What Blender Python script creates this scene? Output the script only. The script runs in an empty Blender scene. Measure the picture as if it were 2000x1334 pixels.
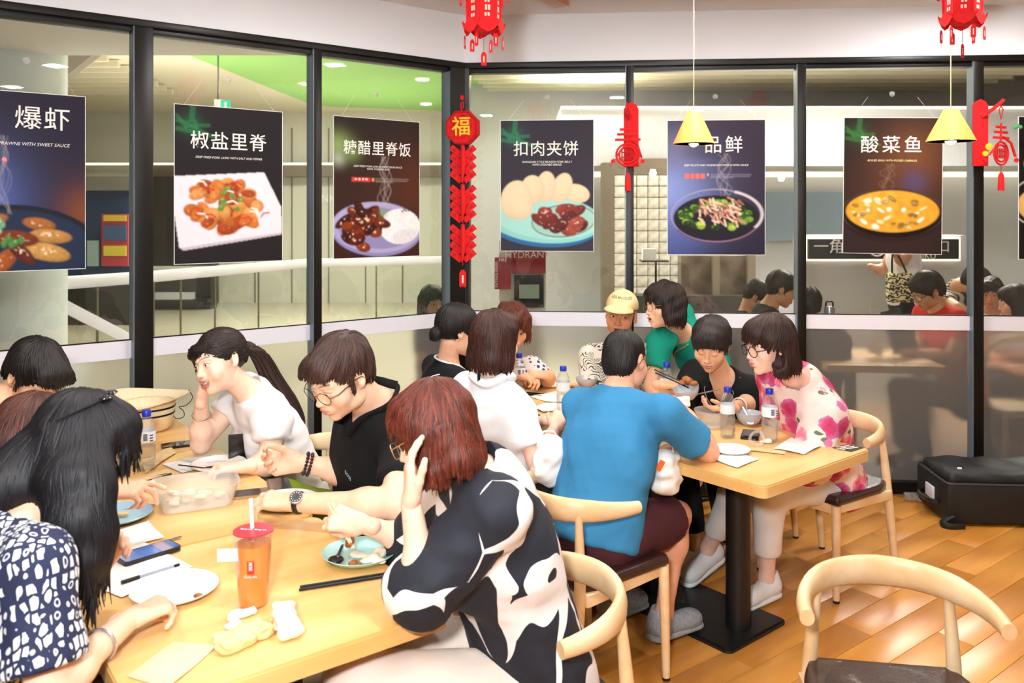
import bpy, bmesh, math, random
import numpy as np
from mathutils import Vector, Matrix, Euler
random.seed(7); np.random.seed(7)
S = bpy.context.scene
COL = S.collection
F, HZ, CH = 1650.0, 416.0, 1.70          # focal length in pixels (2000 wide), horizon row, eye height
# ---------------------------------------------------------------- camera
cam = bpy.data.cameras.new('camera'); cam_o = bpy.data.objects.new('camera', cam); COL.objects.link(cam_o)
cam_o.location = (0, 0, CH); cam_o.rotation_euler = (math.pi/2, 0, 0)
cam.sensor_width = 36; cam.lens = F/2000*36; cam.shift_y = -(667-HZ)/2000; cam.clip_start = .05
cam.dof.use_dof = True; cam.dof.focus_distance = 3.4; cam.dof.aperture_fstop = 4.5
S.camera = cam_o
# ---------------------------------------------------------------- world, lights, exposure
W = bpy.data.worlds.new('world'); S.world = W; W.use_nodes = True
W.node_tree.nodes['Background'].inputs[0].default_value = (1, .97, .93, 1)
W.node_tree.nodes['Background'].inputs[1].default_value = .12
S.view_settings.view_transform = 'Standard'; S.view_settings.look = 'None'
S.view_settings.exposure = 0.1; S.view_settings.gamma = 1.0; S.view_settings.use_curve_mapping = False
cy = S.cycles; cy.max_bounces = 6; cy.diffuse_bounces = 3; cy.glossy_bounces = 3; cy.transmission_bounces = 5; cy.transparent_max_bounces = 14; cy.caustics_reflective = False; cy.caustics_refractive = False; cy.adaptive_threshold = .04; cy.use_light_tree = False
def area(name, loc, size, power, col=(1,1,1), target=None, sizey=None, spread=None):
    l = bpy.data.lights.new(name, 'AREA'); l.energy = power; l.color = col; l.size = size
    if sizey: l.shape = 'RECTANGLE'; l.size_y = sizey
    if spread: l.spread = spread
    o = bpy.data.objects.new(name, l); COL.objects.link(o); o.location = loc
    if target is not None:
        o.rotation_euler = (Vector(target)-Vector(loc)).to_track_quat('-Z', 'Y').to_euler()
    return o
area('camera_flash', (-.22, -.12, 2.02), .16, 78, (.95, .975, 1), (.1, 4, 1.5))      # the photographer's flash
LAMPS = [(-1.3, 2.1), (.5, 1.6), (1.9, 3.2), (-.5, 3.6), (1.0, 3.9), (-1.2, .2), (1.4, .3), (2.6, 4.4)]      # unseen ceiling lamps added to light the restaurant
for k, (x, y) in enumerate(LAMPS):
    area('added_ceiling_lamp', (x, y, 2.93), .14, 19, (1, .97, .94), (x, y, 0))
for k, (x, y, p, c) in enumerate([(-4.5, 7.5, 95, (1, .98, .95)), (-3.2, 12.5, 200, (1, .98, .94)), (-.2, 8.5, 110, (1, .97, .92)), (2.4, 5.36, 130, (1, .96, .92)), (4.0, 8.6, 400, (1, .98, .96)), (.8, 10.5, 170, (1, .96, .91))]):
    area('concourse_fill_light', (x, y, 3.52), 1.2, p, c, (x, y, 0))  # added fill lamps for the concourse and the table behind the glass
for (x, y, z, p) in [(-4, 9.5, 1.9, 75), (-2.4, 13.0, 1.7, 45), (2.6, 8.0, 1.9, 110)]:      # unseen uplights added to brighten the concourse ceiling
    area('concourse_fill_uplight', (x, y, z), 2.4, p, (1, .95, .87), (x, y, 9))
# ---------------------------------------------------------------- helpers
def P(px, py, Y):                       # point of the room seen at this pixel at distance Y
    return Vector(((px-1000)/F*Y, Y, CH-(py-HZ)/F*Y))
def PZ(px, py, z):                      # the same on the height z
    Y = (CH-z)*F/(py-HZ); return Vector(((px-1000)/F*Y, Y, z))
def tag(o, label=None, cat=None, group=None, kind=None):
    for k, v in (('label', label), ('category', cat), ('group', group), ('kind', kind)):
        if v: o[k] = v
    return o
def thing(name, label, cat, loc=(0,0,0), rz=0, group=None, kind=None):
    o = bpy.data.objects.new(name, None); COL.objects.link(o); o.empty_display_size = .05
    o.location = loc; o.rotation_euler = (0, 0, rz)
    return tag(o, label, cat, group, kind)
def copy_tree(o, parent=None):
    c = o.copy(); COL.objects.link(c); c.parent = parent
    for ch in list(o.children): copy_tree(ch, c)
    return c
class MB:
    """collects geometry for one mesh object"""
    def __init__(s): s.v = []; s.f = []; s.m = []; s.n = 0; s.col = []
    def add(s, V, Fc, mi=0, col=None):
        V = np.asarray(V, float).reshape(-1, 3); s.v.append(V)
        for f in Fc: s.f.append(tuple(int(i)+s.n for i in f)); s.m.append(mi)
        if col is not None: s.col.append(np.broadcast_to(np.asarray(col, float), (len(V), 3)))
        s.n += len(V); return s
    def box(s, c, size, M=None, bev=0, mi=0):
        bm = bmesh.new(); bmesh.ops.create_cube(bm, size=1)
        bmesh.ops.scale(bm, vec=size, verts=bm.verts)
        if bev: bmesh.ops.bevel(bm, geom=bm.edges[:], offset=bev, segments=2, affect='EDGES', profile=.6)
        s.bm(bm, c, M, mi); return s
    def bm(s, bm, c=(0,0,0), M=None, mi=0):
        bm.verts.index_update()
        V = np.array([v.co[:] for v in bm.verts]); 
        if M is not None: V = V @ np.array(M.to_3x3()).T
        s.add(V+np.array(c), [[v.index for v in f.verts] for f in bm.faces], mi); bm.free(); return s
    def prism(s, poly, z0, z1, M=None, c=(0,0,0), mi=0):          # 2-D outline (ccw) pushed from z0 to z1
        n = len(poly); V = [(x, y, z0) for x, y in poly]+[(x, y, z1) for x, y in poly]
        V = np.array(V, float)
        if M is not None: V = V @ np.array(M.to_3x3()).T
        Fc = [list(range(n))[::-1], list(range(n, 2*n))]+[[i, (i+1) % n, n+(i+1) % n, n+i] for i in range(n)]
        return s.add(V+np.array(c), Fc, mi)
    def lathe(s, prof, n=24, c=(0,0,0), M=None, mi=0, cap=True, sx=1, sy=1):
        a = np.linspace(0, 2*math.pi, n, endpoint=False)
        V = np.concatenate([np.stack([r*np.cos(a)*sx, r*np.sin(a)*sy, np.full(n, z)], 1) for r, z in prof])
        if M is not None: V = V @ np.array(M.to_3x3()).T
        Fc = []
        for k in range(len(prof)-1):
            for i in range(n):
                j = (i+1) % n; Fc.append([k*n+i, k*n+j, (k+1)*n+j, (k+1)*n+i])
        if cap:
            if prof[0][0] > 1e-4: Fc.append(list(range(n))[::-1])
            if prof[-1][0] > 1e-4: Fc.append([(len(prof)-1)*n+i for i in range(n)])
        return s.add(V+np.array(c), Fc, mi)
    def tube(s, path, r, n=8, cap=True, closed=False, mi=0, flat=None, up=(0,0,1), col=None):
        Pt = [Vector(p) for p in path]; m = len(Pt)
        R = [r]*m if np.isscalar(r) else list(r)
        V = []; a = np.linspace(0, 2*math.pi, n, endpoint=False); upv = Vector(up); prev = None
        for i in range(m):
            if closed: t = Pt[(i+1) % m]-Pt[i-1]
            else: t = Pt[min(i+1, m-1)]-Pt[max(i-1, 0)]
            t.normalize()
            if prev is None:
                x = t.cross(upv)
                if x.length < .05: x = t.cross(Vector((1, .3, .1)))
            else: x = prev-t*prev.dot(t)
            x.normalize(); prev = x; y = x.cross(t)
            fx, fy = (1, 1) if flat is None else (flat if np.isscalar(flat[0]) else flat[i])
            for q in a: V.append(Pt[i]+x*(math.cos(q)*R[i]*fx)+y*(math.sin(q)*R[i]*fy))
        Fc = []
        for k in range(m if closed else m-1):
            for i in range(n):
                j = (i+1) % n; k2 = (k+1) % m; Fc.append([k*n+i, k2*n+i, k2*n+j, k*n+j][::-1])
        if cap and not closed: Fc += [list(range(n)), [(m-1)*n+i for i in range(n)][::-1]]
        return s.add(np.array([tuple(v) for v in V]), Fc, mi, col)
    def sphere(s, c, r, n=16, m=10, M=None, mi=0, col=None):
        r = (r, r, r) if np.isscalar(r) else r
        V = []; 
        for k in range(m+1):
            p = math.pi*k/m
            for i in range(n):
                q = 2*math.pi*i/n; V.append((math.sin(p)*math.cos(q)*r[0], math.sin(p)*math.sin(q)*r[1], math.cos(p)*r[2]))
        V = np.array(V)
        if M is not None: V = V @ np.array(M.to_3x3()).T
        Fc = [[k*n+i, (k+1)*n+i, (k+1)*n+(i+1) % n, k*n+(i+1) % n] for k in range(m) for i in range(n)]
        return s.add(V+np.array(c), Fc, mi, col)
    def build(s, name, mat, parent=None, org=(0,0,0), smooth=40):
        V = np.concatenate(s.v)-np.array(org)
        me = bpy.data.meshes.new(name); me.from_pydata(V, [], s.f)
        mats = mat if isinstance(mat, (list, tuple)) else [mat]
        for q in mats: me.materials.append(q)
        if len(mats) > 1: me.polygons.foreach_set('material_index', s.m)
        if s.col:
            A = me.color_attributes.new('Col', 'FLOAT_COLOR', 'POINT')
            C = np.concatenate(s.col); C = np.hstack([C, np.ones((len(C), 1))]); A.data.foreach_set('color', C.astype(np.float32).ravel())
        if smooth:
            me.polygons.foreach_set('use_smooth', [True]*len(me.polygons)); me.set_sharp_from_angle(angle=math.radians(smooth))
        me.update(); return link(name, me, parent)
def link(name, me, parent=None):
    o = bpy.data.objects.new(name, me); COL.objects.link(o)
    if parent: o.parent = parent
    return o
def fastmesh(name, V, Q, mats, parent=None, col=None, mi=None, org=(0,0,0)):   # quads or triangles as numpy arrays
    me = bpy.data.meshes.new(name); V = np.asarray(V, np.float32)-np.array(org, np.float32); Q = np.asarray(Q, np.int32)
    k = Q.shape[1]; me.vertices.add(len(V)); me.vertices.foreach_set('co', V.ravel())
    me.loops.add(Q.size); me.loops.foreach_set('vertex_index', Q.ravel())
    me.polygons.add(len(Q)); me.polygons.foreach_set('loop_start', np.arange(0, Q.size, k, dtype=np.int32))
    me.polygons.foreach_set('use_smooth', np.ones(len(Q), bool))
    for q in (mats if isinstance(mats, (list, tuple)) else [mats]): me.materials.append(q)
    if mi is not None: me.polygons.foreach_set('material_index', np.asarray(mi, np.int32))
    if col is not None:
        A = me.color_attributes.new('Col', 'FLOAT_COLOR', 'POINT')
        C = np.hstack([col, np.ones((len(col), 1))]); A.data.foreach_set('color', C.astype(np.float32).ravel())
    me.update(); me.validate(); return link(name, me, parent)
# ---------------------------------------------------------------- materials
def srgb(h):
    if isinstance(h, str):
        h = h.lstrip('#'); c = [int(h[i:i+2], 16)/255 for i in (0, 2, 4)]
    else: c = list(h)
    return tuple((x/12.92 if x <= .04045 else ((x+.055)/1.055)**2.4) for x in c)
class NT:
    def __init__(s, name):
        s.m = bpy.data.materials.new(name); s.m.use_nodes = True; s.t = s.m.node_tree
        s.b = s.t.nodes['Principled BSDF']; s.out = s.t.nodes['Material Output']
    def n(s, typ, props=None, **inp):
        x = s.t.nodes.new('ShaderNode'+typ)
        for k, v in (props or {}).items(): setattr(x, k, v)
        for k, v in inp.items():
            k = k.replace('_', ' ') if not k.startswith('i') or not k[1:].isdigit() else int(k[1:])
            i = x.inputs[k]
            if hasattr(v, 'is_linked') or hasattr(v, 'links'): s.t.links.new(v, i)
            else: i.default_value = v
        return x
    def l(s, a, b): s.t.links.new(a, b)
    def coord(s, kind='Object', scale=(1,1,1), rot=(0,0,0)):
        c = s.n('TexCoord'); m = s.n('Mapping', Scale=scale, Rotation=rot); s.l(c.outputs[kind], m.inputs[0]); return m.outputs[0]
    def ramp(s, fac, stops, mode='LINEAR'):
        r = s.n('ValToRGB'); r.color_ramp.interpolation = mode; e = r.color_ramp.elements
        while len(e) < len(stops): e.new(.5)
        for q, (p, c) in zip(e, stops): q.position = p; q.color = (*c[:3], 1)
        s.l(fac, r.inputs[0]); return r.outputs[0]
    def mix(s, fac, a, b, blend='MIX'):
        x = s.n('Mix', {'data_type': 'RGBA', 'blend_type': blend})
        for i, v in ((0, fac), (6, a), (7, b)):
            if hasattr(v, 'links'): s.l(v, x.inputs[i])
            else: x.inputs[i].default_value = v if not isinstance(v, tuple) else (*v[:3], 1)
        return x.outputs[2]
    def math(s, op, a, b=0.):
        x = s.n('Math', {'operation': op})
        for i, v in ((0, a), (1, b)):
            if hasattr(v, 'links'): s.l(v, x.inputs[i])
            else: x.inputs[i].default_value = v
        return x.outputs[0]
    def bump(s, h, strength=.3, dist=.002):
        x = s.n('Bump', Strength=strength, Distance=dist); s.l(h, x.inputs['Height']); s.l(x.outputs[0], s.b.inputs['Normal']); return x
    def base(s, c):
        if hasattr(c, 'links'): s.l(c, s.b.inputs['Base Color'])
        else: s.b.inputs['Base Color'].default_value = (*c[:3], 1)
    def set(s, **k):
        for a, v in k.items(): s.b.inputs[a.replace('_', ' ')].default_value = v
        return s
MC = {}
def M_(name, color, rough=.5, metal=0., spec=.5, var=.0, scale=20., bump=0., bscale=60., coat=0., emit=None, es=0., alpha=None, trans=0., sheen=0.):
    """plain surface with a little colour variation and relief"""
    if name in MC: return MC[name]
    t = NT(name); c = srgb(color) if not isinstance(color, tuple) else color
    t.set(Roughness=rough, Metallic=metal, Specular_IOR_Level=spec)
    if coat: t.set(Coat_Weight=coat)
    if trans: t.set(Transmission_Weight=trans)
    if sheen: t.set(Sheen_Weight=sheen)
    if emit: t.set(Emission_Strength=es); t.b.inputs['Emission Color'].default_value = (*emit[:3], 1)
    co = t.coord('Object')
    nz = t.n('TexNoise', Vector=co, Scale=scale, Detail=4.)
    lo = tuple(x*(1-var) for x in c); hi = tuple(min(1, x*(1+var)) for x in c)
    t.base(t.ramp(nz.outputs[0], [(.3, lo), (.7, hi)]))
    if bump:
        n2 = t.n('TexNoise', Vector=co, Scale=bscale, Detail=5.); t.bump(n2.outputs[0], bump, .004)
    MC[name] = t.m; return t.m
def M_col(name, rough=.5, spec=.4, noise=.0, bump=0., bscale=200., sss=0., stretch=None, coat=0.):
    """colour taken from the vertices"""
    if name in MC: return MC[name]
    t = NT(name); a = t.n('VertexColor', {'layer_name': 'Col'}); t.set(Roughness=rough, Specular_IOR_Level=spec)
    if coat: t.set(Coat_Weight=coat, Coat_Roughness=.25)
    if sss: t.set(Subsurface_Weight=sss, Subsurface_Scale=.01)
    nz = t.n('TexNoise', Vector=t.coord('Object', stretch or (1,1,1)), Scale=bscale, Detail=4.)
    if noise:
        f = t.ramp(nz.outputs[0], [(.3, (1-noise,)*3), (.7, (1+noise,)*3)])
        t.base(t.mix(1., a.outputs[0], f, 'MULTIPLY'))
    else: t.base(a.outputs[0])
    if bump: t.bump(nz.outputs[0], bump, .003)
    MC[name] = t.m; return t.m
def M_wood(name, c1, c2, scale=(1.5, 18, 18), rough=.4, rot=(0,0,0), rand=.1, coat=.15, kind='Object'):
    if name in MC: return MC[name]
    t = NT(name); co = t.coord(kind, scale, rot); oi = t.n('ObjectInfo')
    ad = t.n('VectorMath', {'operation': 'ADD'}); t.l(co, ad.inputs[0])
    sc = t.n('VectorMath', {'operation': 'SCALE'}); t.l(oi.outputs['Random'], sc.inputs[3]); sc.inputs[0].default_value = (17, 31, 7); t.l(sc.outputs[0], ad.inputs[1])
    n1 = t.n('TexNoise', Vector=ad.outputs[0], Scale=1., Detail=6., Roughness=.6, Distortion=.6)
    w = t.n('TexWave', Vector=ad.outputs[0], Scale=.35, Distortion=5., Detail=3., Detail_Scale=1.2)
    f = t.mix(.35, n1.outputs[0], w.outputs[0])
    c = t.ramp(f, [(.3, srgb(c1)), (.72, srgb(c2))])
    br = t.n('MapRange'); t.l(oi.outputs['Random'], br.inputs[0]); br.inputs[3].default_value = 1-rand; br.inputs[4].default_value = 1+rand*.6
    cb = t.n('CombineColor'); [t.l(br.outputs[0], cb.inputs[i]) for i in range(3)]
    t.base(t.mix(1., c, cb.outputs[0], 'MULTIPLY'))
    t.set(Roughness=rough, Coat_Weight=coat, Coat_Roughness=.3); t.bump(n1.outputs[0], .06, .002)
    MC[name] = t.m; return t.m
def text_mesh(body, size, shear=0., bold=0., align='CENTER', extrude=.0004, spacing=1.):
    cu = bpy.data.curves.new('txt', 'FONT'); cu.body = body; cu.size = size; cu.shear = shear; cu.offset = bold; cu.extrude = extrude
    cu.align_x = align; cu.align_y = 'CENTER'; cu.space_character = spacing; cu.resolution_u = 3
    o = bpy.data.objects.new('txt', cu)
    me = bpy.data.meshes.new_from_object(o)
    if not len(me.vertices):
        COL.objects.link(o); bpy.context.view_layer.update(); dg = bpy.context.evaluated_depsgraph_get(); me = bpy.data.meshes.new_from_object(o.evaluated_get(dg))
    bpy.data.objects.remove(o); bpy.data.curves.remove(cu)
    return me
def text_obj(name, body, size, mat, parent, M, **k):      # M: 4x4 placing the text plane in the parent's space
    me = text_mesh(body, size, **k); me.transform(M); me.materials.clear(); me.materials.append(mat)
    return link(name, me, parent)
def plane_M(o, x, y):                                     # matrix with columns x, y, x*y at origin o
    x = Vector(x).normalized(); y = Vector(y).normalized(); z = x.cross(y)
    return Matrix(((x[0], y[0], z[0], o[0]), (x[1], y[1], z[1], o[1]), (x[2], y[2], z[2], o[2]), (0, 0, 0, 1)))
def bez(pts, n=24):                                       # smooth curve through points (Catmull-Rom)
    Pp = [Vector(p) for p in pts]; Pp = [Pp[0]*2-Pp[1]]+Pp+[Pp[-1]*2-Pp[-2]]; out = []
    m = len(pts)-1
    for i in range(n+1):
        u = i/n*m; k = min(int(u), m-1); t = u-k; a, b, c, d = Pp[k:k+4]
        out.append(.5*((2*b)+(c-a)*t+(2*a-5*b+4*c-d)*t*t+(3*b-a-3*c+d)*t**3))
    return out
def lerp(a, b, t): return a+(b-a)*t
# ================================================================ the room
C0 = Vector((-.298, 5.351, 0)); DL = Vector((-.7846, -.62, 0)).normalized(); NL = Vector((.62, -.7846, 0)).normalized()
DR = Vector((1, -.084, 0)).normalized(); NR = Vector((-.084, -1, 0)).normalized()
Z3 = Vector((0, 0, 1))
def wall_t(px, side, off=0.):            # distance from the corner along a glass wall at a pixel column (off = in front of it)
    d, n = (DL, NL) if side == 'L' else (DR, NR); o = C0+n*off; k = (px-1000)/F
    return (k*o.y-o.x)/(d.x-k*d.y)
def wall_p(side, t, z=0., off=0.):
    d, n = (DL, NL) if side == 'L' else (DR, NR); return C0+d*t+n*off+Z3*z
def frame_M(side):                       # columns: along the wall to the viewer's right, up, into the room
    return plane_M((0,0,0), -DL if side == 'L' else DR, Z3)
ZT, ZG, ZS1, ZS0, ZB, ZC = 2.652, 2.588, 1.073, .985, .065, 2.95
m_black = M_('black_anodised_metal', '#120f0d', .36, .0, .35, .1)
t = NT('reflection_tinted_face'); t.set(Metallic=.3, Roughness=.3); t.base(srgb('#7f8d9c')); m_metal = t.m  # pale bluish base colour stands in for reflected light
m_white = M_('white_paint', '#f0f1f6', .7, var=.015, scale=3)
m_strip = M_('white_film', '#e6e4ee', .5, var=.01)
m_ceil = M_('ceiling_paint', '#f0ebe8', .8, var=.01)
m_cream = M_('cream_paint', '#efe6d6', .8, var=.03, scale=2)
def glass_mat(name, tint, refl):
    t = NT(name); tr = t.n('BsdfTransparent'); tr.inputs[0].default_value = (*tint, 1); gl = t.n('BsdfGlossy', Roughness=.0)
    fr = t.n('Fresnel', IOR=1.45); mx = t.n('MixShader'); t.l(t.math('MULTIPLY', fr.outputs[0], refl), mx.inputs[0])
    t.l(tr.outputs[0], mx.inputs[1]); t.l(gl.outputs[0], mx.inputs[2]); t.l(mx.outputs[0], t.out.inputs[0]); return t.m
m_glass = glass_mat('clear_glass', (.96, .97, .95), 1.3)
def frost_mat():
    t = NT('frosted_glass'); r = t.n('BsdfRefraction', IOR=1.22, Roughness=.34); r.inputs[0].default_value = (.93, .92, .88, 1)
    d = t.n('BsdfDiffuse'); d.inputs[0].default_value = (.5, .48, .45, 1); g = t.n('BsdfGlossy', Roughness=.3)
    m1 = t.n('MixShader'); m1.inputs[0].default_value = .22; m2 = t.n('MixShader'); m2.inputs[0].default_value = .05
    t.l(r.outputs[0], m1.inputs[1]); t.l(d.outputs[0], m1.inputs[2]); t.l(m1.outputs[0], m2.inputs[1]); t.l(g.outputs[0], m2.inputs[2]); t.l(m2.outputs[0], t.out.inputs[0]); return t.m
m_frost = frost_mat()
# floor of planks, laid along the tables
U = Vector((.79, .613, 0)).normalized(); V_ = Vector((-U.y, U.x, 0))
m_plank = M_wood('plank_floor', '#c98434', '#e6a24a', (1.1, 11, 11), .34, rand=.08, coat=.3)
fl = MB().box((0.3, 2.0, -.06), (9, 9.0, .1)).build('floor', M_('floor_bed', '#7d5320', .8)); tag(fl, kind='structure')
def inside(p, m=0.): return (p-C0).dot(NL) > -m and (p-C0).dot(NR) > -m
pw, pl = .145, .92
meshes = []
for L in (pl,):
    meshes.append(MB().box((0,0,-.005), (L-.0016, pw-.0016, .012), bev=.0012).build('plank', m_plank))
proto = meshes[0]; first = True; nplank = 0
for r in range(-14, 30):
    off = (r*0.37 % 1)*pl
    for q in range(-4, 6):
        c = Vector((.5, 2.2, 0))+U*(q*pl+off)+V_*(r*pw)
        if not inside(c, -.0) or c.y < .9: continue
        # only planks the photograph can see
        e = 1000+F*c.x/max(c.y, .3); w = F*.6/max(c.y, .3)
        if e+w < 560 or e-w > 2060: continue
        if abs(c.x) > 4: continue
        o = proto if first else proto.copy()
        if not first: COL.objects.link(o)
        first = False; o.parent = fl; o.location = c; o.rotation_euler = (0, 0, math.atan2(U.y, U.x)); nplank += 1
tag(MB().box((0.3, 2.2, ZC+.05), (9, 9, .1)).build('ceiling', m_ceil), kind='structure')
# walls behind the camera
tag(MB().box((.3, -2.3, 1.45), (9, .1, 3.1)).build('wall_back', m_cream), kind='structure')
tag(MB().box((4.75, 1.2, 1.45), (.1, 7, 3.1)).build('wall_right', m_cream), kind='structure')
tag(MB().box((-4.2, .3, 1.45), (.1, 5.2, 3.1)).build('wall_left', m_cream), kind='structure')
# unseen ceiling fixtures, added where the added lamps sit
m_led = M_('added_light_diffuser', '#fff6e8', .5, emit=(1, .94, .86), es=3)
LN = ['over the near left table', 'over the red-haired woman', 'over the pink-bloused woman', 'over the corner seats', 'over the right table', 'behind the camera on the left', 'behind the camera on the right', 'over the suitcase']
for k, (x, y) in enumerate(LAMPS):
    e = thing('added_ceiling_light', 'added unseen round ceiling light '+LN[k], 'ceiling light', (x, y, 2.95), group='added ceiling lights')
    MB().lathe([(.075, 0), (.095, 0), (.095, -.008), (.08, -.012), (.075, 0)], 28, cap=False).build('light_rim', m_white, e)
    MB().lathe([(0, -.004), (.078, -.004)], 28).build('diffuser', m_led, e)
# --- glass walls
for side, tmax in (('L', 4.6), ('R', 4.7)):
    d, n = (DL, NL) if side == 'L' else (DR, NR); M = frame_M(side); R3 = M
    def wbox(mb, t0, t1, z0, z1, f0, f1, bev=0, mi=0):        # box on the wall: along, height, depth
        c = wall_p(side, (t0+t1)/2, (z0+z1)/2, (f0+f1)/2); mb.box(c, (abs(t1-t0), z1-z0, abs(f1-f0)), R3, bev, mi); return mb
    nm = 'left' if side == 'L' else 'front'
    tag(wbox(MB(), -.02, tmax, ZT, ZC+.02, -.12, .0).build('wall_soffit_'+nm, m_white), kind='structure')
    tag(wbox(MB(), -.0, tmax, ZT-.002, ZT+.012, 0, .012).build('trim_edge_'+nm, m_white), kind='structure')  # white edge trim
    tr = MB(); wbox(tr, 0, tmax, ZG+.028, ZT, -.1, .006, .003); wbox(tr, 0, tmax, ZG, ZG+.032, -.1, -.02, .003)
    tag(tr.build('trim_transom_'+nm, m_black), kind='structure')
    tag(wbox(MB(), 0, tmax, 0, ZB, -.09, .0, .003).build('trim_sill_'+nm, m_black), kind='structure')
    if side == 'L':  posts = [(263, 300), (613.5, 629)]; edges = [(wall_t(a, 'L'), wall_t(b, 'L')) for a, b in posts]
    else: posts = [(1223, 1238), (1558, 1575), (1902, 1922)]; edges = [(wall_t(a, 'R'), wall_t(b, 'R')) for a, b in posts]
    edges = [tuple(sorted(e)) for e in edges]
    last = [max(e) for e in edges]; step = 1.02
    far = max(last); edges += [(far+step-.06, far+step), (far+2*step-.06, far+2*step)]
    edges = sorted(edges)
    for k, (a, b) in enumerate(edges):
        mb = MB(); wbox(mb, a, b, ZB, ZG+.03, -.1, .0, .004)
        o = tag(mb.build('trim_mullion_%s_%d' % (nm, k+1), [m_black]), kind='structure')
        # side face along the wall, its reflected light put into a pale colour
        e0, e1 = (b, b+.004) if side == 'L' else (a-.004, a)
        mc = MB(); wbox(mc, e0, e1, ZB, ZG+.03, -.085, -.004); mc.build('metal_cheek', m_metal, o)
    bounds = [.05 if side == 'L' else .03]+[x for e in edges for x in e]+[tmax]
    for k in range(len(edges)+1):
        a, b = bounds[2*k], bounds[2*k+1]
        w = thing('window_%s_%d' % (nm, k+1), None, None, kind='structure')
        wbox(MB(), a, b, ZS0, ZG, -.056, -.05).build('glass_pane', m_glass, w)
        p0, p1 = wall_p(side, a, ZB, -.053), wall_p(side, b, ZB, -.053); q = Z3*(ZS0-ZB)
        vs = [p0, p1, p1+q, p0+q] if side == 'R' else [p1, p0, p0+q, p1+q]
        MB().add([tuple(v) for v in vs], [[0, 1, 2, 3]]).build('frosted_pane', m_frost, w)
        wbox(MB(), a, b, ZS0, ZS1, -.05, -.047).build('film_strip', m_strip, w)
        g = MB(); wbox(g, a, b, ZS1, ZS1+.006, -.056, -.046); g.build('pane_joint', m_black, w)
# corner post
cp = MB(); ta, tb = wall_t(880, 'L'), wall_t(916, 'R')
cp.prism([tuple(v[:2]) for v in (C0+DL*abs(ta), C0+DL*abs(ta)-NL*.1, C0-NL*.1-NR*.1, C0+DR*abs(tb)-NR*.1, C0+DR*abs(tb), C0)], ZB, ZG+.03)
o = tag(cp.build('trim_corner_post', m_black), kind='structure')
mc = MB(); c = wall_p('L', abs(ta)+.002, (ZG+ZB)/2, -.045); mc.box(c, (.004, ZG-ZB, .08), frame_M('L')); mc.build('metal_cheek', m_metal, o)
MB().box((0,0,0), (.09, .3, .05), Matrix.Rotation(-.5, 3, 'Z'), .004).build('timber', M_wood('batten_wood', '#a9672c', '#d59a55'), None)
o = bpy.data.objects['timber']; o.location = P(1075, -6, 4.7); o.name = 'ceiling_batten'; tag(o, 'short timber batten fixed at the ceiling above the corner', 'batten')
# ================================================================ sculpting: smooth unions of simple solids, surfaced on a grid
def vec(*a): return np.array(a, float)
class Prim:
    def __init__(s, fn, lo, hi): s.fn = fn; s.lo = np.array(lo, float); s.hi = np.array(hi, float)
def cap(a, b, ra, rb=None):
    a = np.array(a, np.float32); b = np.array(b, np.float32); rb = ra if rb is None else rb; d = b-a; L2 = max(d @ d, 1e-12)
    def fn(X):
        h = np.clip(((X-a) @ d)/L2, 0, 1); q = X-a-h[..., None]*d
        return np.sqrt((q*q).sum(-1))-(ra+(rb-ra)*h)
    r = max(ra, rb); return Prim(fn, np.minimum(a, b)-r, np.maximum(a, b)+r)
def ell(c, r, R=None):
    c = np.array(c, np.float32); r = np.array([r]*3 if np.isscalar(r) else r, np.float32); R = None if R is None else np.array(R, np.float32)
    def fn(X):
        q = X-c
        if R is not None: q = q @ R
        k = np.sqrt(((q/r)**2).sum(-1)); k2 = np.sqrt(((q/(r*r))**2).sum(-1))+1e-9
        return k*(k-1)/k2
    m = r if R is None else np.full(3, r.max()); return Prim(fn, c-m, c+m)
def ecap(a, b, ra, rb, ax, s):           # capsule flattened along the axis ax by factor s
    a = np.array(a, np.float32); b = np.array(b, np.float32); ax = np.array(ax, np.float32); ax = (ax/np.linalg.norm(ax)).astype(np.float32)
    d = b-a; d2 = d+ax*((d @ ax)*(1/s-1)); L2 = max(d2 @ d2, 1e-12)
    def fn(X):
        q = X-a; q = q+ax*((q @ ax)*(1/s-1))[..., None]
        h = np.clip((q @ d2)/L2, 0, 1); q = q-h[..., None]*d2
        return (np.sqrt((q*q).sum(-1))-(ra+(rb-ra)*h))*(.5+.5*s)
    r = max(ra, rb); return Prim(fn, np.minimum(a, b)-r, np.maximum(a, b)+r)
def rbox(c, h, r, R=None):
    c = np.array(c, np.float32); h = np.array(h, np.float32); R = np.eye(3, dtype=np.float32) if R is None else np.array(R, np.float32)
    def fn(X):
        q = np.abs((X-c) @ R)-(h-r); return np.sqrt((np.maximum(q, 0)**2).sum(-1))+np.minimum(q.max(-1), 0)-r
    m = np.linalg.norm(h); return Prim(fn, c-m, c+m)
def half(p, n, lo=(-9,)*3, hi=(9,)*3):   # everything on the side n points to
    p = np.array(p, np.float32); n = np.array(n, np.float32); n = (n/np.linalg.norm(n)).astype(np.float32)
    return Prim(lambda X: -((X-p) @ n), lo, hi)
FAR = .12
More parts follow.
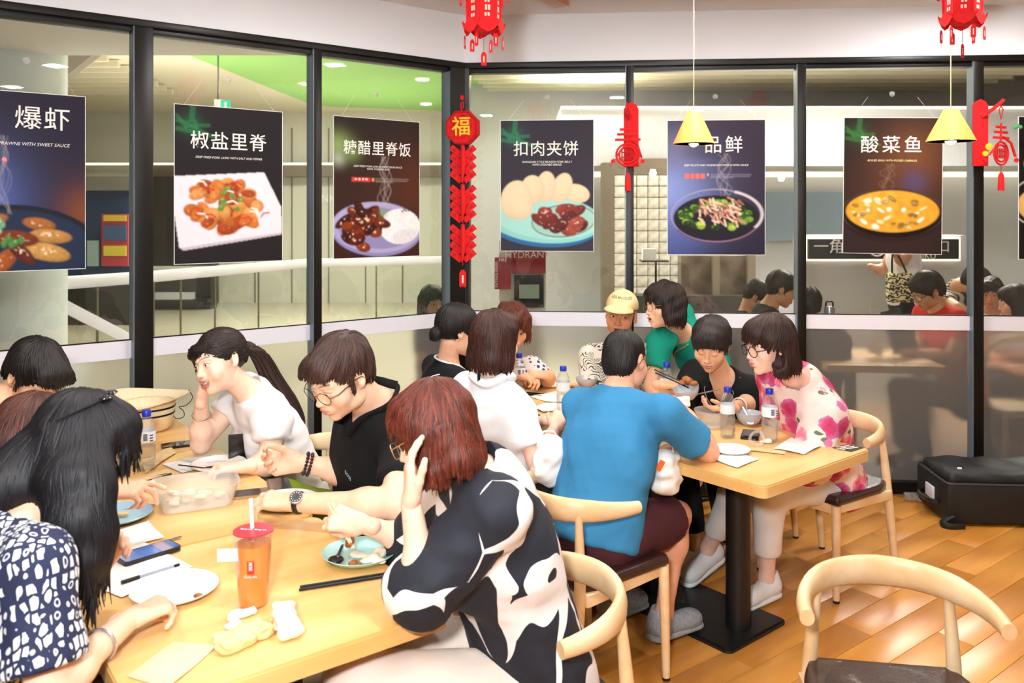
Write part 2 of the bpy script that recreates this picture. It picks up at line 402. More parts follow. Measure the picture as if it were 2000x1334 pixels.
class Field:
    def __init__(s): s.ops = []
    def u(s, p, k=.01): s.ops.append(('u', p, k)); return s
    def sub(s, p, k=.004): s.ops.append(('s', p, k)); return s
    def isect(s, p, k=.004): s.ops.append(('i', p, k)); return s
    def warp(s, fn): s.ops.append(('w', fn, 0)); return s
    @staticmethod
    def comb(op, d, e, k):
        if op == 'u': h = np.clip(.5+.5*(d-e)/k, 0, 1); return d*(1-h)+e*h-k*h*(1-h)
        if op == 's': e = -e
        h = np.clip(.5-.5*(d-e)/k, 0, 1); return d*(1-h)+e*h+k*h*(1-h)
    def __call__(s, X):
        d = np.full(X.shape[:-1], 1.)
        for op, p, k in s.ops:
            if op == 'w': d = d+p(X)
            else: d = s.comb(op, d, p.fn(X), k)
        return d
    def bounds(s):
        lo = np.min([p.lo for o, p, k in s.ops if o == 'u'], 0); hi = np.max([p.hi for o, p, k in s.ops if o == 'u'], 0); return lo, hi
    def mesh(s, h, lo=None, hi=None, sm=0):
        if lo is None:
            lo, hi = s.bounds()
        lo = np.array(lo, float)-2.6*h; hi = np.array(hi, float)+2.6*h; n = np.ceil((hi-lo)/h).astype(int)+1
        ax = [(lo[i]+h*np.arange(n[i])).astype(np.float32) for i in range(3)]
        D = np.full(n, FAR, np.float32)
        for op, p, k in s.ops:
            if op == 'w' or op == 'i' : a = np.zeros(3, int); b = n
            else:
                pad = k+3*h+.004
                a = np.clip(np.floor((p.lo-pad-lo)/h).astype(int), 0, n); b = np.clip(np.ceil((p.hi+pad-lo)/h).astype(int)+1, 0, n)
            if (b <= a).any(): continue
            sl = tuple(slice(a[i], b[i]) for i in range(3))
            if op == 'w':
                I = np.argwhere(np.abs(D) < .035); X = lo+h*I; D[tuple(I.T)] += p(X); continue
            X = np.stack(np.meshgrid(ax[0][sl[0]], ax[1][sl[1]], ax[2][sl[2]], indexing='ij'), -1)
            D[sl] = s.comb(op, D[sl], p.fn(X), k)
        V, Q = nets(D, lo, h)
        for _ in range(sm): V = relax(V, Q)
        return V, Q
def nets(D, lo, h):
    ins = D < 0; n = np.array(D.shape)
    c = np.zeros(n-1, np.int8)
    for dx in (0, 1):
        for dy in (0, 1):
            for dz in (0, 1): c += ins[dx:n[0]-1+dx, dy:n[1]-1+dy, dz:n[2]-1+dz]
    cell = np.argwhere((c > 0) & (c < 8)); idx = np.full(n-1, -1, np.int64)
    idx[tuple(cell.T)] = np.arange(len(cell))
    acc = np.zeros((len(cell), 3)); cnt = np.zeros(len(cell))
    cor = [(0,0,0), (1,0,0), (0,1,0), (1,1,0), (0,0,1), (1,0,1), (0,1,1), (1,1,1)]
    val = [D[cell[:, 0]+a, cell[:, 1]+b, cell[:, 2]+q] for a, b, q in cor]
    for i in range(8):
        for j in range(i+1, 8):
            df = np.array(cor[j])-np.array(cor[i])
            if np.abs(df).sum() != 1: continue
            a, b = val[i], val[j]; m = (a < 0) != (b < 0)
            t = np.where(m, a/(a-b+1e-30), 0.)
            acc += np.where(m[:, None], np.array(cor[i])+t[:, None]*df, 0); cnt += m
    V = lo+h*(cell+acc/np.maximum(cnt, 1)[:, None])
    Q = []
    for ax in range(3):
        o = [i for i in range(3) if i != ax]; sl0 = [slice(None)]*3; sl1 = [slice(None)]*3; sl0[ax] = slice(0, -1); sl1[ax] = slice(1, None)
        A = ins[tuple(sl0)]; B = ins[tuple(sl1)]; e = np.argwhere(A != B)
        if not len(e): continue
        ok = (e[:, o[0]] > 0) & (e[:, o[1]] > 0) & (e[:, o[0]] < n[o[0]]-1) & (e[:, o[1]] < n[o[1]]-1); e = e[ok]
        q = []
        for du, dv in ((-1,-1), (0,-1), (0,0), (-1,0)):
            k = e.copy(); k[:, o[0]] += du; k[:, o[1]] += dv; q.append(idx[tuple(k.T)])
        q = np.stack(q, 1); flip = A[tuple(e.T)]
        if ax == 1: flip = ~flip
        q = np.where(flip[:, None], q, q[:, ::-1]); Q.append(q)
    return V, (np.concatenate(Q) if Q else np.zeros((0, 4), int))
def relax(V, Q, k=.6):                   # soften a quad mesh
    a = np.concatenate([Q[:, 0], Q[:, 1], Q[:, 2], Q[:, 3]]); b = np.concatenate([Q[:, 1], Q[:, 2], Q[:, 3], Q[:, 0]]); n = len(V)
    c = np.bincount(a, minlength=n)+np.bincount(b, minlength=n); S_ = np.stack([np.bincount(a, V[b, i], n)+np.bincount(b, V[a, i], n) for i in range(3)], 1)
    return V*(1-k)+k*S_/np.maximum(c, 1)[:, None]
def wobble(seed, amp, freq, n=5, st=(1,1,1)):   # soft folds
    r = np.random.RandomState(seed); K = r.normal(size=(n, 3))*freq*np.array(st); ph = r.uniform(0, 6.28, n); A = r.uniform(.5, 1, n); A *= amp/A.sum()
    def fn(X):
        d = 0
        for k in range(n): d = d+A[k]*np.sin(X @ K[k]+ph[k])
        return d
    return fn
def rotm(yaw=0, pitch=0, roll=0):        # face looks along -y; yaw about z, pitch>0 nods down, roll>0 tilts to own left
    return np.array((Matrix.Rotation(yaw, 3, 'Z') @ Matrix.Rotation(pitch, 3, 'X') @ Matrix.Rotation(roll, 3, 'Y')))
# ---------------------------------------------------------------- head
def head_field(mouth='closed', eyes='open', ears=True, male=False, fat=0.):
    f = Field(); w = 1+fat
    f.u(ell((0, .014, .042), (.073, .09, .08))).u(ell((0, -.032, -.003), (.062*w, .057, .083)), .03)
    f.u(ell((0, -.04, -.058), (.05*w, .046, .046)), .03).u(ell((0, -.074, -.09), (.019, .017, .016)), .022)
    for s in (-1, 1):
        f.u(ell((s*.041, -.06, -.022), (.024*w, .022, .024)), .025)
        if male: f.u(ell((s*.047*w, -.012, -.066), (.012, .02, .018)), .025)
        f.u(cap((s*.012, -.0885, .031), (s*.044, -.073, .03), .006, .005), .014)
        f.sub(ell((s*.031, -.104, .011), (.02, .0155, .0115)), .014)
        f.u(ell((s*.031, -.0795, .0105), (.0145, .0125, .0118)), .006)
    f.u(cap((0, -.086, .022), (0, -.104, -.02), .0065, .0088), .012).u(ell((0, -.1065, -.0215), (.0092, .009, .0082)), .006)
    for s in (-1, 1):
        f.u(ell((s*.0108, -.0965, -.0245), (.0068, .009, .0068)), .006)
        f.sub(ell((s*.006, -.103, -.0325), (.0034, .004, .003)), .003)
    f.u(ell((0, -.088, -.05), (.026, .012, .019)), .016)
    if mouth == 'smile':
        f.sub(ell((0, -.102, -.0575), (.0285, .02, .0108)), .003)
        for s in (-1, 1): f.u(cap((s*.0315, -.0875, -.0405), (0, -.0995, -.0485), .0036, .0046), .003).u(cap((s*.031, -.0875, -.0412), (s*.015, -.0945, -.067), .0036, .0052), .003).u(cap((s*.015, -.0945, -.067), (0, -.097, -.0725), .0052, .0056), .003)
        for s in (-1, 1): f.u(ell((s*.043, -.068, -.034), (.018, .016, .016)), .02)
    elif mouth == 'talk':
        f.u(ell((0, -.098, -.047), (.021, .0085, .0055)), .006).u(ell((0, -.094, -.066), (.018, .0105, .007)), .007)
        f.sub(ell((0, -.1, -.0565), (.016, .016, .0048)), .003)
    else:
        f.u(ell((0, -.0985, -.0495), (.022, .0085, .0056)), .006).u(ell((0, -.0955, -.0605), (.018, .0095, .0062)), .006)
        f.sub(ell((0, -.105, -.055), (.0225, .0115, .0016)), .0025)
    if eyes != 'closed':
        q = {'open': .0046, 'narrow': .0031}[eyes]
        for s in (-1, 1):
            R = np.array(Matrix.Rotation(s*-.12, 3, 'Y')); f.sub(ell((s*.0315, -.0925, .0105), (.0122, .0125, q), R), .0016)
    if ears:
        for s in (-1, 1):
            R = np.array(Matrix.Rotation(s*.35, 3, 'Z') @ Matrix.Rotation(-.2, 3, 'X'))
            f.u(ell((s*.0765, .012, .004), (.0085, .0175, .03), R), .007).sub(ell((s*.0835, .006, .006), (.006, .0105, .018), R), .005)
            f.u(ell((s*.0735, .003, -.021), (.006, .009, .010)), .006)
    f.u(cap((0, .016, -.04), (0, .022, -.075), .05 if male else .043, .046 if male else .04), .03)
    return f
def lin(c): return np.array(srgb(c))
HEADS = {}
def head_mesh(mouth, eyes, male, fat, h):
    k = (mouth, eyes, male, fat, h)
    if k not in HEADS:
        f = head_field(mouth, eyes, True, male, fat); V, Q = f.mesh(h, (-.096, -.12, -.145), (.096, .11, .13))
        d1 = np.minimum(ell((0, -.098, -.0485), (.0235, .012, .0052)).fn(V), ell((0, -.0945, -.0625), (.0195, .013, .0078)).fn(V))
        if mouth == 'smile': d1 = np.min([c_.fn(V) for s in (-1, 1) for c_ in (cap((s*.0315, -.0875, -.0405), (0, -.0995, -.0485), .0044, .0054), cap((s*.031, -.0875, -.0412), (s*.015, -.0945, -.067), .0044, .006), cap((s*.015, -.0945, -.067), (0, -.097, -.0725), .006, .0064))], 0)
        lips = np.clip(.5-d1/.0018, 0, 1)*(V[:, 1] < -.08)
        ax = np.abs(V[:, 0]); bz = .0345+.004*np.sin(np.clip((ax-.012)/.036, 0, 1)*2.4)
        brow = np.clip(1.1-np.abs(V[:, 2]-bz)/.0034, 0, 1)*(ax > .0125)*(ax < .047)*(V[:, 1] < -.05)
        ez = np.abs(V[:, 2]-.0105); er = np.hypot((ax-.0315)/.0145, (V[:, 2]-.0105)/.0072)
        lash = np.clip(1-np.abs(er-.98)/.22, 0, 1)*(V[:, 2] > (.0108 if eyes != 'closed' else -1))*(V[:, 1] < -.075) if eyes != 'closed' else np.clip(1-np.abs(V[:, 2]-(.0065+((ax-.031)/.0145)**2*.003))/.0019, 0, 1)*(np.abs(ax-.031) < .0145)*(V[:, 1] < -.075)
        bl = np.clip(1-np.hypot(ax-.043, V[:, 2]+.024)/.026, 0, 1)*(V[:, 1] < -.03)
        dark = np.clip(1-np.hypot((V[:, 0])/.022, (V[:, 2]+.0562)/.006), 0, 1)*(V[:, 1] > -.0935)*(V[:, 1] < -.06) if mouth in ('smile', 'talk') else np.zeros(len(V))
        HEADS[k] = (V, Q, lips, brow, lash, bl, np.clip(dark*5, 0, 1))
    return HEADS[k]
def eye_parts(eyes, look=(0, 0), teeth=False):
    """eyeballs (and teeth) with vertex colours, head space"""
    V = []; Q = []; C = []; n0 = 0
    mb = MB()
    if eyes != 'closed':
        for s in (-1, 1):
            b = MB().sphere((0, 0, 0), .0118, 28, 20); X = b.v[0]; R = np.array(Matrix.Rotation(math.pi/2, 3, 'X')); X = X @ R.T
            g = np.array([look[0], -1, look[1]]); g = g/np.linalg.norm(g); a = np.arccos(np.clip((X/np.linalg.norm(X, axis=1)[:, None]) @ g, -1, 1))
            c = np.where(a[:, None] < .56, np.where(a[:, None] < .2, .004, np.array([.03, .015, .008])), np.array([.78, .74, .72]))
            mb.add(X+np.array([s*.031, -.0785, .0105]), b.f, 1, c)
    if teeth:
        b = MB().sphere((0, -.083, -.0555), (.0275, .0135, .008), 24, 12); mb.add(b.v[0], b.f, 1, (.9, .88, .84))
    return mb
# ---------------------------------------------------------------- hands
HANDS = {}
HP = {  # pose: per finger (spread, mcp, pip, dip), thumb (out, opposition, bend)
 'relax': ([(.10, .35, .55, .3), (.02, .45, .6, .35), (-.05, .5, .65, .35), (-.13, .55, .65, .35)], (.6, .5, .3)),
 'flat': ([(.09, .08, .12, .08), (.02, .06, .12, .08), (-.05, .08, .14, .1), (-.14, .12, .18, .1)], (.75, .2, .15)),
 'grip': ([(.03, .75, 1.0, .5), (.01, .85, 1.1, .6), (-.02, .95, 1.15, .6), (-.05, 1.0, 1.15, .6)], (.45, 1.0, .5)),
 'pinch': ([(.03, .75, .65, .35), (.0, .8, .75, .4), (-.03, .9, .95, .5), (-.08, .95, 1.0, .5)], (.45, .85, .25)),
 'fist': ([(.02, 1.25, 1.45, .7), (.0, 1.3, 1.5, .7), (-.02, 1.35, 1.5, .7), (-.05, 1.35, 1.45, .7)], (.35, 1.15, .7)),
 'cheek': ([(.04, .15, .3, .2), (.01, .2, .35, .2), (-.03, .25, .4, .25), (-.08, .3, .45, .3)], (.55, .3, .2)),
 'point': ([(.05, .25, .2, .1), (.01, .5, .7, .4), (-.03, .9, 1.1, .6), (-.08, 1.0, 1.1, .6)], (.8, .35, .2)),
}
def hand_mesh(pose, h=.0026):
    if (pose, h) in HANDS: return HANDS[pose, h]
    fg, th = HP[pose]; f = Field(); nails = []
    kx = [-.030, -.0095, .0105, .0285]; ky = [.088, .092, .089, .081]; ln = [.072, .080, .074, .058]; rr = [.0086, .009, .0086, .0076]
    f.u(cap((0, -.03, 0), (0, .01, 0), .0235, .024))
    for i in range(4):
        f.u(cap((kx[i]*.55, .012, 0), (kx[i], ky[i], .002), .0145, .0115), .014)
        sp, a1, a2, a3 = fg[i]; p = np.array([kx[i], ky[i], .003]); ang = 0; L = ln[i]
        for j, (da, fr) in enumerate(((a1, .45), (a2, .3), (a3, .25))):
            ang += da; d = np.array([-math.sin(sp)*math.cos(ang), math.cos(sp)*math.cos(ang), -math.sin(ang)])
            q = p+d*L*fr; f.u(cap(p, q, rr[i]*(1-.07*j), rr[i]*(1-.07*(j+1))), .004 if j else .008); p = q
        up = np.array([0, math.sin(ang), math.cos(ang)]); nails.append((p-d*.002+up*rr[i]*.7, d))
    o, op, bd = th
    b = np.array([-.022, .022, -.006]); d1 = np.array([-math.sin(o)*math.cos(op*.6), math.cos(o), -math.sin(op)*.75]); d1 /= np.linalg.norm(d1)
    m = b+d1*.046; d2 = d1+np.array([bd*.75, .25*bd, -.15*bd]); d2 /= np.linalg.norm(d2); e = m+d2*.033; d3 = d2+np.array([bd*.5, .2, 0]); d3 /= np.linalg.norm(d3); g = e+d3*.024
    f.u(cap(b, m, .0165, .0118), .014).u(cap(m, e, .0108, .0098), .006).u(cap(e, g, .0098, .0078), .004)
    f.u(ell((-.018, .04, -.008), (.014, .026, .013)), .012)
    nails.append((g-d3*.002+np.array([-.5, 0, .6])*.007, d3))
    V, Q = f.mesh(h)
    nm = np.zeros(len(V))
    for c, d in nails: nm = np.maximum(nm, np.clip(1.6-np.linalg.norm(V-c, axis=1)/.0045, 0, 1))
    HANDS[pose, h] = (V, Q, nm); return HANDS[pose, h]
# ---------------------------------------------------------------- hair
def grow_locks(f, V, n, steps, step, flow, seed=0, w=.0045, lift=.0012, gd=None, hang=.3):
    """locks that follow the surface of the hair volume f; V = candidate roots"""
    r = np.random.RandomState(seed); idx = r.randint(0, len(V), n); X = V[idx].copy(); T = []
    L = r.uniform(.6, 1.25, n)[:, None]; e = .0025
    jit = r.normal(size=(n, 3))*.16
    prev = None
    for k in range(steps+1):
        g = np.stack([f(X+vec(e, 0, 0))-f(X-vec(e, 0, 0)), f(X+vec(0, e, 0))-f(X-vec(0, e, 0)), f(X+vec(0, 0, e))-f(X-vec(0, 0, e))], 1)
        g /= np.linalg.norm(g, axis=1)[:, None]+1e-9; d = f(X)[:, None]
        und = (np.abs(d) > .02) | ((g*gd).sum(1)[:, None] > .45) if gd is not None else np.zeros_like(d, bool)
        X = X-np.where(und, 0, g*np.clip(d-lift, -.006, .006)); T.append((X.copy(), g if k == 0 or gd is None else np.where(und, T[-1][1], g)))
        v = flow(X)+jit; v = np.where(und, gd+jit*.6 if gd is not None else v, v-g*(v*g).sum(1)[:, None]); nv = np.linalg.norm(v, axis=1)[:, None]+1e-9; v = v/nv
        if prev is not None: v = .55*v+.45*prev; v /= np.linalg.norm(v, axis=1)[:, None]+1e-9
        prev = v; X = X+v*step*L*np.where(und, hang, 1.)
    VV = []; QQ = []; m = steps+1
    ww = w*r.uniform(.6, 1.4, n)[:, None]
    for k in range(m):
        p, g = T[k]; t = (T[min(k+1, m-1)][0]-T[max(k-1, 0)][0]); t /= np.linalg.norm(t, axis=1)[:, None]+1e-9
        s = np.cross(t, g); q = math.sin(math.pi*(k+.6)/(m+.2))**.6
        VV += [p-s*ww*q-g*.001, p+g*(.0017*q), p+s*ww*q-g*.001]
    A = np.stack(VV, 1); N = 3*m      # n x N x 3
    base = (np.arange(n)*N)[:, None]
    for k in range(m-1):
        for a, b in ((0, 1), (1, 2)):
            QQ.append(base+np.array([[3*k+a, 3*k+b, 3*k+3+b, 3*k+3+a]]))
    col = np.repeat(r.uniform(.5, 1.7, n), N)
    return A.reshape(-1, 3), np.concatenate(QQ), col
def hair_style(style, g, p):
    """hair volume in head space; g = gravity in head space, p = options"""
    f = Field(); t = p.get('thick', .0); hl = p.get('line', 0.)
    f.u(ell((0, .016, .046), (.079+t, .096+t, .084+t)))
    def face(z0=-.03, w=.064, top=.052):                                  # opening for the face
        f.sub(ell((0, -.115, z0+hl), (w, .07, top-z0)), .012)
    D = np.array(g)
    if style == 'short':
        f.u(ell((0, .05, -.01), (.068+t, .05+t, .06)), .03)
        f.u(ell((0, -.052, .083), (.06, .042+t*.5, .03+t)), .02)
        face(-.03, .07, .048); f.sub(half((0, 0, -.055), (0, -.25, -1)), .01)
        for s in (-1, 1):
            f.sub(ell((s*.087, .004, -.016), (.032, .03, .044)), .008); f.sub(ell((s*.1, .03, -.05), (.05, .05, .05)), .01); f.u(cap((s*.0725, -.022, .02), (s*.071, -.02, -.018), .007, .004), .01)
        if p.get('fringe'): f.u(ell((0, -.074, .07), (.06, .026, .024)), .015)
        if p.get('swoop'):
            f.u(ell((p['swoop']*.02, -.084, .06), (.05, .022, .034)), .02)
    elif style == 'bald_back':
        f.u(ell((0, .055, -.012), (.066, .046, .06)), .03); face(-.03, .075, .06); f.sub(half((0, 0, -.05), (0, -.2, -1)), .01)
        for s in (-1, 1): f.sub(ell((s*.085, -.005, -.018), (.03, .028, .038)), .008)
    elif style in ('bob', 'perm'):
        L = p.get('len', .1); fw = p.get('flare', .01)
        for s in (-1, 1):
            f.u(ecap((s*.06, .0, .03), (s*(.066+fw), -.004, .03-L), .036+t, .03+t, (1, 0, 0), .75), .03)
            f.u(ecap((s*.04, .05, .0), (s*(.045+fw), .055, .03-L), .045+t, .035+t, (0, 1, 0), .8), .03)
        f.u(ecap((0, .07, .02), (0, .07, .03-L), .045+t, .036+t, (0, 1, 0), .7), .03)
        f.u(ell((0, -.05, .084), (.062, .045, .032+t)), .02)
        face(-.035, p.get('face', .061), p.get('top', .06))
        if p.get('fringe'): f.u(ell((p['fringe'] if p['fringe'] != 1 else 0, -.08, .068), (.058, .021, .031)), .014)
        if p.get('tuck'):
            f.sub(ell((p['tuck']*.09, -.03, -.03), (.035, .035, .05)), .012)
    elif style == 'tied':
        f.u(ell((0, .06, .01), (.06, .042, .05)), .03); face(-.03, .068, .058)
        f.sub(half((0, 0, -.045), (0, -.45, -1)), .01)
        for s in (-1, 1): f.sub(ell((s*.085, -.005, -.02), (.03, .03, .036)), .008)
        f.sub(ell((0, -.13, -.01), (.075, .085, .085)), .012)
        if p.get('sweep'):
            f.u(ell((p['sweep']*.03, -.075, .062), (.045, .022, .03)), .015); f.u(cap((p['sweep']*.062, -.062, .05), (p['sweep']*.068, -.066, -.02), .014, .006), .015)
    for a, b, ra, rb in p.get('caps', []): f.u(cap(a, b, ra, rb), p.get('k', .03))
    for c, r in p.get('balls', []): f.u(ell(c, r), .012)
    return f
# ================================================================ people
m_skin = M_col('skin', .46, .35, .06, .08, 55.)
m_shoe_d = M_('dark_shoe', '#1d1c1e', .5); m_trouser = M_('charcoal_trouser', '#1f2026', .85, var=.15, bump=.2)
m_eye = M_col('eye', .12, .6)
m_hair = M_col('hair', .5, .4, .35, .3, 60., stretch=(6, 6, 1))
def nrm(v): v = np.array(v, float); return v/(np.linalg.norm(v)+1e-12)
def adir(deg): a = math.radians(deg); return vec(math.cos(a), math.sin(a), 0)
def orient(y, z):                        # rotation with columns x, y, z
    y = nrm(y); z = np.array(z, float); z = nrm(z-y*(z @ y)); x = np.cross(y, z); return np.stack([x, y, z], 1)
def shoe(name, ankle, heading, mat, parent, org, sole, up=(0, 0, 1), laces=True, h=.006):
    d = nrm(heading); R = orient(d, up); a = np.array(ankle, float)
    T = lambda x, y, z: a+R @ vec(x, y, z)
    f = Field(); f.u(ecap(T(0, -.03, -.045), T(0, .15, -.062), .044, .036, R[:, 2], .95)).u(cap(T(0, -.028, -.03), T(0, -.02, .01), .043, .04), .03)
    f.u(ell(T(0, .12, -.05), (.043, .06, .034), R), .02); f.sub(ell(T(0, -.012, .035), (.034, .042, .05), R), .006); f.sub(half(T(0, 0, -.082), -R[:, 2]), .004)
    V, Q = f.mesh(h); o = fastmesh(name, V, Q, mat, parent, org=org)
    g = Field(); g.u(ecap(T(0, -.035, -.082), T(0, .155, -.084), .047, .041, R[:, 2], .4)).isect(half(T(0, 0, -.098), R[:, 2]), .003)
    V, Q = g.mesh(h); fastmesh('sole', V, Q, sole, o, org=org)
    if laces:
        mb = MB()
        for k in range(5):
            y = .03+.017*k; z = -.012-.0065*k*1.1
            mb.tube([T(-.02, y, z-.006), T(0, y+.004, z+.007), T(.02, y, z-.006)], .0026, 5)
        mb.build('laces', sole, o, org)
    return o
def person(label, base, hip, neck, face_to, head, head_to, pitch=0, roll=0, arms={}, female=True, sw=None, skin='#e9b894', lips=None, mouth='closed', eyes='open',
           hair=None, hair_col='#1a1210', hopt={}, shirt=None, legs=None, trousers=None, lowh=False, look=(0, 0), seed=1, big=1., brow=None, fat=0., neckr=None, nail=None, hscale=1., blush=.35, locks=650, lockstep=.011, arm_r=1., torso=True, group=None, back=False):
    hip, neck, H = np.array(hip, float), np.array(neck, float), np.array(head, float)
    org = (base[0], base[1], base[2] if len(base) > 2 else 0.)
    root = thing('person', label, 'person', org, group=group)
    male = not female; sw = sw or (.175 if male else .152)
    up = nrm(neck-hip); fw = nrm(adir(face_to)-up*(adir(face_to) @ up)); lf = np.cross(up, fw)
    R = rotm(math.radians(head_to+90), math.radians(pitch), math.radians(roll)); hs = hscale*(1.0 if male else .965)
    tw = lambda X: (np.asarray(X)*hs) @ R.T+H
    sk = lin(skin); lp = lin(lips) if lips else sk*np.array([.72, .42, .42]); hc = lin(hair_col); bc = lin(brow) if brow else np.minimum(hc*.8, .06)
    # ---- body: head
    h0 = .005 if lowh else (.0045 if back else .003)
    V, Q, ml, mb_, mla, mbl, mdk = head_mesh(mouth, eyes, male, fat, h0)
    c = np.tile(sk, (len(V), 1)); c *= (1-blush*.5*mbl[:, None]*np.array([.0, .38, .34]))
    nz = wobble(3, .05, 90)(V)[:, None]; c *= 1+nz
    for m, q in ((ml*.85, lp), (mb_*.85, bc), (mla*.9, vec(.012, .008, .006)), (mdk, vec(.05, .01, .01))): c = c*(1-m[:, None])+q*m[:, None]
    VV = [tw(V)]; QQ = [Q]; CC = [c]; MI = [np.zeros(len(Q), int)]; n = len(V)
    def put(V, Q, C, mi=0):
        nonlocal n
        VV.append(V); QQ.append(np.asarray(Q)+n); CC.append(np.broadcast_to(C, (len(V), 3))); MI.append(np.full(len(Q), mi)); n += len(V)
    ep = eye_parts(eyes, look, mouth == 'smile')
    if ep.v: put(tw(np.concatenate(ep.v)), np.array(ep.f), np.concatenate(ep.col), 1)
    # ---- body: trunk, neck and arms in one skin
    SL = neck-up*.05+lf*sw; SR = neck-up*.05-lf*sw; sh = {'L': SL, 'R': SR}
    for k in 'LR':
        if k in arms and arms[k].get('S') is not None: sh[k] = np.array(arms[k]['S'], float)
    rc, rw, rh = (.165*big, .15*big, .165*big) if male else (.145*big, .13*big, .165*big)
    wst = hip+up*.17; chest = neck-up*.2
    def trunk(f, inf, k=.06):
        f.u(ecap(hip+up*.0, wst, rh+inf, rw+inf, fw, .74), k).u(ecap(wst, chest, rw+inf, rc+inf, fw, .72), k).u(ecap(chest, neck-up*.1, rc+inf, rc*.78+inf, fw, .68), k)
        f.u(cap(lerp(neck-up*.05, sh['L'], .98), lerp(neck-up*.05, sh['R'], .98), .05+inf, .05+inf), .05)
        f.u(cap(neck-up*.06, neck+up*.0, .068+inf, .052+inf), .04)
        if female:
            for s in (-1, 1): f.u(ell(chest+fw*(.062*big)+lf*s*.066*big-up*.01, (.05+inf)*big), .06)
        return f
    f = Field()
    for k, A in arms.items():
        E, Wr = np.array(A['E'], float), np.array(A['W'], float); a = arm_r*(1.08 if male else .95)
        f.u(cap(sh[k], E, .05*a, .04*a), .02).u(cap(E, Wr, .040*a, .0265*a), .015).u(ell(lerp(E, Wr, .28), (.044*a,)*3), .03)
    if torso:
        f.u(ecap(chest, neck-up*.1, rc-.004, rc*.75-.004, fw, .66), .05)
        f.u(cap(sh['L'], sh['R'], .054), .05)
    ntop = tw([[0, .022, -.06]])[0]; nr = neckr or (.056 if male else .047)
    f.u(cap(neck-up*.06, neck-up*.01, .07, nr+.004), .04).u(cap(neck-up*.02, ntop, nr+.003, nr), .03)
    V, Q = f.mesh(.013 if lowh else .009, sm=2); cc = np.tile(sk, (len(V), 1))*(1+wobble(5, .05, 60)(V)[:, None]); put(V, Q, cc)
    for k, A in arms.items():
        if not A.get('pose'): continue
        V, Q, nm = hand_mesh(A['pose'], .0048 if lowh else .0031); V = V.copy()
        if k == 'L': V[:, 0] *= -1; Q = Q[:, ::-1]
        V *= A.get('hs', 1.02 if male else .93)
        F_ = A.get('F'); F_ = nrm(np.array(A['W'])-np.array(A['E'])) if F_ is None else nrm(F_); O = orient(F_, -nrm(A['N']))
        c = np.tile(sk*np.array([1.02, .95, .93]), (len(V), 1)); q = nm*(.5 if nail is None else .95); nc = lin(nail) if nail else np.minimum(sk*vec(1.1, 1.05, 1.05), 1)
        c = c*(1-q[:, None])+nc*q[:, None]; put(V @ O.T+np.array(A['W'], float), Q, c)
    # ---- legs with bare skin
    hips = {'L': hip+lf*.085-up*.02, 'R': hip-lf*.085-up*.02}
    auto = legs is None
    if auto:
        d = nrm(adir(face_to)); sd = np.cross((0, 0, 1), d); legs = {}
        for k, s in (('L', 1), ('R', -1)): legs[k] = dict(K=vec(hip[0], hip[1], .52)+d*.4+sd*s*.1, A=vec(hip[0], hip[1], .1)+d*.36+sd*s*.12, shoe=m_shoe_d, dir=d)
        trousers = trousers or dict(mat=m_trouser)
    if legs and not auto:
        f = Field()
        for k, L in legs.items():
            kn, an = np.array(L['K'], float), np.array(L['A'], float)
            f.u(cap(hips[k], kn, .075, .055), .02).u(cap(kn, an, .05, .034), .02).u(ell(lerp(kn, an, .3), .055), .04).u(cap(an, an-vec(0, 0, .05), .035, .034), .02)
        V, Q = f.mesh(.012, sm=2); put(V, Q, sk)
    body = fastmesh('body', np.concatenate(VV), np.concatenate(QQ), [m_skin, m_eye], root, np.concatenate(CC), np.concatenate(MI), org)
    # ---- clothes
    ob = {'root': root, 'body': body, 'R': R, 'H': H, 'tw': tw, 'up': up, 'fw': fw, 'lf': lf, 'sh': sh, 'org': org, 'hs': hs}
    if shirt:
        f = Field(); inf = shirt.get('inf', .013)
        for k, A in arms.items():
            E, Wr = np.array(A['E'], float), np.array(A['W'], float); fr = shirt.get('sleeve', .55); S0 = sh[k]; lo = shirt.get('loose', .012)
            if fr <= 1:
                e = lerp(S0, E, fr); d = nrm(E-S0); f.u(cap(S0, e+d*.03, .057+inf*.6, .05+lo), .02)
            else:
                e = lerp(E, Wr, fr-1); d = nrm(Wr-E); f.u(cap(E, e+d*.03, .046+lo, .04+lo), .02)
            Rb = orient(d, up if abs(d @ up) < .9 else fw); f.sub(rbox(e+d*.07, (.06+lo, .07, .06+lo), .002, Rb), .003)
            if fr > 1: f.u(cap(S0, E, .057+inf*.6, .046+lo), .02)
        trunk(f, inf, .05)
        nk = shirt.get('neck', 'crew')
        f.sub(ell(neck+up*.045+fw*.015, (.064 if female else .068, .07, .07)), .008) if nk != 'high' else f.sub(ell(neck+up*.075, (.055, .055, .06)), .006)
        if nk == 'v': f.sub(cap(neck+up*.02+fw*.07, neck-up*shirt.get('vd', .15)+fw*(.135*big), .05, .006), .006)
        if nk == 'scoop': f.sub(ell(neck+fw*.05+up*.0, (.09, .09, .07)), .01)
        f.sub(half(hip-up*shirt.get('hem', .06), -up), .006)
        for w in shirt.get('folds', [(seed, .007, 22), (seed+9, .004, 48)]): f.warp(wobble(*w))
        V, Q = f.mesh(shirt.get('h', .01), sm=3); ob['shirt'] = fastmesh(shirt.get('name', 'shirt'), V, Q, shirt['mat'], root, org=org); ob['sf'] = f
        if shirt.get('label'): ob['shirt']['label'] = shirt['label']
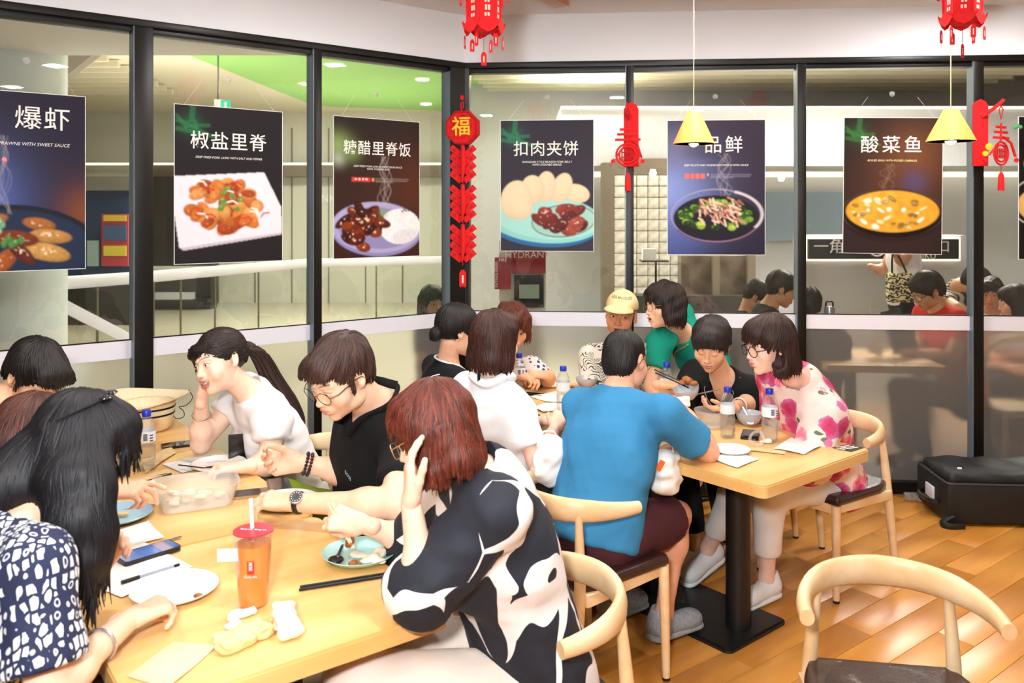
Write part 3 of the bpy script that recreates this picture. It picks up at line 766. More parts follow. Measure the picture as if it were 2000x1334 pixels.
    if trousers:
        f = Field(); e = trousers.get('to', 1.95); lo = trousers.get('loose', .016)
        f.u(ecap(hip+up*.03, hip-up*.04, rh-.014, rh-.014, fw, .78))
        if legs:
            f = Field()
            for k, L in legs.items():
                kn, an = np.array(L['K'], float), np.array(L['A'], float)
                f.u(cap(hips[k], kn if e > 1 else lerp(hips[k], kn, e), .088+lo*.5, (.06+lo)), .03)
                if e > 1:
                    q = lerp(kn, an, e-1); d = nrm(an-kn); f.u(cap(kn, q+d*.03, .058+lo, .044+lo), .03); Rb = orient(d, (1, .1, 0)); f.sub(rbox(q+d*.07, (.08, .07, .08), .002, Rb), .003)
                else:
                    q = lerp(hips[k], kn, e); d = nrm(kn-hips[k]); Rb = orient(d, (0, 0, 1)); f.sub(rbox(q+d*.08, (.1, .08, .1), .002, Rb), .003)
            f.u(ecap(hip+up*.03, hip-up*.04, rh-.014, rh-.014, fw, .78), .04)
        f.warp(wobble(seed+3, .006, 26))
        V, Q = f.mesh(.018 if auto else .012, sm=3); ob['trousers'] = fastmesh(trousers.get('name', 'trousers'), V, Q, trousers['mat'], root, org=org)
    if legs:
        for k, L in legs.items():
            if L.get('shoe'): shoe('shoe', np.array(L['A'])-vec(0, 0, .0), L['dir'], L['shoe'], root, org, L.get('sole', L['shoe']), L.get('up', (0, 0, 1)), not auto, .014 if auto else .007)
    # ---- hair
    if hair:
        g = R.T @ vec(0, 0, -1); f = hair_style(hair, g, hopt); f.warp(wobble(seed+20, hopt.get('wave', .003), 55, 6))
        V, Q = f.mesh(.0095 if lowh else .0068, sm=1)
        keep = V[:, 2] > -9
        crown = np.array(hopt.get('crown', (0, .045, .12)))
        def flow(X):
            a = X-crown; a /= np.linalg.norm(a, axis=1)[:, None]+1e-6
            z = np.clip((.06-X[:, 2:3])/.09, 0, 1); fl = a*(1-z*.75)+g*(.35+z*.9)
            if 'tail' in hopt:
                a0, a1 = hopt['tail']; m = (X[:, 1:2] > a0[1]-.01); tv = nrm(np.array(a1)-np.array(a0)); bk = np.array(a0)-X; bk /= np.linalg.norm(bk, axis=1)[:, None]+1e-6
                fl = np.where(m, g*.8+tv*.5, bk*.9+np.cross(a, (0, 0, 0)))
            return fl
        LV, LQ, lc = grow_locks(f, V, locks//2 if lowh else int(locks*1.5), hopt.get('steps', 6), hopt.get('step', lockstep), flow, seed, w=hopt.get('lw', .0031), gd=g, hang=hopt.get('hang', .3 if hair in ('bob', 'perm') else .12))
        base_c = np.tile(hc*.75, (len(V), 1)); ra = hopt.get('tips')
        lcol = hc*lc[:, None]
        ob['hair'] = fastmesh('hair', tw(np.concatenate([V, LV])), np.concatenate([Q, LQ+len(V)]), m_hair, root, np.concatenate([base_c, lcol]), org=org); ob['hf'] = f
    return ob
def child(o, ob): o.parent = ob['root']; o.location = -Vector(ob['org']); return o
def hpart(ob, name, mb, mat, smooth=40):     # a part worn on the head, given in head space
    b = MB(); b.f = mb.f; b.m = mb.m; b.v = [ob['tw'](np.concatenate(mb.v))]; b.n = mb.n; b.col = mb.col
    return b.build(name, mat, ob['root'], ob['org'], smooth)
def glasses(ob, mat, lens, round_=True, rx=.0255, rz=.021, y=-.108, z=.005, temples=(-1, 1), r=.0011):
    mb = MB(); lm = MB(); pw = 2. if round_ else 3.2
    for s in (-1, 1):
        pts = []
        for k in range(28):
            a = 2*math.pi*k/28; ca, sa = math.cos(a), math.sin(a)
            pts.append((s*.034+rx*math.copysign(abs(ca)**(2/pw), ca), y+.004*abs(s*.034+rx*ca)/.03, z+rz*math.copysign(abs(sa)**(2/pw), sa)))
        mb.tube(pts, r, 6, closed=True)
        lm.add(np.array(pts)[::(1 if s < 0 else -1)], [list(range(28))])
        if s in temples: mb.tube([(s*(.034+rx), y+.007, z+.006), (s*.077, y+.03, z+.008), (s*.083, -.01, z+.012), (s*.082, .012, z+.004), (s*.08, .03, z-.018)], r*1.25, 6)
    mb.tube([(-.0095, y+.001, z+.006), (0, y-.004, z+.009), (.0095, y+.001, z+.006)], r, 6)
    o = hpart(ob, 'glasses', mb, mat); L = hpart(ob, 'lens', lm, lens, 0); L.parent = o; return o
# ================================================================ furniture
m_beech = M_wood('beech_wood', '#e2ba88', '#f3d8ae', (3, 14, 14), .42, rand=.05)
m_top = M_wood('table_laminate', '#e4af66', '#f1c886', (1.2, 16, 16), .38, rand=.03, coat=.25)
m_leather = M_('brown_leatherette', '#2e1512', .32, var=.35, scale=9, bump=.25, bscale=140, coat=.2)
m_rubber = M_('black_rubber', '#1c1a19', .6)
m_iron = M_('black_powder_coat', '#141313', .45, var=.1, bump=.05)
m_chip = M_('bare_padding', '#d8c6a4', .8)
def make_chair():
    root = thing('dining_chair', 'x', 'chair')
    seat = Field(); seat.u(rbox((0, 0, .44), (.215, .222, .022), .018)); seat.sub(ell((-.02, 0, .518), (.2, .2, .06)), .03)
    for s in (-1, 1): seat.sub(half((-.2, s*.19, 0), (-.35, s, 0), (-.3, -.3, .4), (-.0, .3, .5)), .01)
    V, Q = seat.mesh(.009); o = fastmesh('seat', V, Q, m_leather, root)
    MB().box((.19, .12, .462), (.05, .05, .006), Matrix.Rotation(.4, 3, 'Z')).build('worn_patch', m_chip, o) if False else None
    fr = MB()
    fr.box((.2, 0, .4), (.024, .37, .042), bev=.004).box((-.195, 0, .4), (.024, .33, .042), bev=.004)
    for s in (-1, 1): fr.box((.0, s*.197, .4), (.39, .024, .042), Matrix.Rotation(s*-.06, 3, 'Z'), .004)
    fr.build('seat_frame', m_beech, root)
    for s in (-1, 1):
        l = MB().tube([(.2, s*.202, .42), (.202, s*.203, .3), (.208, s*.207, .012)], [.0195, .0195, .0145], 12).build('leg', m_beech, root)
        MB().lathe([(.0145, 0), (.0148, .012)], 12, (.208, s*.207, 0)).build('foot_cap', m_rubber, l)
        l = MB().tube(bez([(-.255, s*.2, .012), (-.225, s*.197, .22), (-.202, s*.19, .42), (-.194, s*.18, .56), (-.188, s*.168, .685)], 10), [.0145, .016, .0175, .0195, .0205, .0205, .0195, .018, .016, .014, .0125], 12).build('leg', m_beech, root)
        MB().lathe([(.0145, 0), (.0148, .012)], 12, (-.255, s*.2, 0)).build('foot_cap', m_rubber, l)
    pts = []; rad = []; fl = []
    for k in range(29):
        a = lerp(-1, 1, k/28); th = a*1.62
        x = -.03-.225*math.cos(th)+.05*(abs(a)**3); y = .237*math.sin(th); 
        z = .694-.018*abs(a)**2
        pts.append((x, y, z)); w = 1-abs(a)
        rad.append(.0215+.005*w); fl.append((.62+.25*abs(a), 1.0+.65*min(1, 2.2*w)))
    MB().tube(pts, rad, 14, flat=fl).build('back_rail', m_beech, root, smooth=60)
    return root
def rrect(x0, y0, x1, y1, r, n=5):
    out = []
    for cx, cy, a0 in ((x1-r, y1-r, 0), (x0+r, y1-r, 90), (x0+r, y0+r, 180), (x1-r, y0+r, 270)):
        for k in range(n+1):
            a = math.radians(a0+90*k/n); out.append((cx+r*math.cos(a), cy+r*math.sin(a)))
    return out
def make_table(label, corner, ang, L, Wd, group, two=True, end=0):
    """corner = near right/left corner; long axis along v, short axis along u"""
    u = Vector((math.cos(ang), math.sin(ang), 0)); v = Vector((-u.y, u.x, 0)); c = Vector(corner)+u*(Wd/2)+v*(L/2)
    root = thing('dining_table', label, 'table', (c.x, c.y, 0), ang, group)
    mb = MB(); r = .03
    mb.prism(rrect(-Wd/2+.001, -L/2+.001, Wd/2-.001, L/2-.001, r), .706, .744); mb.prism(rrect(-Wd/2+.004, -L/2+.004, Wd/2-.004, L/2-.004, r), .744, .75)
    mb.build('table_top', m_top, root, smooth=30)
    MB().box((0, 0, .699), (Wd*.6, L*.6, .014), bev=.003).build('support_plate', m_iron, root)
    ys = (-L*.19, L*.19) if two else (0,)
    for y in ys: MB().lathe([(.05, .018), (.05, .694)], 24, (0, y, 0)).build('column', m_iron, root)
    bl = L*.55 if two else .42
    MB().prism(rrect(-.2, -bl/2, .2, bl/2, .03), 0, .012).prism(rrect(-.19, -bl/2+.01, .19, bl/2-.01, .03), .012, .018).build('base_plate', m_iron, root)
    return root
GT = 'restaurant tables'
aL = math.radians(36.9); uL = Vector((math.cos(aL), math.sin(aL), 0)); vL = Vector((-uL.y, uL.x, 0)); AL = Vector((-.721, 1.598, 0))
make_table('pale wood table nearest the camera on the left, with the orange drink', AL, aL, .78, .72, GT, False)
make_table('middle pale wood table of the left row, with the plastic tub of dumplings', AL+vL*.785, aL, .98, .72, GT)
make_table('end table of the left row by the glass, with the upturned straw hat', AL+vL*1.77, aL, .62, .72, GT, False)
aR = math.radians(39.8); uR = Vector((math.cos(aR), math.sin(aR), 0)); vR = Vector((-uR.y, uR.x, 0)); AR = Vector((.875, 2.925, 0))
make_table('pale wood table in front of the woman in the pink floral blouse', AR, aR, 1.2, .745, GT)
make_table('short pale wood table at the corner end of the right row', AR+vR*1.205, aR, .6, .745, GT, False)
chair = make_chair(); used = [False]
def put_chair(label, x, y, deg):
    c = chair if not used[0] else copy_tree(chair)
    used[0] = True; c.location = (x, y, 0); c.rotation_euler = (0, 0, math.radians(deg)); c['label'] = label; c['group'] = 'beech dining chairs'; return c
put_chair('empty beech chair in the right foreground, turned toward the camera', .985, 2.13, -99)
put_chair('beech chair under the woman in the black and white blouse', .03, 2.20, 208)
put_chair('beech chair under the man in the blue tee shirt', .27, 3.11, 38)
put_chair('beech chair under the woman in the pink floral blouse', 1.47, 3.97, 214)
put_chair('beech chair under the woman in the white tee with a neck scarf', -.11, 3.55, 38)
put_chair('beech chair behind the laughing woman with the ponytail', -.86, 3.50, 217)
put_chair('beech chair behind the man in the black polo shirt', -.52, 3.02, 217)
put_chair('beech chair under the woman in the black V-neck top', 1.16, 4.42, 218)
put_chair('beech chair at the left edge under the woman in the monogram shirt', -1.22, 1.60, 37)
# ================================================================ things on and around the tables
def thin_glass(name, tint, body=.05, rough=.05):
    t = NT(name); tr = t.n('BsdfTransparent'); tr.inputs[0].default_value = (*tint, 1); gl = t.n('BsdfGlossy', Roughness=rough); df = t.n('BsdfDiffuse'); df.inputs[0].default_value = (.95, .95, .95, 1)
    fr = t.n('LayerWeight', Blend=.35); mx = t.n('MixShader'); t.l(t.math('MULTIPLY', fr.outputs['Facing'], .55), mx.inputs[0])
    t.l(tr.outputs[0], mx.inputs[1]); t.l(gl.outputs[0], mx.inputs[2])
    m2 = t.n('MixShader'); m2.inputs[0].default_value = body; t.l(mx.outputs[0], m2.inputs[1]); t.l(df.outputs[0], m2.inputs[2]); t.l(m2.outputs[0], t.out.inputs[0]); return t.m
m_pet = thin_glass('clear_bottle_plastic', (.97, .98, .98), .06); m_water = thin_glass('water', (.9, .93, .94), .03)
m_tub = thin_glass('cloudy_tub_plastic', (.97, .96, .94), .22, .2)
m_cap = M_('blue_cap', '#1f2fb4', .35); m_label = M_('bottle_label', '#e9ecf4', .5, var=.05); m_print = M_('dark_print', '#2a2e55', .6)
m_paper = M_('white_paper', '#fbf8f4', .8, var=.02); m_kraft = M_('kraft_paper', '#ecca94', .8, var=.12, scale=30); m_pinkplate = M_('white_melamine', '#f7ece6', .25, coat=.3)
m_teal = M_('pale_teal_plate', '#a9d8d3', .25, coat=.3); m_blueplate = M_('pale_blue_plate', '#a7cce2', .25, coat=.3); m_grey = M_('grey_stoneware', '#b9bcc2', .3, coat=.2)
m_bp = M_('black_plastic', '#121214', .25); m_screen = M_('phone_glass', '#0d0e12', .08, coat=.5); m_wood2 = M_('chopstick_wood', '#f0dcb4', .6, var=.08)
m_plastic_w = M_('white_plastic', '#f4f2ef', .35); m_food = M_('dumpling', '#f0e2cb', .5, var=.12, scale=60, bump=.4, bscale=90); m_brownfood = M_('browned_food', '#9a5a20', .5, var=.5, scale=70, bump=.5)
m_green = M_('herb_green', '#5d8a34', .6); m_redfilm = M_('red_lid_film', '#d23043', .3, var=.12, scale=90)
def bottle_mesh(lbl=True):
    return None
GB = 'water bottles with blue caps'
def make_bottle():
    r = thing('water_bottle', 'x', 'bottle', group=GB)
    prof = [(.026, 0), (.031, .004), (.032, .012), (.0295, .02), (.0325, .028), (.0325, .05), (.030, .056), (.0325, .062), (.0325, .09), (.0295, .097), (.0325, .104), (.0325, .148), (.030, .165), (.020, .186), (.0125, .194), (.0125, .206)]
    MB().lathe(prof, 24).build('bottle_body', m_pet, r)
    MB().lathe([(.025, .003), (.0295, .012), (.0275, .02), (.0305, .028), (.0305, .05), (.028, .056), (.0305, .062), (.0305, .088)], 20).build('water', m_water, r)
    MB().lathe([(.0158, .197), (.0162, .2), (.0162, .217), (.0145, .22)], 20).build('cap', m_cap, r)
    l = MB().lathe([(.0331, .106), (.0331, .146)], 24, cap=False).build('label_sleeve', m_label, r)
    b = MB()
    for k in range(6): b.box((.0, -.0336, .116+k*.0042), (.014, .001, .0022))
    for k in range(3): b.box((.02, -.0272, .112+k*.01), (.012, .001, .004), Matrix.Rotation(.62, 3, 'Z'))
    b.build('label_print', m_print, l); return r
bottle = make_bottle(); b_used = [0]
def put_bottle(label, p, rz=0, s=1., rx=0):
    o = bottle if not b_used[0] else copy_tree(bottle); b_used[0] = 1
    o.location = p; o.rotation_euler = (rx, 0, rz); o.scale = (s,)*3; o['label'] = label; return o
ZT_ = .7505
put_bottle('blue-capped water bottle beside the straw hat on the left table', PZ(286, 917, ZT_), .3)
put_bottle('empty blue-capped bottle nearest the pink-bloused woman, left of the grey bowl', PZ(1421, 853, ZT_), 2.6, .96)
put_bottle('blue-capped water bottle beside the black phone, in front of the pink blouse', PZ(1503, 862, ZT_), .1)
put_bottle('blue-capped water bottle at the blue-shirted man\'s shoulder, before the green dress', PZ(1302, 796, ZT_), .4)
put_bottle('blue-capped water bottle in front of the white napkins at mid table', PZ(1100, 805, ZT_), 2.2)
put_bottle('water bottle half hidden beside the bowl of the curly-haired woman', PZ(1014, 772, ZT_), 0)
def disc_thing(name, label, cat, p, prof, mat, n=40, group=None, sx=1, sy=1, rz=0):
    r = MB().lathe(prof, n, sx=sx, sy=sy).build(name, mat); r.location = p; r.rotation_euler = (0, 0, rz); return tag(r, label, cat, group)
def plate_prof(R, h=.018): return [(0, .004), (R*.6, .004), (R*.7, .0045), (R*.92, h*.8), (R*.985, h), (R, h-.001), (R*.97, h-.005), (R*.72, .0), (0, 0)]
def bowl_prof(R, h): return [(0, .006), (R*.45, .007), (R*.75, h*.35), (R*.93, h*.75), (R*.985, h), (R, h), (R*.97, h*.7), (R*.78, h*.28), (R*.5, .002), (R*.48, 0), (0, 0)]
GP = 'plates on the left table'
pl1 = disc_thing('plate', 'white plate with a black fork beside the printed menu', 'plate', PZ(427, 912, ZT_), plate_prof(.1), m_pinkplate, group=GP)
pl2 = disc_thing('plate', 'white plate under the hand of the woman in the monogram shirt', 'plate', PZ(341, 1158, ZT_), plate_prof(.105), m_pinkplate, group=GP)
pl3 = disc_thing('plate', 'pale blue plate half hidden behind long black hair', 'plate', PZ(228, 1012, ZT_), plate_prof(.105), m_blueplate, group=GP)
pl4 = disc_thing('plate', 'white plate under the forearm with the wristwatch', 'plate', PZ(560, 985, ZT_), plate_prof(.105), m_pinkplate, group=GP)
pl5 = disc_thing('plate', 'pale teal plate with leftovers and a black spoon', 'plate', PZ(702, 1090, ZT_), plate_prof(.102, .022), m_teal, group=GP)
def blob(f, c, r, seed, rough=.15):
    rr = np.random.RandomState(seed)
    for k in range(4): f.u(ell(np.array(c)+rr.normal(size=3)*np.array(r)*.35, np.array(r)*rr.uniform(.55, .85)), .006)
    return f
def food(name, label, p, r, seed, mat, n=1, spread=.0, h=.004, cat='food', group=None, parent=None):
    f = Field(); rr = np.random.RandomState(seed)
    for k in range(n): blob(f, (rr.uniform(-1, 1)*spread, rr.uniform(-1, 1)*spread, r[2]), r, seed+k)
    f.warp(wobble(seed, r[2]*.3, 3/r[0])); f.sub(half((0, 0, 0.0005), (0, 0, -1)), .001)
    V, Q = f.mesh(h); o = fastmesh(name, V, Q, mat); o.location = p; return tag(o, label, cat, group)
food('food_leftovers', 'pale leftovers spread on the teal plate', PZ(712, 1089, ZT_+.006), (.022, .02, .008), 4, m_food, 5, .04)
food('food_leftovers', 'brown sauce scraps at the rim of the teal plate', PZ(702, 1104, ZT_+.006), (.012, .01, .005), 9, m_brownfood, 2, .02)
food('food_scraps', 'small brown scraps at the far rim of the white plate', PZ(392, 1168, ZT_+.008), (.009, .007, .004), 12, m_brownfood, 2, .012)
food('food_scraps', 'thin crumbs on the plate with the black fork', PZ(438, 916, ZT_+.006), (.012, .01, .003), 13, m_food, 3, .02)
food('bread_piece', 'toasted strip lying on the pale blue plate', PZ(238, 1008, ZT_+.007), (.03, .008, .006), 15, m_kraft, 1)
def stick(name, label, a, b, r, mat, cat, flat=None, group=None, n=8):
    a, b = Vector(a), Vector(b); o = MB().tube([a, lerp(a, b, .5), b], r, n, flat=flat).build(name, mat, None, a); o.location = a; return tag(o, label, cat, group)
def spoon(name, label, bowl, end, mat, R=.02, cat='spoon'):
    a, b = Vector(bowl), Vector(end); r = thing(name, label, cat, a); d = (b-a).normalized()
    MB().tube([d*R*.7, (b-a)*.5+Vector((0, 0, .004)), b-a], [.0035, .003, .004], 8, flat=(1.3, .7)).build('handle', mat, r)
    f = Field(); f.u(ell((0, 0, 0), (R, R, R*.5))).sub(ell((0, 0, R*.42), (R*.85, R*.85, R*.5)), .002); V, Q = f.mesh(.0022); fastmesh('bowl', V, Q, mat, r); return r
spoon('spoon', 'black plastic spoon leaning on the teal plate', PZ(656, 1093, ZT_+.02), P(676, 1052, 2.46), m_bp, .021)
a = PZ(408, 912, ZT_+.02); fk = thing('fork', 'black plastic fork resting across the white plate', 'fork', PZ(349, 908, ZT_+.022))
q = PZ(349, 908, ZT_+.022); e = PZ(398, 914, ZT_+.024); e2 = PZ(420, 911, ZT_+.018)
MB().tube([(0, 0, 0), tuple((e-q)*.5), tuple(e-q)], .0035, 8, flat=(1.3, .6)).build('handle', m_bp, fk)
hd = MB(); dd = (e2-e); sd = Vector((-dd.y, dd.x, 0)).normalized()
for k in (-1.5, -.5, .5, 1.5): hd.tube([tuple(e-q), tuple(e-q+dd*.35+sd*k*.005), tuple(e2-q+sd*k*.005)], .0016, 6)
hd.build('tines', m_bp, fk)
GC = 'loose chopsticks'
stick('chopstick', 'black chopstick below the teal plate, outer of the pair', PZ(584, 1152, ZT_+.004), PZ(790, 1120, ZT_+.004), .0036, m_bp, 'chopstick', group=GC)
stick('chopstick', 'black chopstick below the teal plate, inner of the pair', PZ(586, 1146, ZT_+.004), PZ(790, 1114, ZT_+.004), .0036, m_bp, 'chopstick', group=GC)
stick('chopstick', 'dark chopstick on the right table by the food bowl, upper one', PZ(1022, 766, ZT_+.004), PZ(1062, 770, ZT_+.004), .004, m_bp, 'chopstick', group=GC)
stick('chopstick', 'dark chopstick on the right table by the food bowl, lower one', PZ(1022, 769, ZT_+.004), PZ(1058, 774, ZT_+.004), .004, m_bp, 'chopstick', group=GC)
stick('knife', 'thin dark knife blade behind the phone on the left table', PZ(312, 1060, ZT_+.004), PZ(354, 1048, ZT_+.006), .006, M_('dull_steel', '#7d7470', .35, .6), 'knife', flat=(1, .25))
stick('black_pick', 'short black stick in front of the water bottle', PZ(306, 929, ZT_+.003), PZ(335, 925, ZT_+.003), .0028, m_bp, 'stick')
# pen
pa, pb = PZ(237, 1138, ZT_+.007), PZ(350, 1103, ZT_+.007); pen = thing('ballpoint_pen', 'clear ballpoint pen with black cap on white paper', 'pen', pa)
d = pb-pa; MB().tube([tuple(d*.0), tuple(d*.3)], .0052, 10).build('pen_cap', m_bp, pen); MB().tube([tuple(d*.28), tuple(d*.97)], .0038, 10).build('barrel', M_('smoky_barrel', '#8f97a8', .2), pen); MB().tube([tuple(d*.9), tuple(d)], .0042, 10).build('end_plug', m_bp, pen)
# sheets of paper, slightly curled
def sheet(name, label, pts, mat, lift=.0, cat='paper', seed=0, n=10, z=ZT_+.0015, group=None, th=.0008, curl=.0):
    c = [PZ(*p, z) for p in pts]; o0 = sum(c, Vector())/4; rr = np.random.RandomState(seed); mb = MB(); V = []
    for i in range(n+1):
        for j in range(n+1):
            u, v = i/n, j/n; p = lerp(lerp(c[0], c[1], u), lerp(c[3], c[2], u), v)-o0
            z_ = lift*(math.sin(u*5+seed)*math.sin(v*4+seed*2)+1)*.5+curl*(u*u+v*v*.3)
            V.append((p.x, p.y, z_))
    m = len(V); V = V+[(x, y, zz+th) for x, y, zz in V]; Fc = []
    for i in range(n):
        for j in range(n):
            a = i*(n+1)+j; q = [a, a+1, a+n+2, a+n+1]; Fc.append(q); Fc.append([k+m for k in q[::-1]])
    o = MB().add(V, Fc).build(name, mat); o.location = o0; return tag(o, label, cat, group)
GS = 'white paper sheets'
sheet('paper_sheet', 'white paper under the phone and the clear pen', [(172, 1140), (262, 1050), (376, 1108), (238, 1168)], m_paper, .003, seed=1, group=GS)
sheet('paper_sheet', 'white paper between the blue plate and the phone', [(196, 1080), (200, 1045), (290, 1020), (322, 1052)], m_paper, .004, seed=2, group=GS)
mn = sheet('menu_sheet', 'printed menu sheet under the plate with the fork', [(316, 907), (420, 887), (452, 903), (356, 924)], m_paper, .002, seed=3, group=GS)
g = MB()
for k in range(7):
    a, b = PZ(352+k*5, 900-k*.2+k*1.2, ZT_+.004), PZ(412+k*5, 890+k*1.8, ZT_+.004); g.tube([a-mn.location, b-mn.location], .0012, 4)
g.build('print_lines', M_('grey_print', '#8d9096', .8), mn)
sheet('paper_wrapper', 'torn kraft paper wrapper lying by the water bottle', [(275, 906), (330, 872), (345, 885), (285, 925)], m_kraft, .006, seed=5)
sheet('paper_wrapper', 'long kraft paper chopstick sleeve before the bottle', [(238, 940), (330, 918), (336, 926), (246, 950)], m_kraft, .006, seed=6)
sheet('paper_wrapper', 'curled kraft paper strip above the blue plate', [(205, 985), (300, 982), (303, 990), (215, 1000)], m_kraft, .012, seed=7)
sheet('paper_bag', 'flattened kraft paper bag at the table front corner', [(250, 1322), (340, 1255), (425, 1262), (330, 1345)], M_('pale_kraft', '#f3d6a4', .8, var=.06), .004, seed=8)
# crumpled bags at the front of the left table
def crumple(name, label, c, R, size, seed, mat, cat='wrapper', h=.005, amp=.006):
    f = Field(); f.u(rbox((0, 0, size[2]), size, min(size)*.6)); f.warp(wobble(seed, amp*1.3, 55, 6)); f.warp(wobble(seed+5, amp, 110, 6)); f.sub(half((0, 0, .0008), (0, 0, -1)), .001)
    V, Q = f.mesh(h); V = V @ np.array(Matrix.Rotation(R, 3, 'Z')).T; o = fastmesh(name, V, Q, mat); o.location = c; return tag(o, label, cat)
crumple('paper_bag', 'opened kraft paper bag crumpled in front of the orange drink', PZ(474, 1252, ZT_), math.radians(50), (.062, .034, .014), 3, m_kraft, 'paper bag', amp=.009)
crumple('food_wrapper', 'upright crumpled white food wrapper right of the orange drink', PZ(558, 1232, ZT_), math.radians(112), (.065, .026, .022), 8, M_('waxed_paper', '#f6ead6', .5, var=.06), amp=.008)
crumple('paper_tissue', 'white folded tissue in front of the orange drink', PZ(470, 1206, ZT_), math.radians(35), (.036, .014, .007), 14, m_paper, 'tissue')
crumple('paper_tissue', 'torn white napkin scrap against the kraft bag', PZ(455, 1226, ZT_), math.radians(60), (.02, .01, .006), 15, m_paper, 'tissue')
# phones
GF = 'mobile phones'
def phone(label, c, ang, mat=m_bp, screen=m_screen, size=(.074, .15, .0085), tilt=0):
    r = thing('mobile_phone', label, 'phone', c, ang, GF); 
    MB().prism(rrect(-size[0]/2, -size[1]/2, size[0]/2, size[1]/2, .011), 0, size[2]).build('phone_case', mat, r, smooth=30)
    MB().prism(rrect(-size[0]/2+.004, -size[1]/2+.004, size[0]/2-.004, size[1]/2-.004, .009), size[2], size[2]+.0006).build('screen', screen, r, smooth=0); return r
t = NT('lit_phone_screen'); co = t.coord('Object'); sx = t.n('SeparateXYZ'); t.l(co, sx.inputs[0]); c = t.ramp(t.n('MapRange', i0=0.).outputs[0], [(0, (0, 0, 0)), (1, (1, 1, 1))])
mr = t.n('MapRange'); t.l(sx.outputs[1], mr.inputs[0]); mr.inputs[1].default_value = -.075; mr.inputs[2].default_value = .075
c = t.ramp(mr.outputs[0], [(0, srgb('#6f87bd')), (.3, srgb('#5b77ba')), (.62, srgb('#4a65a8')), (.66, srgb('#8d7f9a')), (.84, srgb('#76708f')), (.88, srgb('#3f5596'))], 'CONSTANT'); t.base(c); t.set(Roughness=.08, Emission_Strength=.25); t.l(c, t.b.inputs['Emission Color']); m_lit = t.m
pc = PZ(289, 1083, ZT_+.004); phone('black phone with a lit blue screen beside the pen', pc, math.radians(-42), m_bp, m_lit, (.078, .158, .011))
phone('dark phone lying by the elbow of the laughing woman', PZ(354, 870, ZT_), math.radians(-62))
phone('dark phone behind the hand with the wristwatch', PZ(545, 951, ZT_+.003), math.radians(20))
phone('gold-edged phone at the fingers of the polo-shirted man', PZ(492, 966, ZT_), math.radians(-70), M_('champagne_case', '#b89a72', .3, .6))
phone('black phone between the grey bowl and the water bottle', PZ(1466, 851, ZT_), math.radians(-20))
phone('phone on the table edge under the blue sleeve', PZ(1301, 880, ZT_), math.radians(-40), M_('champagne_case', '#b89a72', .3, .6))
# dumpling tub
tb = thing('plastic_tub', 'cloudy plastic tub of dumplings in the middle of the left table', 'tub', PZ(384, 985, ZT_), math.radians(25))
V = []; Fc = []; n = 24; lv = [(.105, .07, .002), (.125, .085, .075), (.132, .092, .078), (.132, .092, .074), (.122, .082, .073), (.102, .067, .005)]
for a, b, z in lv:
    for x, y in rrect(-a, -b, a, b, .03): V.append((x, y, z))
for k in range(len(lv)-1):
    for i in range(n): Fc.append([k*n+i, k*n+(i+1) % n, (k+1)*n+(i+1) % n, (k+1)*n+i])
Fc += [list(range(n))[::-1], [5*n+i for i in range(n)]]
MB().add(V, Fc).build('tub_body', m_tub, tb)
rr = np.random.RandomState(3)
for k in range(11):
    food('dumpling', 'pale boiled dumpling heaped in the cloudy plastic tub', PZ(384, 985, ZT_)+Vector((rr.uniform(-.075, .075), rr.uniform(-.045, .045), .008+.016*(k > 5))), (.02, .014, .01), 30+k, m_food, 1, 0, .0045, 'dumpling', 'dumplings in the tub')
tb2 = thing('plastic_tub', 'clear empty plastic tub between the napkin and the bottle', 'tub', PZ(1390, 832, ZT_))
MB().lathe([(.06, .002), (.076, .07), (.079, .073), (.079, .07), (.074, .068), (.058, .004), (0, .004)], 30).build('tub_body', m_tub, tb2)
# orange drink
cu = thing('drink_cup', 'tall orange iced drink with a red sealed lid and straw', 'drink', PZ(495, 1180, ZT_))
MB().lathe([(.0, .002), (.0335, .002), (.0365, .03), (.0445, .165), (.0462, .172), (.0475, .176), (.0472, .179), (.0455, .179)], 32).build('cup_wall', thin_glass('cup_plastic', (1, .97, .93), .04), cu)
t = NT('orange_drink'); t.base(srgb('#f59214')); t.set(Roughness=.15, Transmission_Weight=.15); t.b.inputs['Emission Color'].default_value = (*srgb('#f08a10'), 1)
MB().lathe([(0, .004), (.0318, .004), (.0348, .03), (.042, .15), (0, .15)], 32).build('drink', t.m, cu)
lid = MB().lathe([(.0, .181), (.0478, .181), (.0478, .178), (.0, .178)], 32).build('lid_film', m_redfilm, cu)
st = MB().tube([(.004, .0, .05), (-.012, .018, .25)], .005, 10).build('straw', m_plastic_w, cu)
MB().box((.006, -.0415, .105), (.016, .002, .03), Matrix.Rotation(.1, 3, 'Z')).build('red_emblem', M_('emblem_red', '#d02a24', .5), cu)
text_obj('emblem_text', '貢\n茶', .011, m_plastic_w, cu, plane_M((.006, -.0431, .108), (1, .05, 0), (0, 0, 1)))
text_obj('cup_print', 'Gong cha', .008, m_plastic_w, cu, plane_M((.006, -.0405, .083), (1, .05, 0), (0, .1, 1)))
text_obj('lid_print', 'Gong cha  Gong cha', .008, m_plastic_w, lid, plane_M((0, 0, .1815), (1, -.12, 0), (.12, 1, 0)))
MB().box((-.045, -.031, .132), (.062, .0012, .03), Matrix.Rotation(.1, 3, 'Z')).build('order_label', m_paper, cu)
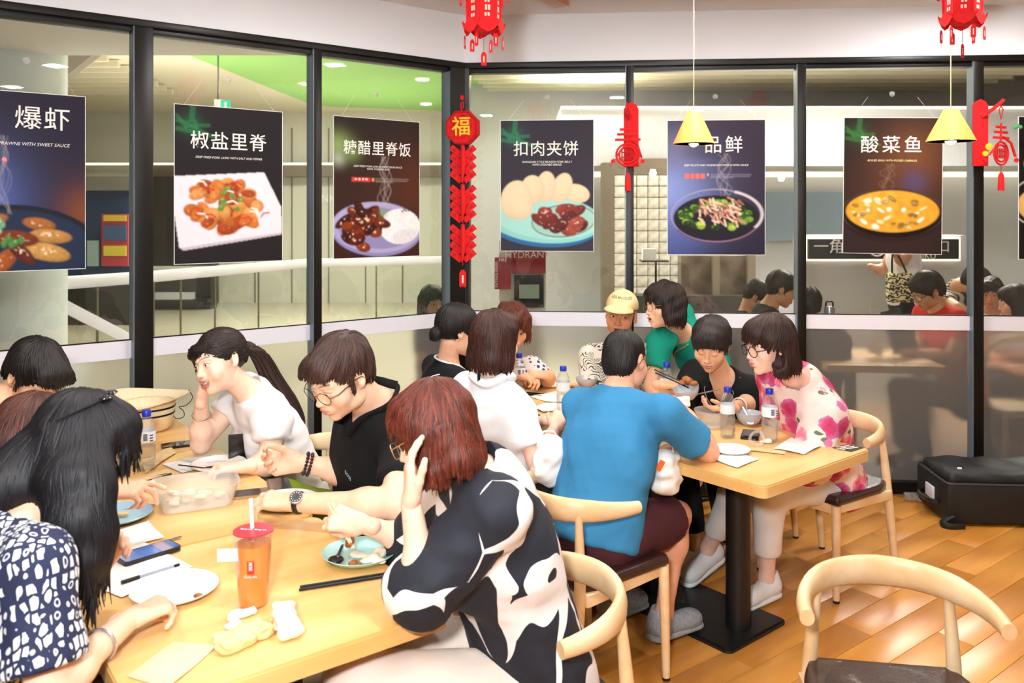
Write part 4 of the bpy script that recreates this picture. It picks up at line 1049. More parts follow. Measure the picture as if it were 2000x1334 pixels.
# straw hat, upside down
ht = thing('straw_hat', 'cream straw hat turned upside down with two black bands', 'hat', PZ(287, 838, ZT_), 0)
m_straw = M_('straw_weave', '#f4dfb8', .8, var=.08, scale=120, bump=.5, bscale=260)
MB().lathe([(0, .0), (.088, .0), (.1, .01), (.112, .06), (.117, .118), (.115, .122), (.108, .06), (.095, .012), (0, .008)], 40).build('crown', m_straw, ht)
V = []; Fc = []; n = 48
for r_, z0 in ((.114, .118), (.15, .134), (.178, .142), (.179, .145), (.15, .138), (.112, .122)):
    for i in range(n):
        a = 2*math.pi*i/n; V.append((r_*math.cos(a)*1.0, r_*math.sin(a), z0+(r_-.114)*(.22*math.cos(2*a+.3)+.12*math.sin(a))))
for k in range(5):
    for i in range(n): Fc.append([k*n+i, k*n+(i+1) % n, (k+1)*n+(i+1) % n, (k+1)*n+i])
MB().add(V, Fc).build('brim', m_straw, ht)
for z, r_ in ((.072, .1145), (.1, .1165)): MB().lathe([(r_-.001, z-.004), (r_+.0015, z-.0035), (r_+.0018, z+.0035), (r_-.001, z+.004)], 40, cap=False).build('band', m_bp, ht)
MB().tube(bez([(.16, .06, .16), (.185, .04, .13), (.165, .02, .1), (.13, .03, .09), (.16, .0, .08), (.17, -.02, .06), (.14, -.02, .05), (.12, -.01, .06)], 40), .0018, 6).build('chin_cord', m_bp, ht)
# table stands and corner cards
cs = thing('card_stand', 'small black table card stand behind the white plate', 'card stand', PZ(470, 898, ZT_), math.radians(20)); MB().box((0, 0, .002), (.09, .05, .004), bev=.001).build('stand_foot', m_bp, cs); MB().box((0, 0, .05), (.09, .004, .1), bev=.001).build('card_panel', m_bp, cs)
cd = sheet('table_card', 'black and white printed card stuck on the table corner', [(1624, 874), (1655, 868), (1688, 874), (1662, 882)], m_bp, 0, 'card', th=.0006)
for k, (x0, y0, x1, y1) in enumerate([(1634, 873.5, 1658, 870), (1640, 875.5, 1668, 871.5), (1646, 877, 1676, 873.5), (1634, 875.6, 1650, 878.4)]):
    a, b = PZ(x0, y0, ZT_+.003), PZ(x1, y1, ZT_+.003); MB().tube([a-cd.location, b-cd.location], .0035, 4, flat=(1, .2)).build('card_print', m_paper, cd)
# right table
GW = 'grey bowls'
disc_thing('bowl', 'grey bowl with a white spoon beside the bottles', 'bowl', PZ(1463, 829, ZT_), bowl_prof(.058, .055), m_grey, group=GW)
spoon('spoon', 'white plastic spoon standing in the grey bowl', PZ(1466, 826, ZT_+.02), P(1451, 795, 3.82), m_plastic_w, .016)
disc_thing('bowl', 'grey bowl in front of the man with the cap', 'bowl', PZ(1146, 755, ZT_), bowl_prof(.06, .05), m_grey, group=GW)
disc_thing('bowl', 'grey bowl of food under the hands of the curly-haired woman', 'bowl', PZ(1037, 757, ZT_), bowl_prof(.062, .06), m_grey, group=GW)
food('noodles', 'dark noodle food heaped in the bowl under the two hands', PZ(1037, 757, ZT_+.038), (.035, .03, .015), 41, m_brownfood, 2, .01)
GN = 'white paper napkins'
sheet('napkin', 'white napkin spread in front of the pink blouse near the corner card', [(1510, 878), (1545, 856), (1605, 872), (1570, 888)], m_paper, .006, 'napkin', 11, group=GN)
sheet('napkin', 'white napkin under the round white plate by the elbow', [(1385, 895), (1420, 875), (1482, 898), (1440, 915)], m_paper, .006, 'napkin', 12, group=GN)
disc_thing('paper_plate', 'round white paper plate beside the bare elbow', 'plate', PZ(1428, 881, ZT_+.005), plate_prof(.075, .012), m_paper)
sheet('chopstick_sleeve', 'pale paper chopstick sleeve between plate and napkin', [(1462, 880), (1466, 873), (1535, 882), (1532, 888)], m_kraft, .002, 'sleeve', 13)
sheet('napkin', 'folded white napkin near the bottle at mid table, upper', [(1036, 776), (1085, 765), (1115, 784), (1080, 788)], m_paper, .008, 'napkin', 14, group=GN)
sheet('napkin', 'folded white napkin near the bracelet hand, lower', [(1040, 796), (1090, 786), (1110, 800), (1060, 806)], m_paper, .008, 'napkin', 15, group=GN)
crumple('tissue', 'crumpled tissue at the far end by the grey bowl', PZ(1082, 757, ZT_), .4, (.03, .022, .016), 21, m_paper, 'tissue')
crumple('tissue', 'small crumpled tissue next to the bowl of food', PZ(1062, 752, ZT_), 1.2, (.018, .014, .01), 22, m_paper, 'tissue')
food('food_scraps', 'dark food scraps on the far table by the grey bowl', PZ(1122, 757, ZT_+.001), (.02, .015, .004), 44, m_brownfood, 3, .03)
rg = MB(); c = PZ(1478, 856, ZT_+.03); rg.tube([c+Vector((.028*math.cos(a), .006*math.sin(a*2), .028*math.sin(a))) for a in np.linspace(0, 6.28, 26)[:-1]], .004, 6, closed=True, flat=(1.6, .4)); o = rg.build('plastic_wrap', m_tub, None, c); o.location = c; tag(o, 'clear torn bottle label curled into a ring on the table', 'wrapper')
crumple('plastic_scrap', 'crumpled clear wrapper piece beside the ring of film', PZ(1493, 866, ZT_), .3, (.026, .012, .008), 25, m_plastic_w)
# shopping bags hanging at the blue shirt
def bag(label, c, r, seed, mat=m_plastic_w):
    f = Field(); f.u(ell((0, 0, 0), r)); f.u(ell((0, 0, r[2]*.7), (r[0]*.6, r[1]*.6, r[2]*.5)), .03); f.warp(wobble(seed, .016, 36, 6)); f.warp(wobble(seed+4, .01, 80, 6))
    V, Q = f.mesh(.007); rt = thing('plastic_bag', label, 'bag', c, 0); fastmesh('bag_body', V, Q, mat, rt)
    hb = MB(); hb.tube(bez([(-.03, 0, r[2]*1.0), (-.02, 0, r[2]*1.35), (.02, 0, r[2]*1.35), (.03, 0, r[2]*1.0)], 12), .006, 6, flat=(1.5, .5)); hb.build('bag_handle', mat, rt); return rt
b1 = bag('white plastic bag with an orange mark beside the blue shirt', P(1300, 926, 3.2), (.062, .055, .085), 5)
MB().box((-.03, -.058, .05), (.02, .004, .04), Matrix.Rotation(.5, 3, 'Y')).build('orange_mark', M_('orange_print', '#ef6a2a', .5), b1)
bag('white plastic bag between the chair rail and the blue shirt', P(1072, 905, 3.25), (.07, .06, .09), 6)
# suitcase
sc = thing('suitcase', 'black soft suitcase lying on the floor by the glass', 'suitcase', (2.70, 4.76, 0), math.radians(-4)); m_nylon = M_('black_nylon', '#0e0e10', .6, var=.3, bump=.2, bscale=300)
MB().box((0, 0, .125), (.66, .42, .22), bev=.03).build('case_body', m_nylon, sc)
f = Field(); f.u(rbox((0, 0, .245), (.31, .19, .035), .03)); f.warp(wobble(3, .012, 16)); V, Q = f.mesh(.012); fastmesh('front_pocket', V, Q, m_nylon, sc)
MB().tube([(x, y, .232) for x, y in rrect(-.325, -.205, .325, .205, .03)], .006, 6, closed=True).build('piping', M_('grey_piping', '#3a3b3f', .4), sc)
MB().box((-.335, .0, .13), (.012, .1, .07), bev=.003).build('luggage_tag', m_label, sc)
MB().tube(bez([(-.33, -.1, .1), (-.37, -.06, .1), (-.37, .06, .1), (-.33, .1, .1)], 10), .012, 8).build('carry_handle', m_bp, sc)
for y in (-.17, .17):
    w = MB().lathe([(.0, -.018), (.04, -.018), (.045, -.01), (.045, .01), (.04, .018), (0, .018)], 20, (.29, y, .047), Matrix.Rotation(math.pi/2, 3, 'X')).build('wheel', m_rubber, sc)
f = MB().tube(bez([(-.3, -.2, .06), (-.36, -.22, .03), (-.33, -.25, .012), (-.25, -.24, .012)], 10), .01, 6, flat=(2, .6)).build('loose_strap', m_nylon, sc)
MB().tube([(-.22, -.08, .282), (-.2, -.09, .283)], .006, 6).build('zip_pull', m_label, sc)
put_bottle('small water bottle lying on the floor beside the suitcase', (2.31, 4.98, .03), 1.4, .8, math.pi/2)
# ================================================================ posters, lanterns, lamps
def vnoise(w, h, cell, seed):
    r = np.random.RandomState(seed); gw, gh = int(w/cell)+3, int(h/cell)+3; G = r.rand(gh, gw)
    x = np.arange(w)/cell; y = np.arange(h)/cell; xi = x.astype(int); yi = y.astype(int); fx = x-xi; fy = (y-yi)[:, None]; fx = fx*fx*(3-2*fx); fy = fy*fy*(3-2*fy)
    a = G[yi][:, xi]; b = G[yi][:, xi+1]; c = G[yi+1][:, xi]; d = G[yi+1][:, xi+1]
    return (a*(1-fx)+b*fx)*(1-fy)+(c*(1-fx)+d*fx)*fy
class Paint:
    """a small canvas for flat print; x, y run 0..1 from the top left"""
    def __init__(s, w=156, h=221):
        s.w, s.h = w, h; s.x = (np.arange(w)/(w-1))[None, :]; s.y = (np.arange(h)/(h-1))[:, None]; s.I = np.zeros((h, w, 3)); s.asp = w/h
    def c(s, h): return np.array(srgb(h))
    def lay(s, a, col): a = np.clip(a, 0, 1)[..., None]; s.I = s.I*(1-a)+(col if isinstance(col, np.ndarray) else s.c(col))*a
    def fill(s, top, bot): t = s.y[..., None]; s.I = s.c(top)*(1-t)+s.c(bot)*t+np.zeros((s.h, s.w, 3))
    def glow(s, cx, cy, r, col, k=1.): s.lay(k*np.exp(-(((s.x-cx)*s.asp)**2+(s.y-cy)**2)/(r*r)), col)
    def ellm(s, cx, cy, rx, ry, rot=0, soft=.012):
        dx = (s.x-cx)*s.asp; dy = s.y-cy; c, q = math.cos(rot), math.sin(rot); u = (dx*c+dy*q)/rx; v = (-dx*q+dy*c)/ry; e = np.hypot(u, v); return np.clip((1-e)/soft*min(rx, ry)*2+.5, 0, 1), u, v
    def ell(s, cx, cy, rx, ry, col, rot=0, k=1., soft=.012): m, u, v = s.ellm(cx, cy, rx, ry, rot, soft); s.lay(m*k, col)
    def ring(s, cx, cy, rx, ry, wd, col, rot=0, k=1., a0=None):
        m1 = s.ellm(cx, cy, rx, ry, rot)[0]; m2, u, v = s.ellm(cx, cy, rx-wd, ry-wd, rot); m = m1*(1-m2)*k
        if a0: an = np.arctan2(v, u); m = m*((an > a0[0]) & (an < a0[1]))
        s.lay(m, col)
    def lump(s, cx, cy, rx, ry, col, rot=0, seed=0, tex=.35, hl='#fff4e6', hk=.5, dark=.45):
        m, u, v = s.ellm(cx, cy, rx, ry, rot); z = np.sqrt(np.clip(1-u*u-v*v, 0, 1)); l = np.clip(.45+.5*z-.28*v-.15*u, 0, 1.2)
        n = .6*vnoise(s.w, s.h, 4, seed)+.4*vnoise(s.w, s.h, 1.8, seed+3); l = l*(1-tex+2*tex*n); base = s.c(col)*np.clip(dark+(1-dark)*l, 0, 1.4)[..., None]
        s.lay(m, base); s.lay(m*hk*np.clip((z-.75)*4, 0, 1)*(vnoise(s.w, s.h, 3, seed+5) > .72)*(v < .3), hl)
    def line(s, pts, wd, col, k=1.):
        d = np.full((s.h, s.w), 9.)
        for (ax, ay), (bx, by) in zip(pts[:-1], pts[1:]):
            X = (s.x-ax)*s.asp; Y = s.y-ay; dx, dy = (bx-ax)*s.asp, by-ay; t = np.clip((X*dx+Y*dy)/(dx*dx+dy*dy+1e-9), 0, 1); d = np.minimum(d, np.hypot(X-t*dx, Y-t*dy))
        s.lay(np.clip((wd-d)/.004+.5, 0, 1)*k, col)
    def poly(s, P_, col):
        m = np.zeros((s.h, s.w), bool); n = len(P_)
        for i in range(n):
            (x0, y0), (x1, y1) = P_[i], P_[(i+1) % n]; c = ((y0 > s.y) != (y1 > s.y)) & (s.x < (x1-x0)*(s.y-y0)/((y1-y0) if y1 != y0 else 1e-9)+x0); m ^= c
        s.lay(m.astype(float), col)
    def rect(s, x0, y0, x1, y1, col, k=1.): s.lay(((s.x >= x0) & (s.x <= x1) & (s.y >= y0) & (s.y <= y1))*k, col)
    def steam(s, cx, y0, y1, seed, k=.35, col='#cfc4bf'):
        r = np.random.RandomState(seed)
        for q in range(6):
            pts = []; ph = r.uniform(0, 6, 3); a = r.uniform(.02, .07)
            for i in range(14): t = i/13; pts.append((cx+a*(1-.3*t)*math.sin(ph[0]+t*r.uniform(5, 6))+.03*math.sin(ph[1]+t*9), lerp(y1, y0, t)))
            s.line(pts, .0035, col, k*r.uniform(.3, .8))
    def leaves(s, col='#2c7a4a', k=.9):
        for x0, y0, x1, y1, w in ((.16, 0, .15, .09, .018), (.02, .1, .12, .11, .012), (.1, .14, .02, .07, .012), (.1, .13, .3, .12, .012), (.18, .1, .2, .2, .012), (.14, .13, .36, .2, .012), (.02, .15, .2, .17, .014)):
            s.line([(x0, y0), (x1, y1)], w, col, k*.55)
        s.glow(.14, .12, .07, col, .35)
m_poster = M_col('poster_print', .5, .2)
def poster(label, side, pxl, pxr, pyt, pyb, paint, lines, size=None, off=.012, tilt=0., border=True, cups=True):
    n = NL if side == 'L' else NR; d = DL if side == 'L' else DR; ex = -d if side == 'L' else d
    tl, tr_ = wall_t(pxl, side, off), wall_t(pxr, side, off); a, b = wall_p(side, tl, 0, off), wall_p(side, tr_, 0, off)
    w = (b-a).length; Ym = (a.y+b.y)/2; zt = CH-(pyt-HZ)/F*Ym; zb = CH-(pyb-HZ)/F*Ym; h = zt-zb; c = (a+b)/2; c.z = (zt+zb)/2
    M = plane_M(c, ex, Z3) @ Matrix.Rotation(tilt, 4, 'Z')
    root = thing('poster', label, 'poster', c, 0, 'food posters hanging on the glass'); root.matrix_world = M
    MB().box((0, 0, -.0022), (w+.006, h+.006, .004)).build('backing_board', m_plastic_w, root)
    p = paint(); H_, W_ = p.I.shape[:2]; I = p.I.copy(); I[1:-1] = (p.I[:-2]+2*p.I[1:-1]+p.I[2:])/4; p.I = I.copy(); I[:, 1:-1] = (p.I[:, :-2]+2*p.I[:, 1:-1]+p.I[:, 2:])/4; p.I = I
    X = (np.arange(W_)/(W_-1)-.5)*w; Yy = (.5-np.arange(H_)/(H_-1))*h
    V = np.stack([np.broadcast_to(X[None, :], (H_, W_)), np.broadcast_to(Yy[:, None], (H_, W_)), np.full((H_, W_), .0006)], -1).reshape(-1, 3)
    i = np.arange((H_-1)*(W_-1)); q = (i//(W_-1))*W_+i % (W_-1); Q = np.stack([q, q+W_, q+W_+1, q+1], 1)
    pr = fastmesh('printed_picture', V, Q, m_poster, root, p.I.reshape(-1, 3))
    for body, x, y, sz, kw in lines:
        kw = dict(kw); mt = kw.pop('mat', m_ink); kw.setdefault('extrude', .0002)
        text_obj('printed_text', body, sz*h, mt, root, Matrix.Translation(((x-.5)*w, (.5-y)*h, .001)), **kw)
    if cups:
        for sx in (-.42, .42):
            MB().tube([(sx*w, h/2, 0), (sx*w*.6, h/2+.13, -.02)], .0008, 4).build('hanging_thread', m_plastic_w, root)
        k = MB().lathe([(.002, .012), (.006, .01), (.016, .003), (.017, 0), (0, 0)], 18, (0, h/2+.15, -.03)); k.tube([(0, h/2+.15, -.02), (.0, h/2+.145, -.012)], .003, 6); k.build('suction_cup', m_tub, root)
    return root
m_ink = M_('white_ink', '#f6f1ea', .6); m_ink.node_tree.nodes['Principled BSDF'].inputs['Emission Strength'].default_value = 0
m_ink2 = M_('cream_ink', '#efe6a8', .6); m_inkr = M_('red_ink', '#d8362e', .6); m_inkp = M_('pink_ink', '#ee8f8a', .6)
BR = dict(bold=.0004); IT = dict(shear=.22, bold=0.)
def tiny(x0, y, n=3, w=.42):      # block of unreadably small print
    return []
def p_prawn():
    p = Paint(); p.fill('#221c30', '#2b2438'); p.glow(.05, .62, .28, '#5d78c9', .8); p.glow(1., .68, .16, '#8a4a22', .7)  # the blue glow paints glare onto the print
    p.ell(.35, .9, .56, .27, '#131827'); p.ell(.36, .88, .5, .22, '#1d2b46')
    for k, (x, y, rx, ry, r, c) in enumerate([(.2, .72, .1, .035, -.2, '#b0713f'), (.6, .74, .1, .035, .15, '#a4652e'), (.7, .81, .13, .04, .1, '#c08a48'), (.66, .9, .15, .05, .2, '#c9964e'), (.3, .95, .11, .05, -.7, '#a3511d'), (.12, .88, .13, .05, -.8, '#a85c25'), (.4, .82, .14, .045, .1, '#7a3216'), (.1, .78, .1, .04, .1, '#8e4722'), (.45, .9, .1, .04, .7, '#5f2410')]):
        p.lump(x, y, rx, ry, c, r, k, .45, '#ffe9cf', .8)
    for k in range(14): r = np.random.RandomState(k); p.lump(r.uniform(.02, .3), r.uniform(.7, .78), .02, .02, '#7fb58d', 0, k, .2)
    for k in range(6): r = np.random.RandomState(k+60); p.lump(r.uniform(.3, .48), r.uniform(.82, .88), .018, .022, '#4d8a3f', 0, k, .2)
    p.steam(.3, .25, .68, 3, .4); return p
def p_porksalt():
    p = Paint(); p.fill('#1d181c', '#221d20'); p.leaves()
    p.poly([(0, .45), (.82, .41), (.99, .64), (1, .82), (.07, .91), (.04, .9), (0, .7)], '#e9e2ea'); p.poly([(.05, .9), (1, .81), (1, .825), (.07, .918)], '#c9bfcb')
    r = np.random.RandomState(5); 
    for k in range(60):
        a = r.uniform(0, 6.28); q = math.sqrt(r.uniform(0, 1)); x, y = .46+.32*q*math.cos(a), .635+.15*q*math.sin(a)
        p.lump(x, y, r.uniform(.04, .07), r.uniform(.025, .045), ['#d8813c', '#c56a2c', '#e39a55', '#a8481f'][k % 4], r.uniform(-1, 1), k, .5, '#ffdcb0', .3)
    for k in range(16):
        x, y, a = .48+r.uniform(-.3, .36), .58+r.uniform(-.12, .14), r.uniform(-1.2, 1.2); p.line([(x, y), (x+.06*math.cos(a), y+.03*math.sin(a)), (x+.1*math.cos(a+.5), y+.05*math.sin(a+.5))], .005, ['#f6eee4', '#d5281f'][k % 3 == 0])
    for k in range(9): p.lump(.48+r.uniform(-.15, .15), .6+r.uniform(-.09, .08), .022, .014, '#6f9a3e', 0, k, .3)
    return p
def p_porkrice():
    p = Paint(); p.fill('#251a18', '#3a1a16'); p.glow(.95, .5, .3, '#5b2d17', .7); p.glow(.05, .2, .09, '#8aa05c', .9); p.glow(.2, .24, .07, '#7b9350', .7); p.glow(.05, .3, .05, '#c8d0c0', .5)
    p.ell(.5, .8, .375, .195, '#8d86b8', .05); p.ell(.5, .785, .37, .185, '#aaa3cc', .05); p.ell(.5, .79, .32, .15, '#8f88b6', .05)
    p.ell(.76, .78, .175, .13, '#f2eff0'); n = vnoise(p.w, p.h, 2, 3); m = p.ellm(.76, .78, .175, .13)[0]; p.lay(m*.35*(n > .6), '#cfcbd0'); m = p.ellm(.86, .86, .14, .06)[0]*m; p.lay(m*.3, '#b9b4c2')
    r = np.random.RandomState(2)
    for k in range(10): p.ell(.82+r.uniform(-.05, .06), .665+r.uniform(-.015, .015), .006, .004, '#20181a')
    for k in range(34):
        a = r.uniform(0, 6.28); q = math.sqrt(r.uniform(0, 1)); x, y = .36+.26*q*math.cos(a), .79+.14*q*math.sin(a)+(-.05 if abs(x-.4) < .1 else 0) if k else .7
        p.lump(.35+.28*q*math.cos(a), .78+.15*q*math.sin(a), r.uniform(.045, .08), r.uniform(.03, .042), ['#5a1c10', '#74270f', '#8c3a14', '#3f1209'][k % 4], r.uniform(-1.2, 1.2), k, .5, '#ffd7b8', .9, .3)
    p.glow(.56, .68, .03, '#7aa048', .8); p.steam(.58, .27, .62, 7, .5); p.rect(.2, .425, .41, .455, '#d23a30'); 
    for x in (.252, .305, .358): p.rect(x-.003, .42, x+.003, .46, '#251a18')
    for k in range(3): p.rect(.47, .43+k*.012, [.87, .85, .68][k], .434+k*.012, '#b7aaa2', .55)
    p.ell(.44, .44, .012, .014, '#e08a50'); return p
def p_bun():
    p = Paint(); p.fill('#2b2733', '#332f3d'); p.leaves('#2f8a62', .9)
    p.ell(.45, .78, .44, .19, '#2a6aa0', .08); p.ell(.47, .755, .44, .185, '#8ed2cb', .08); p.ell(.5, .75, .4, .16, '#a4ddd4', .08); p.ell(.12, .93, .2, .05, '#332f3d', .3, .0)
    for x, y, rx, ry, rot in ((.82, .56, .1, .07, .25), (.66, .52, .075, .12, .35), (.49, .51, .075, .12, .1), (.35, .53, .09, .11, -.1), (.17, .61, .12, .15, .15), (.22, .66, .09, .1, .0)):
        p.lump(x, y, rx, ry, '#f3d9b4', rot, int(x*99), .08, '#fff6e4', .1, .72)
    p.ell(.68, .77, .24, .12, '#9fc9bd', -.1, .75); p.ring(.68, .77, .245, .125, .008, '#6d5a4c', -.1)
    r = np.random.RandomState(8)
    for k in range(30):
        a = r.uniform(0, 6.28); q = math.sqrt(r.uniform(0, 1)); p.lump(.66+.25*q*math.cos(a), .765+.1*q*math.sin(a), r.uniform(.045, .07), r.uniform(.03, .045), ['#7c2a22', '#93382c', '#a54a3a', '#61201b'][k % 4], r.uniform(-1, 1), k, .4, '#ffd9cf', .8, .4)
    return p
def p_beef():
    p = Paint(); p.fill('#352a3a', '#241f33'); p.glow(-.05, .55, .33, '#8c9fe0', .9); p.glow(.05, .9, .25, '#4a5aa8', .5); p.glow(.1, .2, .16, '#7a7396', .5)  # blue glows at the left paint glare into the picture
    p.ring(.5, .71, .33, .2, .009, '#a89cc0', 0, .8); p.ring(.5, .71, .335, .205, .008, '#6a2430', 0, .9, (.2, 2.6)); p.ell(.5, .73, .31, .17, '#1d1722'); p.ring(.52, .7, .33, .19, .02, '#d9cfd6', 0, .8, (-1.2, .6))
    r = np.random.RandomState(4)
    for k in range(60):
        a = r.uniform(0, 6.28); q = r.uniform(.72, 1.); x, y = .5+.36*q*math.cos(a), .69+.105*q*math.sin(a)+.02
        p.lump(x, y, .03, .022, ['#2f5a1c', '#6f9a2e', '#1e3c18', '#a8c24a'][k % 4], 0, k, .6, '#e8f08a', .3, .3)
    for k in range(70):
        x, y, a = .52+r.uniform(-.22, .22), .665+r.uniform(-.09, .09), r.uniform(.3, 1.6); p.line([(x, y), (x+.07*math.cos(a), y+.045*math.sin(a))], .006, ['#e3b9a2', '#c48c77', '#9a5f4e', '#f0cdb8'][k % 4])
    p.rect(.18, .4, .385, .435, '#e0706c')
    for x in (.231, .283, .335): p.rect(x-.003, .395, x+.003, .44, '#4a4263')
    for k in range(3): p.rect(.44, .403+k*.012, [.86, .85, .68][k], .407+k*.012, '#a49bb4', .6)
    p.steam(.58, .25, .56, 11, .4); return p
def p_fish():
    p = Paint(); p.fill('#1d1615', '#2c1f1f'); p.leaves('#2f7a3c', .9); p.glow(.7, .3, .25, '#7a4a2c', .8); p.glow(.5, .55, .3, '#5a3628', .6); p.glow(.72, .47, .08, '#4a4a7a', .6)
    p.ell(.5, .72, .37, .2, '#2a1a18'); p.ring(.5, .7, .37, .175, .006, '#5a4a48', 0, .8); p.ell(.5, .715, .345, .165, '#140e0e'); p.ell(.5, .69, .335, .155, '#d3922a'); n = vnoise(p.w, p.h, 7, 4); m = p.ellm(.5, .69, .33, .15)[0]; p.lay(m*n*.8, '#eab53a'); p.lay(m*np.clip(p.x*1.4-.5, 0, 1)*.5, '#e0962c')
    r = np.random.RandomState(9)
    for k in range(44):
        a = r.uniform(0, 6.28); q = math.sqrt(r.uniform(0, 1)); x, y = .46+.4*q*math.cos(a), .7+.125*q*math.sin(a); p.lump(x, y, r.uniform(.012, .035), r.uniform(.008, .02), ['#f6ead2', '#8a6a34', '#efd9a0', '#a07c3a', '#f9f1e0', '#c8a03c'][k % 6], r.uniform(-.7, .7), k, .25, '#ffffff', .3, .6)
    p.steam(.45, .34, .52, 5, .35, '#a5806c'); return p
def p_soup():
    p = Paint(60, 250); p.fill('#15100f', '#1a1312'); p.ring(.9, .33, .18, .1, .006, '#e8e0d6'); p.lump(1.2, .62, .3, .16, '#e0b26a', 0, 3, .3); p.ring(1., .6, .3, .2, .006, '#e8e0d6'); return p
CJ = dict(bold=.0004, spacing=1.08)
poster('dark poster of glazed prawns at the left edge of the glass', 'L', -68, 166, 181, 528, p_prawn, [('爆虾', .63, .15, .14, CJ), ('PRAWNS WITH SWEET SAUCE', .56, .29, .026, IT), ('❜', .31, .40, .07, dict(mat=m_inkp))], tilt=0)
poster('dark poster of salt and pepper pork on a white square plate', 'L', 341, 551, 211.5, 512, p_porksalt, [('椒盐里脊', .49, .225, .122, CJ), ('DEEP FRIED PORK LIONS WITH SALT AND PEPPER', .49, .325, .0195, IT)])
poster('brown poster of sweet and sour pork with a dome of rice', 'L', 652, 819, 233, 502, p_porkrice, [('糖醋里脊饭', .5, .22, .108, CJ), ('DEEP FRIED PORK LOIN IN SWEET SOUR SAUCE\nWITH  STEAMED  RICE', .5, .355, .0185, IT), ('鲜 香 原 味', .305, .44, .022, dict(spacing=1.))])
poster('poster of braised pork belly with steamed buns on a teal plate', 'R', 978, 1159, 235, 490, p_bun, [('扣肉夹饼', .49, .225, .122, CJ), ('SHANGHAI STYLE BRAISED PORK BELLY\nWITH STEAMED BREAD', .5, .33, .0215, IT)])
poster('violet poster of beef and broccoli behind the pendant lamp', 'R', 1304, 1494, 235, 497, p_beef, [('一品鲜', .47, .19, .135, dict(bold=.0004, spacing=1.25)), ('BEEF FILLETS AND MUSHROOM WITH OYSTER SAUCE', .5, .335, .0195, IT), ('❜', .415, .418, .05, dict(mat=m_inkp))])
poster('brown poster of pickled cabbage fish in a black pot', 'R', 1648, 1840, 230.5, 495, p_fish, [('酸菜鱼', .48, .205, .135, dict(bold=.0004, spacing=1.3)), ('BOILED BASA WITH PICKED CABBAGE', .49, .315, .0205, dict(shear=.22, bold=0., mat=m_ink2))], tilt=-.012)
poster('dark poster cut off by the right edge of the photograph', 'R', 1990, 2060, 228, 506, p_soup, [], cups=False)
# ---- red decorations
m_felt = M_('red_felt', '#e01018', .85, var=.08, scale=60); m_felt2 = M_('deep_red_felt', '#b80a12', .85); m_gold = M_('yellow_felt', '#f6cf2b', .7); m_cream_p = M_('cream_inlay', '#f3d9c8', .7); m_gfelt = M_('green_felt', '#4f9c62', .8)
def tassel_outline(w, h):
    return [(-w*.2, h*.5), (-w*.5, h*.3), (-w*.5, -h*.42), (-w*.3, -h*.5), (-w*.15, -h*.38), (0, -h*.5), (w*.15, -h*.38), (w*.3, -h*.5), (w*.5, -h*.42), (w*.5, h*.3), (w*.2, h*.5)]
def felt_tassel(c, w, h, M=None, parent=None, name='tassel'):
    mb = MB(); t = [(x, y) for x, y in tassel_outline(w, h)][::-1]; R = (M or Matrix.Identity(3)) @ Matrix.Rotation(math.pi/2, 3, 'X')
    mb.prism(t, -.001, .001, R, c); q = mb.build(name, m_felt, parent)
    k = MB().prism(rrect(-w*.12, -h*.25, w*.12, h*.2, w*.05, 2), -.0013, .0013, R, c).build('cut_out', m_cream_p, q); return q
def lantern(label, p, rz):
    r = thing('red_lantern', label, 'lantern', p, rz, 'red felt palace lanterns')
    R1 = .056
    for k in range(6):
        a = math.pi/3*k; M = Matrix.Rotation(a, 3, 'Z'); w = 2*R1*math.tan(math.pi/6)
        c = M @ Vector((0, -R1, -.085)); pn = MB().box(c, (w*.98, .003, .17), M).build('side_panel', m_felt, r)
        lt = MB()
        for i in range(5):
            for j in (-1, 1): lt.box(M @ Vector((j*.006+.002*(i % 2), -R1-.002, -.03-i*.027)), (.008, .001, .014+.006*(i % 2)), M)
        lt.build('lattice', m_cream_p, pn)
        e = MB().tube([M @ Vector((w/2, -R1*1.02, 0)), M @ Vector((w/2+.004, -R1*1.09, -.06)), M @ Vector((w/2, -R1*1.02, -.17))], .005, 6).build('corner_rib', m_felt, r)
        for zz, rr_, hh in ((.015, 1.5, .05), (-.18, 1.25, .035)):
            fl = [(-.5, 0), (-.62, .6), (-.35, .35), (0, 1), (.35, .35), (.62, .6), (.5, 0), (.3, -.5), (0, -.8), (-.3, -.5)]
            MB().prism([(x*w*rr_, y*hh) for x, y in fl][::-1], -.0015, .0015, M @ Matrix.Rotation(math.pi/2, 3, 'X'), M @ Vector((0, -R1*rr_, zz))).build('valance', m_felt, r)
        MB().tube([M @ Vector((0, -.02, .0)), M @ Vector((0, -R1*1.3, .02)), M @ Vector((0, -R1*1.75, .012)), M @ Vector((0, -R1*1.72, -.03))], .006, 6, flat=(.4, 1.5)).build('bracket', m_felt, r)
        felt_tassel(tuple(M @ Vector((0, -R1*1.72, -.062))), .02, .05, M, r); felt_tassel(tuple(M @ Vector((w*.5, -R1*1.2, -.238))), .018, .052, M, r)
    MB().lathe([(R1*1.3, .02), (R1*1.35, .03), (R1*.8, .06), (.02, .1), (0, .1)], 6).build('roof', m_felt, r, smooth=0)
    MB().lathe([(R1, -.175), (R1*1.1, -.18), (R1*.6, -.2), (0, -.2)], 6).build('base', m_felt, r, smooth=0)
    MB().tube([(0, 0, -.2), (0, 0, -.27)], .001, 4).build('thread', m_felt2, r); felt_tassel((0, 0, -.3), .022, .055, None, r)
    MB().tube([(0, 0, .1), (0, 0, 2.95-p[2])], .0012, 4).build('hanging_cord', m_felt2, r); return r
lantern('red felt palace lantern hanging above the corner post', P(945, -15, 3.3)+Vector((0, 0, .04)), .25)
